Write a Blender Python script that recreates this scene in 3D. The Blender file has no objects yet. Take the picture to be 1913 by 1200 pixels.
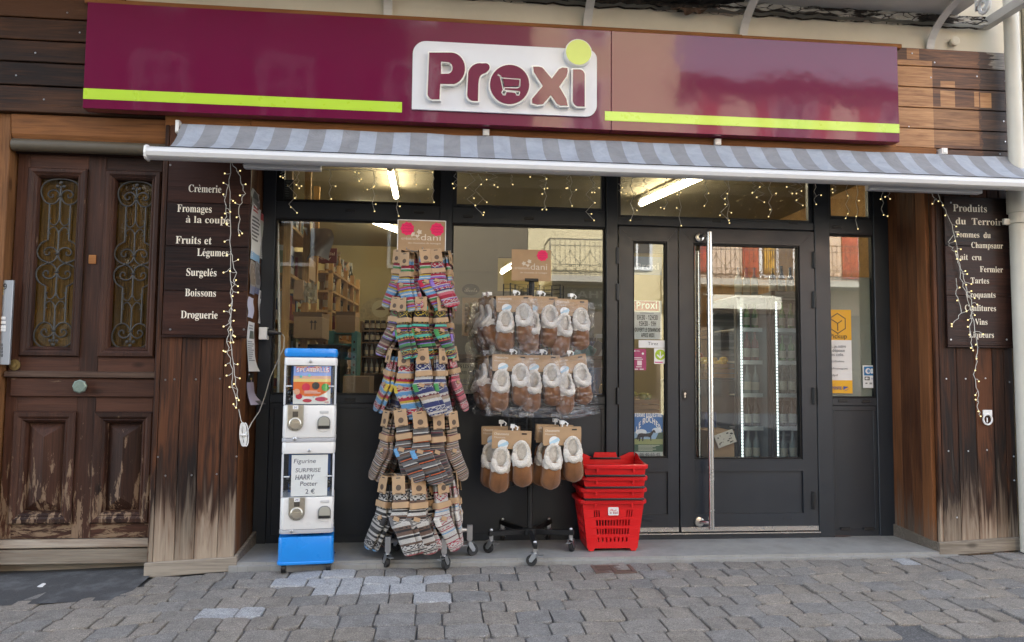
import bpy, bmesh, math, random
from mathutils import Vector, Matrix, noise
random.seed(11)
S = bpy.context.scene
COL = S.collection
PI = math.pi
R = math.radians

# ------------------------------------------------------------------ camera, sky, sun, exposure
CAM = Vector((0.0, -5.1617, 1.0992))
FPX, PITCH, ROLL, YAW = 1400.0, R(3.80), R(0.55), R(5.64)
FWD = Vector((math.sin(YAW)*math.cos(PITCH), math.cos(YAW)*math.cos(PITCH), math.sin(PITCH)))
_r = Vector((math.cos(YAW), -math.sin(YAW), 0)); _u = _r.cross(FWD)
RGT = _r*math.cos(ROLL) + _u*math.sin(ROLL); UPV = -_r*math.sin(ROLL) + _u*math.cos(ROLL)
cd = bpy.data.cameras.new('camera'); cam = bpy.data.objects.new('camera', cd); COL.objects.link(cam)
cd.sensor_width = 36; cd.lens = 36*FPX/1913; cd.clip_start = 0.05; cd.clip_end = 500
cam.matrix_world = Matrix(((RGT.x, UPV.x, -FWD.x, CAM.x), (RGT.y, UPV.y, -FWD.y, CAM.y), (RGT.z, UPV.z, -FWD.z, CAM.z), (0, 0, 0, 1)))
S.camera = cam
SUN_EL, SUN_AZ = R(40), R(14)          # the sun stands behind the shop: the front is in open shade, the houses opposite are lit
W = bpy.data.worlds.new('World'); S.world = W; W.use_nodes = True
wt = W.node_tree; sky = wt.nodes.new('ShaderNodeTexSky'); sky.sky_type = 'NISHITA'; sky.sun_disc = False
sky.sun_elevation = SUN_EL; sky.sun_rotation = SUN_AZ; sky.air_density = 1.0; sky.dust_density = 0.8; sky.ozone_density = 1.6
bg = wt.nodes['Background']; hs = wt.nodes.new('ShaderNodeHueSaturation'); hs.inputs['Saturation'].default_value = .42
wt.links.new(sky.outputs[0], hs.inputs['Color']); wt.links.new(hs.outputs[0], bg.inputs[0]); bg.inputs[1].default_value = 0.15
sd = bpy.data.lights.new('sun', 'SUN'); sd.energy = 4.0; sd.angle = R(0.5); sd.color = (1, .965, .92)
sun = bpy.data.objects.new('sun', sd); COL.objects.link(sun)
sun.rotation_euler = (-Vector((math.sin(SUN_AZ)*math.cos(SUN_EL), math.cos(SUN_AZ)*math.cos(SUN_EL), math.sin(SUN_EL)))).to_track_quat('-Z', 'Y').to_euler()
S.view_settings.view_transform = 'Standard'; S.view_settings.look = 'None'; S.view_settings.gamma = 1
S.view_settings.exposure = 2.74
S.cycles.max_bounces = 10; S.cycles.transparent_max_bounces = 24; S.cycles.glossy_bounces = 5; S.cycles.diffuse_bounces = 4
S.cycles.caustics_reflective = False; S.cycles.caustics_refractive = False; S.cycles.sample_clamp_indirect = 6

# ------------------------------------------------------------------ where a measured direction meets a plane of the place
def ray(px, py): return RGT*((px-956.5)/FPX) - UPV*((py-600)/FPX) + FWD
def at(px, py, Y=0.0):
    d = ray(px, py); return CAM + d*((Y-CAM.y)/d.y)
def onz(px, py, z):
    d = ray(px, py); return CAM + d*((z-CAM.z)/d.z)
def X(px, Y=0.0, py=600): return at(px, py, Y).x
def Z(py, px=956, Y=0.0): return at(px, py, Y).z
def lerp(a, b, t): return a+(b-a)*t
_K = [(-8, -.20), (-2.4, -.165), (-1.68, -.142), (-1.17, -.108), (3.33, -.088), (4.0, -.058), (8, .06)]
def g(x, y):                                            # the pavement: falls gently to the street, rises to the right
    for (a, za), (b, zb) in zip(_K, _K[1:]):
        if x <= b or b == 8:
            t = max(0, min(1, (x-a)/(b-a))); z = lerp(za, zb, t); break
    return z - .018*max(0, min(3.5, -.42-y))

# ------------------------------------------------------------------ scene helpers
def link(o, parent=None):
    COL.objects.link(o)
    if parent: o.parent = parent
    return o
def tag(o, label, cat, group=None):
    o['label'] = label; o['category'] = cat
    if group: o['group'] = group
    return o
def thing(name, label, cat, loc=(0, 0, 0), group=None, rz=0):
    o = bpy.data.objects.new(name, None); o.empty_display_size = .05; link(o)
    o.location = loc; o.rotation_euler = (0, 0, rz)
    return tag(o, label, cat, group)
def copy_tree(o, parent=None):
    c = o.copy(); link(c, parent)
    for ch in list(o.children): copy_tree(ch, c)
    return c
class MB:
    def __init__(s): s.v = []; s.f = []; s.r = []; s.m = []; s.c = []; s.M = None
    def add(s, vs, fs, rnd=None, m=0, col=None):
        o = len(s.v); rnd = random.random() if rnd is None else rnd
        s.v += [(s.M @ Vector(p) if s.M else Vector(p)) for p in vs]
        for f in fs: s.f.append(tuple(o+i for i in f)); s.r.append(rnd); s.m.append(m); s.c.append(col or (1, 1, 1))
        return s
    def box(s, x0, x1, y0, y1, z0, z1, rnd=None, m=0, col=None):
        if x1 < x0: x0, x1 = x1, x0
        if y1 < y0: y0, y1 = y1, y0
        if z1 < z0: z0, z1 = z1, z0
        return s.add([(x0,y0,z0),(x1,y0,z0),(x1,y1,z0),(x0,y1,z0),(x0,y0,z1),(x1,y0,z1),(x1,y1,z1),(x0,y1,z1)],
              [(0,3,2,1),(4,5,6,7),(0,1,5,4),(1,2,6,5),(2,3,7,6),(3,0,4,7)], rnd, m, col)
    def prism(s, poly, y0, y1, rnd=None, m=0, ax='y', col=None):   # poly in (x,z) pushed along y (or the other axes)
        n = len(poly)
        def P(a, b, t): return (a, t, b) if ax == 'y' else ((t, a, b) if ax == 'x' else (a, b, t))
        vs = [P(a, b, y0) for a, b in poly] + [P(a, b, y1) for a, b in poly]
        ar = sum(poly[i][0]*poly[(i+1)%n][1]-poly[(i+1)%n][0]*poly[i][1] for i in range(n))
        fs = [tuple(range(n)), tuple(reversed(range(n, 2*n)))] + [((i+1)%n, i, n+i, n+(i+1)%n) for i in range(n)]
        flip = (ar < 0) != (y1 < y0)
        if ax == 'x': pass
        if ax == 'y': flip = not flip if False else flip
        if ax != 'y': flip = not flip
        if flip: fs = [tuple(reversed(f)) for f in fs]
        return s.add(vs, fs, rnd, m, col)
    def tube(s, pts, r, n=8, closed=False, rnd=None, m=0, cap=True, col=None):
        pts = [Vector(p) for p in pts]; k = len(pts); vs = []; fs = []
        rr = r if isinstance(r, (list, tuple)) else [r]*k
        nrm = None
        for i, p in enumerate(pts):
            a = pts[(i-1) % k] if (closed or i) else p; b = pts[(i+1) % k] if (closed or i < k-1) else p
            t = (b-a); t = t.normalized() if t.length > 1e-9 else Vector((0, 0, 1))
            if nrm is None: nrm = t.orthogonal().normalized()
            nrm = (nrm - t*nrm.dot(t)); nrm = nrm.normalized() if nrm.length > 1e-6 else t.orthogonal().normalized()
            bi = t.cross(nrm)
            for j in range(n):
                w = 2*PI*j/n; vs.append(p+(nrm*math.cos(w)+bi*math.sin(w))*rr[i])
        for i in range(k if closed else k-1):
            i2 = (i+1) % k
            for j in range(n): fs.append((i*n+j, i*n+(j+1) % n, i2*n+(j+1) % n, i2*n+j))
        if cap and not closed: fs += [tuple(reversed(range(n))), tuple(range((k-1)*n, k*n))]
        return s.add(vs, fs, rnd, m, col)
    def cyl(s, p0, p1, r, n=16, rnd=None, m=0, r2=None): return s.tube([p0, p1], [r, r2 if r2 is not None else r], n, False, rnd, m)
    def lathe(s, prof, c=(0, 0, 0), n=20, rnd=None, m=0, ax='z', col=None):   # prof: (radius, height)
        vs = []; fs = []; k = len(prof)
        for r, h in prof:
            for j in range(n):
                w = 2*PI*j/n; a, b = r*math.cos(w), r*math.sin(w)
                vs.append((c[0]+a, c[1]+b, c[2]+h) if ax == 'z' else ((c[0]+a, c[1]+h, c[2]-b) if ax == 'y' else (c[0]+h, c[1]+a, c[2]+b)))
        for i in range(k-1):
            for j in range(n): fs.append((i*n+j, i*n+(j+1) % n, (i+1)*n+(j+1) % n, (i+1)*n+j))
        fs += [tuple(reversed(range(n))), tuple(range((k-1)*n, k*n))]
        return s.add(vs, fs, rnd, m, col)
    def ball(s, c, r, n=10, k=6, rnd=None, m=0, sc=(1, 1, 1), col=None):
        vs = [(c[0], c[1], c[2]-r*sc[2])]; fs = []
        for i in range(1, k):
            a = -PI/2+PI*i/k
            for j in range(n):
                w = 2*PI*j/n; vs.append((c[0]+r*sc[0]*math.cos(a)*math.cos(w), c[1]+r*sc[1]*math.cos(a)*math.sin(w), c[2]+r*sc[2]*math.sin(a)))
        vs.append((c[0], c[1], c[2]+r*sc[2]))
        for j in range(n): fs.append((0, 1+(j+1) % n, 1+j))
        for i in range(k-2):
            for j in range(n): fs.append((1+i*n+j, 1+i*n+(j+1) % n, 1+(i+1)*n+(j+1) % n, 1+(i+1)*n+j))
        b = 1+(k-2)*n
        for j in range(n): fs.append((b+j, b+(j+1) % n, len(vs)-1))
        return s.add(vs, fs, rnd, m, col)
    def grid(s, fn, nu, nv, colfn=None, rnd=None, m=0, wrap=False):
        rnd = random.random() if rnd is None else rnd; o = len(s.v); w = nu if wrap else nu+1
        for j in range(nv+1):
            for i in range(w):
                p = Vector(fn(i/nu, j/nv)); s.v.append(s.M @ p if s.M else p)
        for j in range(nv):
            for i in range(nu):
                i2 = (i+1) % w
                s.f.append((o+j*w+i, o+j*w+i2, o+(j+1)*w+i2, o+(j+1)*w+i)); s.r.append(rnd); s.m.append(m)
                s.c.append(colfn(i, j) if colfn else (1, 1, 1))
        return s
    def data(s, name, mats, smooth=False, bevel=0, seg=1, off=Vector((0, 0, 0)), col=False):
        me = bpy.data.meshes.new(name)
        me.from_pydata([tuple(v-off) for v in s.v], [], s.f)
        for mt in (mats if isinstance(mats, (list, tuple)) else [mats]): me.materials.append(mt)
        me.attributes.new('rnd', 'FLOAT', 'FACE').data.foreach_set('value', s.r)
        me.polygons.foreach_set('material_index', s.m)
        if col:
            a = me.attributes.new('col', 'FLOAT_COLOR', 'CORNER'); buf = []
            for p in me.polygons: buf += [*s.c[p.index], 1.0]*p.loop_total
            a.data.foreach_set('color', buf)
        if bevel:
            bm = bmesh.new(); bm.from_mesh(me)
            es = [e for e in bm.edges if len(e.link_faces) == 2 and e.calc_face_angle(0) > .5]
            bmesh.ops.bevel(bm, geom=es, offset=bevel, segments=seg, affect='EDGES', profile=.6, clamp_overlap=True)
            bm.to_mesh(me); bm.free()
        if smooth:
            me.polygons.foreach_set('use_smooth', [True]*len(me.polygons))
            try: me.set_sharp_from_angle(angle=R(smooth if smooth is not True else 40))
            except Exception: pass
        me.update(); return me
    def build(s, name, mats, parent=None, smooth=False, bevel=0, seg=1, col=False):
        off = Vector(parent.location) if parent else Vector((0, 0, 0))
        p = parent.parent if parent else None
        while p: off += Vector(p.location); p = p.parent
        return link(bpy.data.objects.new(name, s.data(name, mats, smooth, bevel, seg, off, col)), parent)
def place(mb, name, mats, base, label, cat, group=None, **k):     # a thing that is one mesh, its origin at its base
    me = mb.data(name, mats, k.get('smooth', False), k.get('bevel', 0), k.get('seg', 1), Vector(base), k.get('col', False))
    o = link(bpy.data.objects.new(name, me)); o.location = base
    return tag(o, label, cat, group)
def struct(name, mb, mats, **k):
    o = mb.build(name, mats, None, **k); o['kind'] = 'structure'; return o

# ------------------------------------------------------------------ materials
MT = {}
def nt(name):
    m = bpy.data.materials.new(name); m.use_nodes = True; t = m.node_tree
    return m, t, t.nodes['Principled BSDF']
def N(t, ty, **k):
    n = t.nodes.new('ShaderNode'+ty)
    for a, b in k.items():
        if a == 'ins':
            for i, v in b.items():
                if hasattr(v, 'is_linked'): t.links.new(v, n.inputs[i])
                else: n.inputs[i].default_value = v
        else: setattr(n, a, b)
    return n
def mth(t, op, a, b=0.0, c=None):
    d = {0: a, 1: b}
    if c is not None: d[2] = c
    return N(t, 'Math', operation=op, ins=d).outputs[0]
def mixc(t, f, a, b, mode='MIX'):
    n = N(t, 'Mix', data_type='RGBA', blend_type=mode)
    for i, v in ((0, f), (6, a), (7, b)):
        if hasattr(v, 'is_linked'): t.links.new(v, n.inputs[i])
        else: n.inputs[i].default_value = v if i == 0 else (*v[:3], 1)
    return n.outputs[2]
def ramp(t, f, stops, interp='LINEAR'):
    n = N(t, 'ValToRGB'); n.color_ramp.interpolation = interp
    while len(n.color_ramp.elements) < len(stops): n.color_ramp.elements.new(.5)
    for e, (p, c) in zip(n.color_ramp.elements, stops): e.position = p; e.color = (*c, 1) if isinstance(c, tuple) else (c, c, c, 1)
    t.links.new(f, n.inputs[0]); return n.outputs[0]
def noi(t, vec, scale, det=4, rough=.55, dist=0):
    n = N(t, 'TexNoise', ins={'Scale': scale, 'Detail': det, 'Roughness': rough, 'Distortion': dist})
    if vec is not None: t.links.new(vec, n.inputs['Vector'])
    return n.outputs['Fac']
def gpos(t): return N(t, 'NewGeometry').outputs['Position']
def opos(t): return N(t, 'TexCoord').outputs['Object']
def bump(t, b, h, st=.3, d=.004):
    n = N(t, 'Bump', ins={'Strength': st, 'Distance': d, 'Height': h}); t.links.new(n.outputs[0], b.inputs['Normal'])
def pbr(name, c, rough=.5, metal=0, var=.12, vs=6, bp=0, bs=60, coat=0, ior=None, attr=False, spec=None, rv=.12, sss=0, bd=.003):
    if name in MT: return MT[name]
    m, t, b = nt(name); P = opos(t)
    base = N(t, 'Attribute', attribute_name='col').outputs['Color'] if attr else c
    n1 = noi(t, P, vs, 5); rn = N(t, 'Attribute', attribute_name='rnd').outputs['Fac']
    f = mth(t, 'MULTIPLY_ADD', mth(t, 'ADD', n1, mth(t, 'MULTIPLY', rn, .35)), 2*var, 1-1.35*var)
    t.links.new(mixc(t, 1.0, base, N(t, 'CombineColor', ins={0: f, 1: f, 2: f}).outputs[0], 'MULTIPLY'), b.inputs['Base Color'])
    b.inputs['Metallic'].default_value = metal
    t.links.new(mth(t, 'MULTIPLY_ADD', noi(t, P, vs*2.3, 4), 2*rv, rough-rv), b.inputs['Roughness'])
    if coat: b.inputs['Coat Weight'].default_value = coat; b.inputs['Coat Roughness'].default_value = .06
    if ior: b.inputs['IOR'].default_value = ior
    if spec is not None: b.inputs['Specular IOR Level'].default_value = spec
    if bp: bump(t, b, noi(t, P, bs, 5), bp, bd)
    MT[name] = m; return m
def wood(name, dark, light, axis='z', grey=None, gz=(-.1, .6), worn=None, wz=(-.2, 1.2), stain=None, sc=1.0, rough=.6, contrast=1.0, gamt=1.0):
    """board wood: streaks along the grain, knots, a tone per board, sun-bleached and peeling patches where the photo has them"""
    if name in MT: return MT[name]
    m, t, b = nt(name); P = gpos(t); rn = N(t, 'Attribute', attribute_name='rnd').outputs['Fac']
    off = N(t, 'CombineXYZ', ins={0: mth(t, 'MULTIPLY', rn, 37.0), 1: mth(t, 'MULTIPLY', rn, 91.0), 2: mth(t, 'MULTIPLY', rn, 53.0)}).outputs[0]
    k = {'z': (1, 1, .06), 'x': (.06, 1, 1), 'y': (1, .06, 1)}[axis]
    def stretched(q):
        kk = tuple((q if v < 1 else 1) for v in k)
        a = N(t, 'VectorMath', operation='MULTIPLY', ins={0: P, 1: kk}).outputs[0]
        return N(t, 'VectorMath', operation='ADD', ins={0: a, 1: off}).outputs[0]
    v1 = stretched(.07); v2 = stretched(.025); v3 = stretched(.3)
    n1 = noi(t, v1, 22*sc, 6, .6, 1.2); n2 = noi(t, v2, 130*sc, 4, .6); n3 = noi(t, v3, 5*sc, 3, .5)
    f = mth(t, 'ADD', mth(t, 'MULTIPLY', n1, .5*contrast), mth(t, 'ADD', mth(t, 'MULTIPLY', n2, .42*contrast), mth(t, 'MULTIPLY', n3, .45*contrast)))
    f = mth(t, 'ADD', f, mth(t, 'MULTIPLY_ADD', rn, .26, -.19+.5*(1-contrast)*1.37))
    c = ramp(t, f, [(.46, dark), (.62, tuple(.62*a+.38*b_ for a, b_ in zip(dark, light))), (.80, light)])
    kn = N(t, 'TexVoronoi', feature='F1', ins={'Vector': stretched(.45), 'Scale': 3.1*sc, 'Randomness': 1.0}).outputs['Distance']
    kn = ramp(t, kn, [(.035, 1.0), (.075, 0.0)])
    c = mixc(t, mth(t, 'MULTIPLY', kn, .7), c, tuple(a*.45 for a in dark))
    z = N(t, 'SeparateXYZ', ins={0: P}).outputs[2]
    if grey:
        w = N(t, 'MapRange', ins={0: mth(t, 'ADD', z, mth(t, 'ADD', mth(t, 'MULTIPLY_ADD', n1, 1.3, -.65), mth(t, 'MULTIPLY_ADD', n3, .5, -.25))), 1: gz[1], 2: gz[0], 3: 0.0, 4: gamt}).outputs[0]
        gcol = ramp(t, f, [(.3, tuple(a*.35 for a in grey)), (.62, grey), (.9, tuple(min(1, a*1.35) for a in grey))])
        c = mixc(t, w, c, gcol)
    if stain:
        w = N(t, 'MapRange', interpolation_type='SMOOTHSTEP', ins={0: mth(t, 'ABSOLUTE', mth(t, 'SUBTRACT', mth(t, 'ADD', z, mth(t, 'ADD', mth(t, 'MULTIPLY_ADD', n3, .8, -.4), mth(t, 'MULTIPLY_ADD', n1, 1.1, -.55))), stain[0])), 1: stain[1], 2: 0.0, 3: 0.0, 4: .74}).outputs[0]
        c = mixc(t, w, c, (.008, .0065, .006))
    if worn:
        w = N(t, 'MapRange', ins={0: z, 1: wz[1], 2: wz[0], 3: 0.0, 4: .22}).outputs[0]
        pk = noi(t, stretched(.22), 26, 8, .7, .4)
        pk = ramp(t, mth(t, 'ADD', pk, w), [(.66, 0.0), (.70, 1.0)])
        c = mixc(t, mth(t, 'MULTIPLY', pk, .9), c, mixc(t, n2, tuple(a*.6 for a in worn), tuple(min(1, a*1.4) for a in worn)))
    t.links.new(c, b.inputs['Base Color'])
    t.links.new(mth(t, 'MULTIPLY_ADD', n1, .3, rough-.12), b.inputs['Roughness']); b.inputs['Specular IOR Level'].default_value = .22
    bump(t, b, mth(t, 'ADD', n2, n1), .45, .004)
    MT[name] = m; return m
def glassy(name, tint=(.93, .95, .94), ior=1.75, bp=0, bs=30, boost=0.0, rough=0.0, op=0.0, opc=(.8, .8, .8)):
    """thin clear sheet: fresnel reflection over straight transmission"""
    if name in MT: return MT[name]
    m, t, b = nt(name); t.nodes.remove(b); out = t.nodes['Material Output']
    tr = N(t, 'BsdfTransparent', ins={0: (*tint, 1)}); gl = N(t, 'BsdfGlossy', ins={'Color': (1, 1, 1, 1), 'Roughness': rough})
    ge = N(t, 'NewGeometry'); nrm = ge.outputs['Normal']; f0 = ((ior-1)/(ior+1))**2
    if bp:
        n = N(t, 'Bump', ins={'Strength': bp, 'Distance': .02, 'Height': noi(t, opos(t), bs, 3, .6, 1.0)})
        t.links.new(n.outputs[0], gl.inputs['Normal']); nrm = n.outputs[0]
    dt = N(t, 'VectorMath', operation='DOT_PRODUCT', ins={0: nrm, 1: ge.outputs['Incoming']}).outputs['Value']
    q = mth(t, 'POWER', mth(t, 'SUBTRACT', 1.0, mth(t, 'ABSOLUTE', dt)), 5.0)
    fac = N(t, 'Math', operation='MULTIPLY_ADD', use_clamp=True, ins={0: q, 1: 1-f0, 2: f0+boost}).outputs[0]
    mx = N(t, 'MixShader', ins={0: fac, 1: tr.outputs[0], 2: gl.outputs[0]}); o = mx.outputs[0]
    if op:
        df = N(t, 'BsdfDiffuse', ins={0: (*opc, 1)}); o = N(t, 'MixShader', ins={0: op, 1: o, 2: df.outputs[0]}).outputs[0]
    t.links.new(o, out.inputs[0]); MT[name] = m; return m
def emit(name, c, s):
    if name in MT: return MT[name]
    m, t, b = nt(name); b.inputs['Base Color'].default_value = (*c, 1)
    b.inputs['Emission Color'].default_value = (*c, 1); b.inputs['Emission Strength'].default_value = s
    MT[name] = m; return m

# ------------------------------------------------------------------ lettering
def serif(s): return ''.join(chr(0x1D400+ord(c)-65) if 'A' <= c <= 'Z' else chr(0x1D41A+ord(c)-97) if 'a' <= c <= 'z' else chr(0x1D7CE+ord(c)-48) if '0' <= c <= '9' else c for c in s)
def bold(s): return ''.join(chr(0x1D5D4+ord(c)-65) if 'A' <= c <= 'Z' else chr(0x1D5EE+ord(c)-97) if 'a' <= c <= 'z' else chr(0x1D7EC+ord(c)-48) if '0' <= c <= '9' else c for c in s)
def script(s): return ''.join(chr(0x1D4D0+ord(c)-65) if 'A' <= c <= 'Z' else chr(0x1D4EA+ord(c)-97) if 'a' <= c <= 'z' else c for c in s)
_TC = {}
def glyphs(body):
    if body in _TC: return _TC[body]
    cu = bpy.data.curves.new('lettering', 'FONT'); cu.body = body; cu.size = 1; cu.resolution_u = 3
    o = bpy.data.objects.new('lettering', cu); COL.objects.link(o)
    dg = bpy.context.evaluated_depsgraph_get(); dg.update()
    me = bpy.data.meshes.new_from_object(o.evaluated_get(dg))
    vs = [v.co.copy() for v in me.vertices]; fs = [tuple(p.vertices) for p in me.polygons]
    bpy.data.objects.remove(o); bpy.data.curves.remove(cu); bpy.data.meshes.remove(me)
    _TC[body] = (vs, fs); return _TC[body]
_ACC = {'è': ('e', -1), 'é': ('e', 1), 'à': ('a', -1), 'ï': ('i', 0), 'Ï': ('I', 0)}
def write(mb, body, x0, x1, zb, cap, y, style=serif, m=0, mapf=None, arch=0.0, slant=0.0, col=None, rx=None):
    """letters of cap height CAP on the baseline zb between x0 and x1, on the plane y facing the street"""
    plain = ''.join(_ACC[c][0] if c in _ACC else c for c in body)
    vs, fs = glyphs(style(plain))
    if not vs: return
    lo = min(v.x for v in vs); hi = max(v.x for v in vs)
    if x1 is None: x1 = x0+(hi-lo)*cap/.7*(rx or 1)
    sx = (x1-x0)/(hi-lo); sz = cap/.69
    def f(v):
        px = x0+(v[0]-lo)*sx; pz = zb+v[1]*sz
        if arch: u = (px-(x0+x1)/2)/((x1-x0)/2); pz -= arch*u*u
        px += slant*(pz-zb)
        return mapf(px, y, pz) if mapf else (px, y, pz)
    mb.add([f(v) for v in vs], fs, None, m, col)
    for i, c in enumerate(body):
        if c in _ACC:
            a = glyphs(style(plain[:i]+'.'))[0]; e = glyphs(style(plain[:i+1]))[0]
            xa = max(v.x for v in glyphs(style(plain[:i]))[0]) if plain[:i].strip() else lo
            xb = max(v.x for v in e); xm = (xa+xb)/2+.02; d = _ACC[c][1]*.06; h = .54 if c.islower() else .74
            if d: mb.add([f(p) for p in ((xm-d-.035, h), (xm-d+.035, h), (xm+d+.045, h+.16), (xm+d-.045, h+.16))], [(0, 1, 2, 3)], None, m, col)
            else:
                for q in (-.1, .1): mb.add([f(p) for p in ((xm+q-.05, h), (xm+q+.05, h), (xm+q+.05, h+.1), (xm+q-.05, h+.1))], [(0, 1, 2, 3)], None, m, col)
def flat(loops, y0, y1, steps=True):
    """a 2D shape with holes (loops in x,z) pushed from y0 to y1, returned as (verts, faces)"""
    cu = bpy.data.curves.new('outline', 'CURVE'); cu.dimensions = '2D'; cu.fill_mode = 'BOTH'; cu.extrude = abs(y1-y0)/2
    for lp in loops:
        sp = cu.splines.new('POLY'); sp.points.add(len(lp)-1); sp.use_cyclic_u = True
        for p, (a, b) in zip(sp.points, lp): p.co = (a, b, 0, 1)
    o = bpy.data.objects.new('outline', cu); COL.objects.link(o)
    dg = bpy.context.evaluated_depsgraph_get(); dg.update()
    me = bpy.data.meshes.new_from_object(o.evaluated_get(dg)); ym = (y0+y1)/2
    vs = [(v.co.x, ym-v.co.z, v.co.y) for v in me.vertices]; fs = [tuple(p.vertices) for p in me.polygons]
    bpy.data.objects.remove(o); bpy.data.curves.remove(cu); bpy.data.meshes.remove(me)
    return vs, fs
def smoothloop(pts, n=6, closed=True):
    out = []; k = len(pts)
    for i in range(k if closed else k-1):
        p0, p1, p2, p3 = (pts[(i+j-1) % k] if closed else pts[max(0, min(k-1, i+j-1))] for j in range(4))
        for q in range(n):
            u = q/n
            out.append(tuple(.5*((2*b)+(-a+c)*u+(2*a-5*b+4*c-d)*u*u+(-a+3*b-3*c+d)*u**3) for a, b, c, d in zip(p0, p1, p2, p3)))
    if not closed: out.append(tuple(pts[-1]))
    return out
def grow(loop, d):
    n = len(loop); ar = sum(loop[i][0]*loop[(i+1) % n][1]-loop[(i+1) % n][0]*loop[i][1] for i in range(n)); sg = 1 if ar > 0 else -1
    out = []
    for i in range(n):
        a, b, c = loop[i-1], loop[i], loop[(i+1) % n]
        t1 = Vector((b[0]-a[0], b[1]-a[1])); t2 = Vector((c[0]-b[0], c[1]-b[1]))
        t1 = t1.normalized() if t1.length else t2.normalized(); t2 = t2.normalized() if t2.length else t1
        n1 = Vector((t1.y, -t1.x))*sg; n2 = Vector((t2.y, -t2.x))*sg; h = (n1+n2)
        h = h.normalized() if h.length > 1e-6 else n1
        q = d/max(.55, h.dot(n1)); out.append((b[0]+h.x*q, b[1]+h.y*q))
    return out
def circ(cx, cz, r, n=24): return [(cx+r*math.cos(2*PI*i/n), cz+r*math.sin(2*PI*i/n)) for i in range(n)]
def rrect(x0, x1, z0, z1, r=(0, 0, 0, 0), n=6):   # corners: bl, br, tr, tl
    out = []
    for (cx, cz, a), q in zip(((x0, z0, PI), (x1, z0, 1.5*PI), (x1, z1, 0), (x0, z1, .5*PI)), r):
        if q <= 0: out.append((cx, cz)); continue
        ox = cx+q if cx == x0 else cx-q; oz = cz+q if cz == z0 else cz-q
        out += [(ox+q*math.cos(a+PI/2*i/n), oz+q*math.sin(a+PI/2*i/n)) for i in range(n+1)]
    return out

# ------------------------------------------------------------------ palette
PLAIN = pbr('plaster', (.62, .57, .46), .85, var=.18, vs=3, bp=.25, bs=40)
GREYP = pbr('grey_paint', (.55, .54, .51), .6, var=.15, vs=5, bp=.15)
ALU = pbr('anthracite_aluminium', (.0135, .018, .0255), .40, var=.30, vs=3, spec=.55, rv=.14)
DARKALU = pbr('dark_gasket', (.004, .0045, .006), .5, spec=.3)
STEEL = pbr('brushed_steel', (.62, .60, .57), .27, 1.0, var=.03, vs=3, rv=.02)
ZINC = pbr('zinc_plate', (.55, .56, .58), .32, 1.0, var=.08, vs=10, rv=.04)
BLACK = pbr('black_plastic', (.012, .012, .013), .4, var=.2)
IRON = pbr('wrought_iron', (.085, .082, .078), .45, .7, var=.35, vs=60, bp=.4, bs=160)
WHITE = pbr('white_plastic', (.78, .78, .77), .35, var=.05, coat=.2)
WPAINT = pbr('white_lacquer', (.74, .74, .73), .3, var=.08, vs=4, coat=.3)
INK = pbr('black_ink', (.02, .02, .022), .7)
LETTER = pbr('cream_letter_paint', (.78, .72, .60), .7, var=.15, vs=60)
PAPER = pbr('white_paper', (.74, .74, .73), .8, var=.08, vs=10)
KRAFT = pbr('kraft_card', (.40, .26, .145), .8, var=.12, vs=25, bp=.1, bs=200)
CARD = pbr('cardboard', (.36, .24, .14), .85, var=.15, vs=8)
PINE = wood('pine', (.36, .20, .075), (.62, .40, .17), 'z', sc=1.5)
GLASS = glassy('window_glass', ior=1.62)
COLR = pbr('printed_colour', (1, 1, 1), .5, attr=True, var=.06)
GLOSSC = pbr('printed_gloss', (1, 1, 1), .3, attr=True, var=.05, coat=.4)

CLAD = wood('dark_cladding', (.012, .006, .004), (.080, .034, .015), 'x', contrast=1.1, rough=.55)
CLADW = wood('orange_cladding', (.16, .06, .018), (.36, .155, .05), 'x', contrast=.9)
PILR = wood('red_brown_boards', (.013, .0062, .0045), (.098, .036, .015), 'z', grey=(.33, .265, .20), gz=(-.10, .42), stain=(.44, .30), contrast=1.15, gamt=1.0)
RETN = wood('brown_return_boards', (.05, .018, .008), (.19, .075, .028), 'z', grey=(.16, .13, .10), gz=(-.3, .25), contrast=.9)
SKIRT = wood('weathered_board', (.115, .095, .075), (.34, .295, .24), 'x', contrast=1.0, rough=.8)
BOARD = wood('sign_board_wood', (.009, .0045, .004), (.045, .017, .011), 'x', contrast=1.1, rough=.4)
DOORW = wood('door_wood', (.021, .0095, .0065), (.085, .036, .022), 'z', worn=(.23, .155, .10), wz=(-.15, .95), contrast=.9, rough=.5)
DOORH = wood('door_rail_wood', (.021, .0095, .0065), (.085, .036, .022), 'x', worn=(.24, .165, .105), wz=(-.15, .8), contrast=.9, rough=.5)
SILLW = wood('door_weatherboard', (.06, .034, .024), (.16, .11, .08), 'x', grey=(.31, .265, .21), gz=(-.1, .35), contrast=1.0, rough=.8)
FRAMW = wood('door_frame_wood', (.09, .038, .014), (.27, .125, .05), 'z', contrast=.9)
FRAMH = wood('lintel_wood', (.07, .028, .010), (.24, .10, .035), 'x', contrast=.9)

YP, YD, YC, YS = -.42, -.29, -.40, -.52
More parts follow.
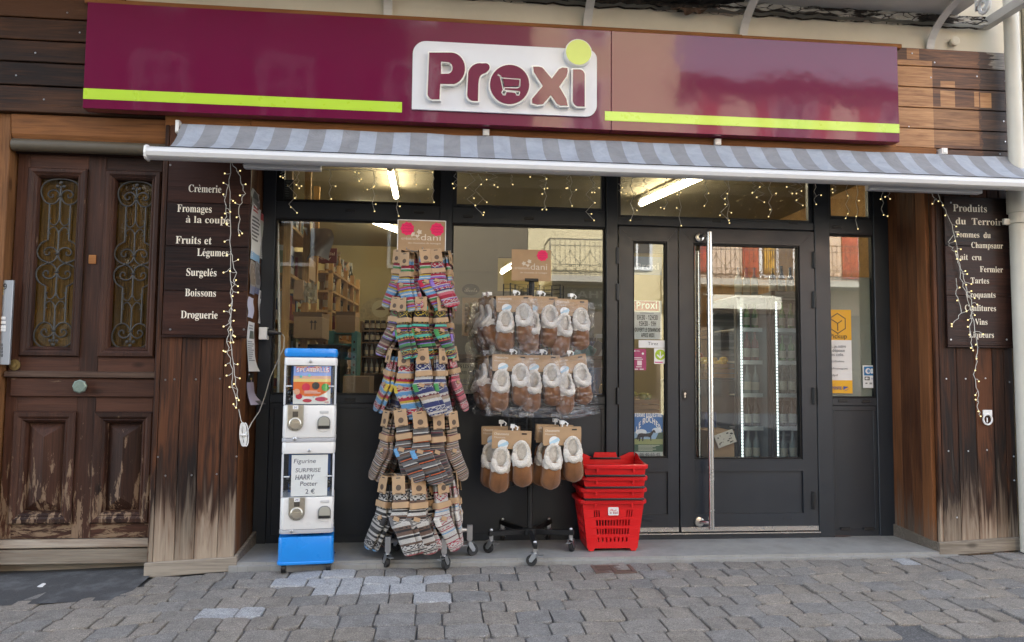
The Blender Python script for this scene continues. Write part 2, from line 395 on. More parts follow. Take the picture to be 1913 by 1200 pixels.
# ------------------------------------------------------------------ ground
XR0, XR1 = X(1757, YP, 1012), X(1903, YP, 989)
XL0, XL1 = X(286, YP, 800), X(455, YP, 500)
mb = MB(); mb.box(-40, 40, -40, 12, -.6, -.45); 
def roadz(x, y): return g(x, y)-.012
mb.grid(lambda u, v: (lerp(-9, 10, u), lerp(-30, -.2, v), roadz(lerp(-9, 10, u), lerp(-30, -.2, v))), 60, 60)
m, t, b = nt('asphalt'); P = gpos(t)
t.links.new(ramp(t, noi(t, P, 160, 3, .7), [(.3, (.045, .047, .05)), (.55, (.10, .10, .105)), (.72, (.26, .26, .26))]), b.inputs['Base Color']); b.inputs['Roughness'].default_value = .9
bump(t, b, noi(t, P, 220, 3), .6, .004); ASPH = m
struct('road', mb, ASPH)
# concrete pavers, each a worn block of its own tone
PAVER, t, b = nt('concrete_paver'); P = gpos(t)
cc = N(t, 'Attribute', attribute_name='col').outputs['Color']
sp = mixc(t, 1.0, ramp(t, noi(t, P, 260, 2, .8), [(.36, .5), (.47, 1.0), (.60, 1.0), (.68, 2.2)]), ramp(t, noi(t, P, 95, 4, .75), [(.36, .72), (.5, 1.0), (.64, 1.22)]), 'MULTIPLY'); bl = ramp(t, noi(t, P, 14, 5, .65), [(.3, .80), (.7, 1.14)])
cc = mixc(t, 1.0, mixc(t, 1.0, cc, sp, 'MULTIPLY'), bl, 'MULTIPLY')
t.links.new(cc, b.inputs['Base Color']); b.inputs['Roughness'].default_value = .88
bump(t, b, mth(t, 'ADD', noi(t, P, 200, 3, .75), mth(t, 'MULTIPLY', noi(t, P, 38, 5, .7), 1.3)), .8, .006)
rng = random.Random(5)
pal = [(.235, .215, .195), (.255, .225, .195), (.205, .20, .197), (.24, .218, .196), (.268, .236, .20), (.195, .195, .20), (.245, .228, .21)]
LIGHTP = [onz(px, py, g(0, -1)) for px, py in ((560, 1082), (622, 1080), (690, 1083), (760, 1081), (815, 1079), (590, 1110), (655, 1108), (710, 1106), (760, 1098), (812, 1122), (440, 1138), (1680, 1058))]
asA, asB = onz(1340, 1199, -.115), onz(1930, 1158, -.085)
def paverable(x, y):
    if y > -.475 and XL1-.02 < x < XR0+.12: return False
    if y > -.45: return False
    if x < XL0+.02 and y > lerp(-.62, -.78, min(1, max(0, (x+2.6)/1.0))): return False          # the asphalt strip by the wooden door
    return True
mb = MB(); y = -.47; row = 0
while y > -7.5:
    dep = rng.uniform(.150, .178); x = -7+rng.uniform(0, .2)
    while x < 8.5:
        w = rng.choice((.13, .17, .19, .21, .16, .20)); cx, cy = x+w/2, y-dep/2
        edge = asA.y+(asB.y-asA.y)*(cx-asA.x)/(asB.x-asA.x)
        if paverable(cx, cy+.03) and not (cx > 1.2 and cy < edge-.02+.04*math.sin(cx*9)):
            c = tuple(.55*a+.45*b9 for a, b9 in zip(rng.choice(pal), (.228, .216, .202))); k = rng.uniform(.90, 1.10); c = tuple(a*k*q2 for a, q2 in zip(c, (1.0, .985, .962)))
            if any((q.x-cx)**2*.8+(q.y-cy)**2 < .0085 for q in LIGHTP): c = (.36, .365, .375)
            gp = .0032; yw = lambda px, py: .006*math.sin(px*2.1+row*.6)
            tilt = rng.uniform(-.003, .003); hh = rng.uniform(-.002, .004)
            ring = []
            x0, x1, y0, y1 = x+gp, x+w-gp, y-dep+gp, y-gp; q = .010+rng.uniform(0, .016)
            for a, b2 in ((x0+q, y0), (x1-q, y0), (x1, y0+q), (x1, y1-q), (x1-q, y1), (x0+q, y1), (x0, y1-q), (x0, y0+q)):
                ring.append((a+rng.uniform(-.003, .003), b2+yw(a, b2)+rng.uniform(-.003, .003)))
            top = []; mid = []; low = []
            for a, b2 in ring:
                gz = g(a, b2)+hh+tilt*(a-cx)/w*4; i1, i2 = a+(cx-a)*.035, b2+(cy-b2)*.04
                top.append((i1, i2, gz)); mid.append((a, b2, gz-.0055)); low.append((a, b2, gz-.05))
            n = 8; fs = [tuple(range(8))]
            for i in range(8):
                j = (i+1) % 8; fs += [(8+i, 8+j, j, i), (16+i, 16+j, 8+j, 8+i)]
            mb.add(top+mid+low, fs, None, 0, c)
        x += w
    y -= dep; row += 1
struct('pavement', mb, PAVER, col=True)
# dark asphalt strip in front of the wooden door
mb = MB(); mb.grid(lambda u, v: (lerp(-7, XL0+.03, u), lerp(-.86, -.2, v), g(lerp(-7, XL0, u), lerp(-.86, -.2, v))+.004+.02*v*v), 30, 8)
m, t, b = nt('dark_asphalt'); P = gpos(t)
t.links.new(mixc(t, ramp(t, noi(t, P, 5, 5, .6), [(.5, 0.0), (.72, .55)]), ramp(t, noi(t, P, 200, 3, .7), [(.3, (.03, .032, .035)), (.7, (.085, .086, .09))]), (.2, .205, .215)), b.inputs['Base Color']); b.inputs['Roughness'].default_value = .85; bump(t, b, noi(t, P, 180, 3), .5, .004)
struct('asphalt_strip', mb, m)
# the tiled step under the shopfront
TILE, t, b = nt('stone_tile'); P = gpos(t)
s3 = N(t, 'SeparateXYZ', ins={0: P})
d1 = mth(t, 'ADD', s3.outputs[0], mth(t, 'MULTIPLY', s3.outputs[1], 1.6)); d2 = mth(t, 'SUBTRACT', s3.outputs[0], mth(t, 'MULTIPLY', s3.outputs[1], 1.6))
def lines(v, per): return mth(t, 'LESS_THAN', mth(t, 'PINGPONG', v, per/2), .0022)
ln = mth(t, 'MAXIMUM', lines(d1, .19), lines(d2, .38))
base = ramp(t, noi(t, P, 9, 5, .6), [(.3, (.235, .235, .225)), (.7, (.31, .31, .30))])
t.links.new(mixc(t, mth(t, 'MULTIPLY', ln, .35), base, (.15, .15, .15)), b.inputs['Base Color']); b.inputs['Roughness'].default_value = .6
mb = MB(); ys = -.44
def stepz(y): return lerp(-.064, -.044, (y-ys)/(.3-ys))
mb.prism([(ys, -.064), (.3, -.044), (.3, -.3), (ys, -.3)], XL1-.05, XR0+.12, ax='x')
mb.prism([(ys-.016, -.083), (ys-.001, -.079), (ys-.001, -.3), (ys-.016, -.3)], XL1-.02, XR0+.1, ax='x')
struct('shop_step', mb, TILE)
BRT = pbr('brown_tile', (.085, .05, .043), .6)
mb = MB()
for px, py, w in ((1235, 1001, .085), (1565, 999, .10), (1668, 999, .05)):
    p = onz(px, py, -.05)
    mb.add([(p.x-w, p.y, 0), (p.x, p.y-w*.75, 0), (p.x+w, p.y, 0), (p.x, p.y+w*.75, 0)], [(0, 1, 2, 3)])
mb.v = [Vector((v.x, min(v.y, -.005), stepz(v.y)+.003)) for v in mb.v]
struct('tile_inlay', mb, BRT)
# drain grate
base = onz(1146, 1061, -.09); mb = MB()
gx0, gx1, gy0, gy1 = base.x-.125, base.x+.125, base.y-.085, base.y+.085; zt = g(base.x, base.y)+.006
mb.box(gx0, gx1, gy0, gy1, zt-.08, zt-.05)
for a, b2, c, d in ((gx0, gx1, gy0, gy0+.018), (gx0, gx1, gy1-.018, gy1), (gx0, gx0+.02, gy0+.018, gy1-.018), (gx1-.02, gx1, gy0+.018, gy1-.018), (base.x-.01, base.x+.01, gy0+.018, gy1-.018)): mb.box(a, b2, c, d, zt-.03, zt+.001)
for i in range(5):
    yy = lerp(gy0+.03, gy1-.03, i/4); mb.box(gx0+.02, gx1-.02, yy-.006, yy+.006, zt-.02, zt-.001)
place(mb, 'drain_grate', pbr('rusty_iron', (.13, .085, .07), .75, .3, var=.4, vs=40, bp=.4), (base.x, base.y, zt), 'rusty brown iron drain grate set in the pavers before the red baskets', 'drain')
p = onz(80, 1090, -.14); mb = MB()
mb.grid(lambda u, v: (p.x+lerp(-.025, .025, u), p.y+lerp(-.03, .03, v)*math.sin(PI*(.15+.7*u)), g(p.x, p.y)+.008+.008*math.sin(u*5)*v), 6, 4)
place(mb, 'paper_scrap', PAPER, (p.x, p.y, g(p.x, p.y)), 'small white paper scrap lying on the dark asphalt strip', 'litter', smooth=True)

# ------------------------------------------------------------------ the shop building: upper wall, cladding, pillars
bld = thing('shop_building', 'wood clad village shop front with cream plaster above the fascia', 'building', (1.0, .2, -.1))
ztop = at(1400, 118, YC).z                          # top of the cladding boards
MB().box(-5.2, 4.12, -.33, .25, at(300, 230, YC).z-.02, 4.6).build('plaster_wall', PLAIN, bld)
MB().box(-14, 9.5, .0, 8, 3.2, 11).box(-14, -1.6, .0, 8, -.3, 3.2).box(3.75, 9.5, -.0, 8, -.3, 3.2).box(-14, 3.2, 1, 8, 11.4, 27).build('storeys_and_shade_block', PLAIN, bld)  # last box: unseen tall block added to shade the left house opposite
MB().prism([(-14.3, 11), (9.8, 11), (9.8, 11.4), (-14.3, 11.4)], -.7, 8.2).build('roof', pbr('roof_tile', (.12, .07, .05), .8), bld)
# horizontal cladding boards; left dark, right with the sun-spared patches of an older sign
zA, zB = at(80, 205, YC).z, ztop
nb = 6; xsl = X(160, YC, 100); zl = [at(80, y, YC).z for y in (205, 161, 117, 76, 34, -12, -60)]
mb = MB()
for i in range(6): mb.box(-5, xsl+.2, YC, -.335, zl[i]+.004, zl[i+1]-.004 if i < 5 else zl[6], (.5, .2, .3, .7, 1.5, 1.6)[i])
mb.build('cladding', CLAD, bld, bevel=.004)
SIDE, t, b = nt('patched_cladding'); P = gpos(t); rn = N(t, 'Attribute', attribute_name='rnd').outputs['Fac']
s3 = N(t, 'SeparateXYZ', ins={0: P}); off = N(t, 'CombineXYZ', ins={0: mth(t, 'MULTIPLY', rn, 31.0), 2: mth(t, 'MULTIPLY', rn, 17.0)}).outputs[0]
v = N(t, 'VectorMath', operation='ADD', ins={0: N(t, 'VectorMath', operation='MULTIPLY', ins={0: P, 1: (.07, 1, 1)}).outputs[0], 1: off}).outputs[0]
n1 = noi(t, v, 24, 7, .62, 1.4); n2 = noi(t, v, 90, 4)
f = mth(t, 'ADD', mth(t, 'MULTIPLY', n1, .65), mth(t, 'MULTIPLY', n2, .35))
lite = ramp(t, f, [(.36, (.24, .10, .034)), (.52, (.43, .22, .09)), (.66, (.55, .31, .14))])
midc = ramp(t, f, [(.34, (.030, .013, .008)), (.5, (.115, .048, .02)), (.66, (.24, .105, .04))])
drk = ramp(t, f, [(.36, (.010, .008, .008)), (.56, (.05, .026, .017)), (.78, (.17, .08, .04))])
def R2(px0, px1, py0, py1):
    x0, x1 = X(px0, YC, (py0+py1)/2), X(px1, YC, (py0+py1)/2); z1, z0 = at((px0+px1)/2, py0, YC).z, at((px0+px1)/2, py1, YC).z
    a = mth(t, 'MULTIPLY', mth(t, 'GREATER_THAN', s3.outputs[0], x0), mth(t, 'LESS_THAN', s3.outputs[0], x1))
    return mth(t, 'MULTIPLY', a, mth(t, 'MULTIPLY', mth(t, 'GREATER_THAN', s3.outputs[2], z0), mth(t, 'LESS_THAN', s3.outputs[2], z1)))
edge = mth(t, 'ADD', s3.outputs[0], mth(t, 'MULTIPLY_ADD', n1, .12, -.06))
c = mixc(t, mth(t, 'MULTIPLY', mth(t, 'GREATER_THAN', edge, X(1831, YC, 180)), .9), midc, drk)
for q in (R2(1640, 1744, 112, 330), R2(1757, 1784, 152, 163), R2(1757, 1784, 170, 200), R2(1820, 1829, 172, 200), R2(1694, 1717, 91, 111), R2(1831, 1852, 174, 202)):
    c = mixc(t, mth(t, 'MULTIPLY', q, .88), c, lite)
c = mixc(t, mth(t, 'MULTIPLY', R2(1744, 1829, 200, 272), .35), c, lite)
gr = mth(t, 'MULTIPLY', mth(t, 'GREATER_THAN', mth(t, 'ADD', s3.outputs[0], mth(t, 'MULTIPLY', n1, .5)), X(1868, YC, 120)+.19), mth(t, 'GREATER_THAN', s3.outputs[2], at(1860, 132, YC).z))
c = mixc(t, mth(t, 'MULTIPLY', gr, .9), c, ramp(t, n2, [(.3, (.13, .11, .09)), (.7, (.36, .31, .26))]))
t.links.new(c, b.inputs['Base Color']); b.inputs['Roughness'].default_value = .6; bump(t, b, mth(t, 'ADD', n1, n2), .4, .004)
xr = X(1885, YC, 200); zr = [at(1760, y, YC).z for y in (290, 278, 242, 203, 165, 126, 92)]
mb = MB()
for i in range(6): mb.box(X(1600, YC, 200), xr+random.uniform(-.006, .006), YC, -.335, zr[i]+.003, zr[i+1]-.003)
mb.build('cladding', SIDE, bld, bevel=.003)
# timber strips over and under the fascia sign
zs1, zs0 = at(900, 43, YC).z, at(900, 232, YC).z
xe = XR1+.03
mb = MB(); mb.box(xsl, 2.0, YC-.05, -.335, zs1-.035, zs1-.004).box(2.0, X(1678, YC, 90), YC-.045, -.335, zs1-.035, zs1-.006)
mb.box(X(310, YC, 240), X(470, YC, 240), YC-.02, -.3, zs0-.10, zs0-.02).box(X(470, YC, 240), X(1745, YC, 300), YC-.03, -.3, zs0-.13, zs0-.045).box(X(470, YC, 240), X(1672, YC, 260), YC-.015, -.3, zs0-.045, zs0+.05)
mb.build('timber_strip', CLADW, bld, bevel=.004)
MB().box(XL0+.0, xe-.1, -.36, -.335, zs0-.13, zs1).build('backing_board', CLAD, bld)
# nails
NAILS = [(YC, ((126, 24), (149, 61), (66, 99), (30, 141), (82, 186), (155, 210), (306, 216), (336, 226), (1746, 117), (1739, 145), (1878, 152), (1881, 191), (1875, 227), (1878, 265), (1868, 288), (1825, 143), (1698, 237), (1704, 100))),
         (YP, ((309, 710), (326, 709), (366, 709), (411, 708), (295, 854), (309, 889), (358, 888), (405, 886), (442, 853), (1768, 708), (1804, 708), (1841, 707), (1772, 843), (1809, 843), (1844, 841), (1788, 967), (1894, 853), (1895, 898), (1886, 714)))]
for Yn, pts in NAILS:
    for px, py in pts: p = at(px, py, Yn-.001); mb = MB(); mb.lathe([(.006, 0), (.004, -.003)], p, 8, ax='y'); mb.build('nail', ZINC, bld)
# pillars: vertical boards, return boards into the shopfront, skirting that follows the slope
ztp = at(300, 232, YP).z
def boards(mb, xs, y0, y1, z0, z1):
    for a, b2 in zip(xs, xs[1:]): mb.box(a+.0018, b2-.0018, y0, y1, z0, z1)
mb = MB(); boards(mb, [lerp(XL0, XL1, q) for q in (0, .055, .30, .53, .80, 1)], YP, YP+.03, -.12, ztp); mb.build('pillar_boards', PILR, bld, bevel=.003)
mb = MB(); boards(mb, [lerp(XR0, XR1, q) for q in (0, .05, .27, .50, .73, .88, 1)], YP, YP+.03, -.10, ztp); mb.build('pillar_boards', PILR, bld, bevel=.003)
xf0 = X(484, 0, 620); xf1 = X(1664, 0, 620)
def ret(xa, xb, ya, yb, n, name):
    mb = MB()
    for i in range(n):
        p, q = lerp(ya, yb, i/n), lerp(ya, yb, (i+1)/n); dx = xb-xa; xx = lambda v: xa+dx*(v-ya)/(yb-ya); s = -.03 if dx < 0 else .03
        mb.prism([(xx(p), p+.0015), (xx(q), q-.0015), (xx(q)+s*(1 if xa > 0 else -1), q-.0015), (xx(p)+s*(1 if xa > 0 else -1), p+.0015)], -.08, ztp, ax='z')
    mb.build(name, RETN, bld, bevel=.002)
ret(XL1-.002, xf0-.002, YP+.032, .08, 4, 'return_boards'); ret(XR0+.004, xf1+.01, YP+.032, .08, 5, 'return_boards')
MB().box(XL0-.01, XL0+.3, YP+.035, .3, -.12, ztp).build('pillar_core', DARKALU, bld); MB().box(XR0+.15, XR1, YP+.035, .3, -.1, ztp).build('pillar_core', DARKALU, bld)
def skirt(x0, x1, za, zb, h):
    mb = MB(); mb.prism([(x0, za), (x1, zb), (x1, zb+h*.94), (x0, za+h)], YP-.026, YP-.002); return mb.build('skirting_board', SKIRT, bld, bevel=.004)
skirt(XL0-.012, XL1+.024, -.148, -.113, .088); skirt(XR0-.024, XR1+.03, -.094, -.058, .09)
def skirtr(xa, ya, xb, yb, w, za, zb, h):
    mb = MB(); mb.add([(xa, ya, za), (xb, yb, zb), (xb+w, yb, zb), (xa+w, ya, za), (xa, ya, za+h), (xb, yb, zb+h), (xb+w, yb, zb+h), (xa+w, ya, za+h)], [(0,3,2,1),(4,5,6,7),(0,1,5,4),(1,2,6,5),(2,3,7,6),(3,0,4,7)])
    mb.build('skirting_board', SKIRT, bld, bevel=.003)
skirtr(XL1+.002, YP, xf0+.004, -.004, .022, -.110, -.055, .085); skirtr(XR0-.002, YP, xf1-.002, -.004, -.022, -.092, -.052, .085)
# ------------------------------------------------------------------ canopy slab with iron brackets over the fascia
zj = at(1400, 18, -.36).z
can = thing('balcony_slab', 'grey painted balcony soffit with rotten peeling edge above the fascia', 'balcony', (1.5, -.9, zj))
MB().box(-6, X(1895, -.9, 20), -1.0, -.335, zj+.035, zj+.2).build('soffit', GREYP, can)
xq = X(1866, -.5, 60); MB().box(xq, xq+.06, -1.0, -.335, zj-.035, zj+.034).build('end_beam', GREYP, can, bevel=.004)
PEEL, t, b = nt('peeling_edge'); P = gpos(t); s3 = N(t, 'SeparateXYZ', ins={0: P})
vo = N(t, 'TexVoronoi', feature='DISTANCE_TO_EDGE', ins={'Vector': N(t, 'VectorMath', operation='MULTIPLY', ins={0: P, 1: (5, 5, 11)}).outputs[0], 'Scale': 1.6}).outputs['Distance']
big = noi(t, N(t, 'VectorMath', operation='MULTIPLY', ins={0: P, 1: (1.1, 1, 5)}).outputs[0], 2.1, 5, .65, .5)
rot = ramp(t, big, [(.49, 1.0), (.53, 0.0)]); crk = ramp(t, vo, [(.012, 1.0), (.04, 0.0)])
t.links.new(mixc(t, mth(t, 'MAXIMUM', rot, crk), ramp(t, noi(t, P, 12, 5), [(.3, (.36, .34, .30)), (.7, (.55, .53, .48))]), ramp(t, noi(t, P, 60, 5), [(.4, (.006, .005, .004)), (.75, (.05, .034, .022))])), b.inputs['Base Color'])
bump(t, b, mth(t, 'SUBTRACT', 1.0, mth(t, 'MAXIMUM', rot, crk)), .9, .012); b.inputs['Roughness'].default_value = .9
mb = MB()                                               # ragged rotten board between soffit and wall
xa, xb = -6, X(1838, -.36, 80); n = 150
def rag(x, k): return .018*noise.noise(Vector((x*9, k, 0)))+.012*noise.noise(Vector((x*31, k, 3)))
mb.grid(lambda u, v: (lerp(xa, xb, u), -.385+.03*noise.noise(Vector((lerp(xa, xb, u)*12, v*3, 5)))-.02*(1-v), (zj+.034 if v > .99 else lerp(zj-.035+rag(lerp(xa, xb, u), 1), zj+.034, v))), 220, 5)
mb.grid(lambda u, v: (lerp(xa, xb, u), lerp(-.36, -.335, v), zj-.035+rag(lerp(xa, xb, u), 1)), 220, 1)
mb.build('rotten_board', PEEL, can)
mb = MB()                                               # torn black lathing hanging below the soffit
xa2, xb2 = X(1128, -.42, 20), X(1392, -.42, 40)
mb.grid(lambda u, v: (lerp(xa2, xb2, u), -.56+.2*v+.03*noise.noise(Vector((u*20, v*4, 1))), zj+.03-.055*math.sin(PI*min(1, max(0, u)))*(.6+.5*noise.noise(Vector((u*14, v*3, 2))))*(.35+v)), 90, 8)
mb.build('torn_lathing', pbr('charred_lath', (.012, .010, .008), .95, var=.5, vs=30, bp=1.0, bs=40), can)
mb = MB(); xg0, xg1 = X(1250, -.37, 35), X(1325, -.37, 40)
mb.grid(lambda u, v: (lerp(xg0, xg1, u), -.40+.03*v*math.sin(u*19), zj-.03-v*.045*math.sin(PI*u)*(1+.4*noise.noise(Vector((u*9, 0, 8))))), 40, 4)
mb.build('hanging_plaster', pbr('brown_plaster', (.12, .075, .05), .9, var=.4, vs=20, bp=.6), can)
for px, yy in ((725, 12), (1097, 50), (1388, 66), (1737, 86)):   # curved flat iron brackets
    p = at(px, yy, -.345); mb = MB(); arc = []
    for i in range(13):
        a = PI/2*i/12; arc.append((p.x, -.345-.5*(1-math.cos(a)), p.z-.02+(zj+.03-p.z+.02)*math.sin(a)))
    for i in range(12):
        (x, y0, z0), (_, y1, z1) = arc[i], arc[i+1]; w = .028; dn = Vector((0, z1-z0, y0-y1)); dn = Vector((0, z0-z1, y1-y0)).normalized()*.009
        mb.add([(x-w, y0, z0), (x+w, y0, z0), (x+w, y1, z1), (x-w, y1, z1), (x-w, y0+dn.y, z0+dn.z), (x+w, y0+dn.y, z0+dn.z), (x+w, y1+dn.y, z1+dn.z), (x-w, y1+dn.y, z1+dn.z)],
               [(0, 1, 2, 3), (7, 6, 5, 4), (0, 4, 5, 1), (1, 5, 6, 2), (2, 6, 7, 3), (3, 7, 4, 0)])
    mb.box(p.x-.028, p.x+.028, -.352, -.336, p.z-.22, p.z-.02)
    mb.build('bracket', GREYP, can)
p = at(1838, 12, -.9); mb = MB(); sc_ = []
for i in range(26): a = i/25*3.6*PI; r = .062*(1-i/34); sc_.append((p.x, p.y+r*math.cos(a), p.z+r*math.sin(a)))
mb.tube([(p.x, p.y+.062, zj+.04)]+sc_, .012, 6); mb.build('scroll_bracket', GREYP, can, smooth=True)
p = at(1780, 80, -.34); mb = MB(); mb.lathe([(.03, 0), (.033, -.03), (.022, -.034)], p, 16, ax='y'); mb.build('wall_stub', PLAIN, bld)
# ------------------------------------------------------------------ downpipe and the neighbour's wall
px_ = at(1893, 150, -.50); dp = thing('downpipe', 'cream painted round downpipe at the right edge of the shop wall', 'downpipe', (px_.x, px_.y, -.06))
DPM = pbr('cream_pipe_paint', (.56, .54, .47), .5, var=.15, vs=5, bp=.1)
zso = at(1890, 372, -.5).z
MB().cyl((px_.x, px_.y, zso), (px_.x, px_.y, 5), .047, 24).build('upper_pipe', DPM, dp, smooth=True)
MB().lathe([(.055, -.06), (.055, zso-.1), (.066, zso-.095), (.066, zso+.05), (.06, zso+.055), (.048, zso+.05)], (px_.x, px_.y, 0), 24).build('lower_pipe', DPM, dp, smooth=True)
zz = at(1890, 415, -.5).z; mb = MB(); mb.lathe([(.0665, zz-.012), (.072, zz-.012), (.072, zz+.012), (.0665, zz+.012)], (px_.x, px_.y, 0), 24); mb.box(px_.x-.11, px_.x-.07, px_.y-.01, px_.y+.01, zz-.02, zz+.02); mb.box(px_.x-.012, px_.x+.012, px_.y, -.3, zz-.012, zz+.012); mb.build('pipe_clamp', DPM, dp)
mb = MB(); cab = [(px_.x+.055+.03*math.sin(i*.6), px_.y+.03, at(1905, 125+i*8, -.47).z) for i in range(12)]; mb.tube(cab, .008, 6); mb.build('cable', BLACK, dp, smooth=True)
nb_ = thing('neighbour_house', 'pale plastered neighbouring house wall beyond the downpipe', 'house', (7, .2, 0))
MB().box(4.13, 12, -.40, .4, -.4, 6).build('wall', pbr('yellow_plaster', (.46, .40, .27), .85, var=.2, vs=4, bp=.3), nb_)
nb2 = thing('intercom_panel', 'grey metal door intercom panel with buttons left of the wooden door', 'intercom', tuple(at(-4, 600, -.335)))
# intercom
YI = -.345
def q(px, py, Y=YI): return at(px, py, Y)
mb = MB(); a, b2 = q(-30, 523), q(18.5, 682); mb.box(a.x, b2.x, YI-.012, YI+.01, b2.z, a.z); mb.build('plate', pbr('grey_metal', (.33, .34, .36), .45, .6, var=.1), nb2, bevel=.003)
for py in (595, 603, 611, 617): p = q(8, py); MB().box(p.x-.014, p.x+.016, YI-.015, YI-.0121, p.z-.009, p.z+.009).build('name_label', PAPER, nb2, bevel=.002); p = q(1, py); MB().lathe([(.008, 0), (.007, -.006)], (p.x, YI-.012, p.z), 12, ax='y').build('call_button', BLACK, nb2)
mb = MB()
for i in range(4):
    for j in range(3): p = q(6-4.2*j, 645+6.5*i); mb.box(p.x-.003, p.x+.003, YI-.0125, YI-.0121, p.z-.009, p.z+.009)
mb.build('speaker_slots', BLACK, nb2)
mb = MB(); p = q(3, 544); write(mb, 'E', p.x-.006, p.x+.018, p.z-.022, .04, YI-.0125, bold); mb.build('letter', pbr('yellow_sticker', (.6, .45, .05), .6), nb2)
mb = MB(); p = q(11, 536); write(mb, '9', p.x-.008, p.x+.012, p.z-.018, .035, YI-.0126, bold); mb.build('letter', INK, nb2)

# ------------------------------------------------------------------ the old wooden entrance door
xd0, xd1 = X(24, YD, 490), X(302, YD, 490)
zD = lambda py, px=160: at(px, py, YD).z
dr = thing('entrance_door', 'old dark wooden house door with iron grilles and peeling lower panels', 'door', ((xd0+xd1)/2, YD, -.1))
yb = YD+.05
def dx(px): return X(px, YD, 490)
gl = [(dx(66.5), dx(144)), (dx(212), dx(285))]; mo = [(dx(46), dx(157)), (dx(191), dx(296.5))]
zt_, zg1, zg0, zm0 = zD(317), zD(333.5), zD(654), zD(667)
zdt, zdb = zD(291), zD(1006)
mb = MB()       # stiles and rails
for a, b2 in ((xd0, mo[0][0]), (mo[0][1], mo[1][0]), (mo[1][1], xd1)): mb.box(a, b2, YD, yb, zdb, zdt)
mb.build('door_stile', DOORW, dr, bevel=.003)
mb = MB(); mb.box(mo[0][0], mo[0][1], YD+.002, yb, zt_-.002, zdt-.002).box(mo[1][0], mo[1][1], YD+.002, yb, zt_-.002, zdt-.002)
zl1, zl0 = zD(769), zD(978)
for k in (0, 1): mb.box(mo[k][0], mo[k][1], YD+.002, yb, zl1-.002, zm0+.002); mb.box(mo[k][0], mo[k][1], YD+.002, yb, zdb, zl0+.002)
mb.build('door_rail', DOORH, dr, bevel=.003)
def moulding(par, x0, x1, z0, z1, w, hgt, yface, name, mt, back=.02):
    prof = [(0, 0), (.0, -hgt*.55), (.12, -hgt), (.4, -hgt), (.62, -hgt*.55), (.68, -hgt*.7), (.85, -hgt*.2), (.9, hgt*.1), (1, back)]
    mb = MB(); cs = [(x0, z0, 1, 1), (x1, z0, -1, 1), (x1, z1, -1, -1), (x0, z1, 1, -1)]
    for i in range(4):
        (ax, az, s1, t1), (bx, bz, s2, t2) = cs[i], cs[(i+1) % 4]; vs = []; fs = []
        for d, y in prof: vs += [(ax+s1*d*w, yface+y, az+t1*d*w), (bx+s2*d*w, yface+y, bz+t2*d*w)]
        for k in range(len(prof)-1): fs.append((2*k, 2*k+1, 2*k+3, 2*k+2))
        mb.add(vs, fs)
    return mb.build(name, mt, par)
IRONP = pbr('painted_iron', (.052, .05, .046), .5, .4, var=.35, vs=70, bp=.4, bs=200)
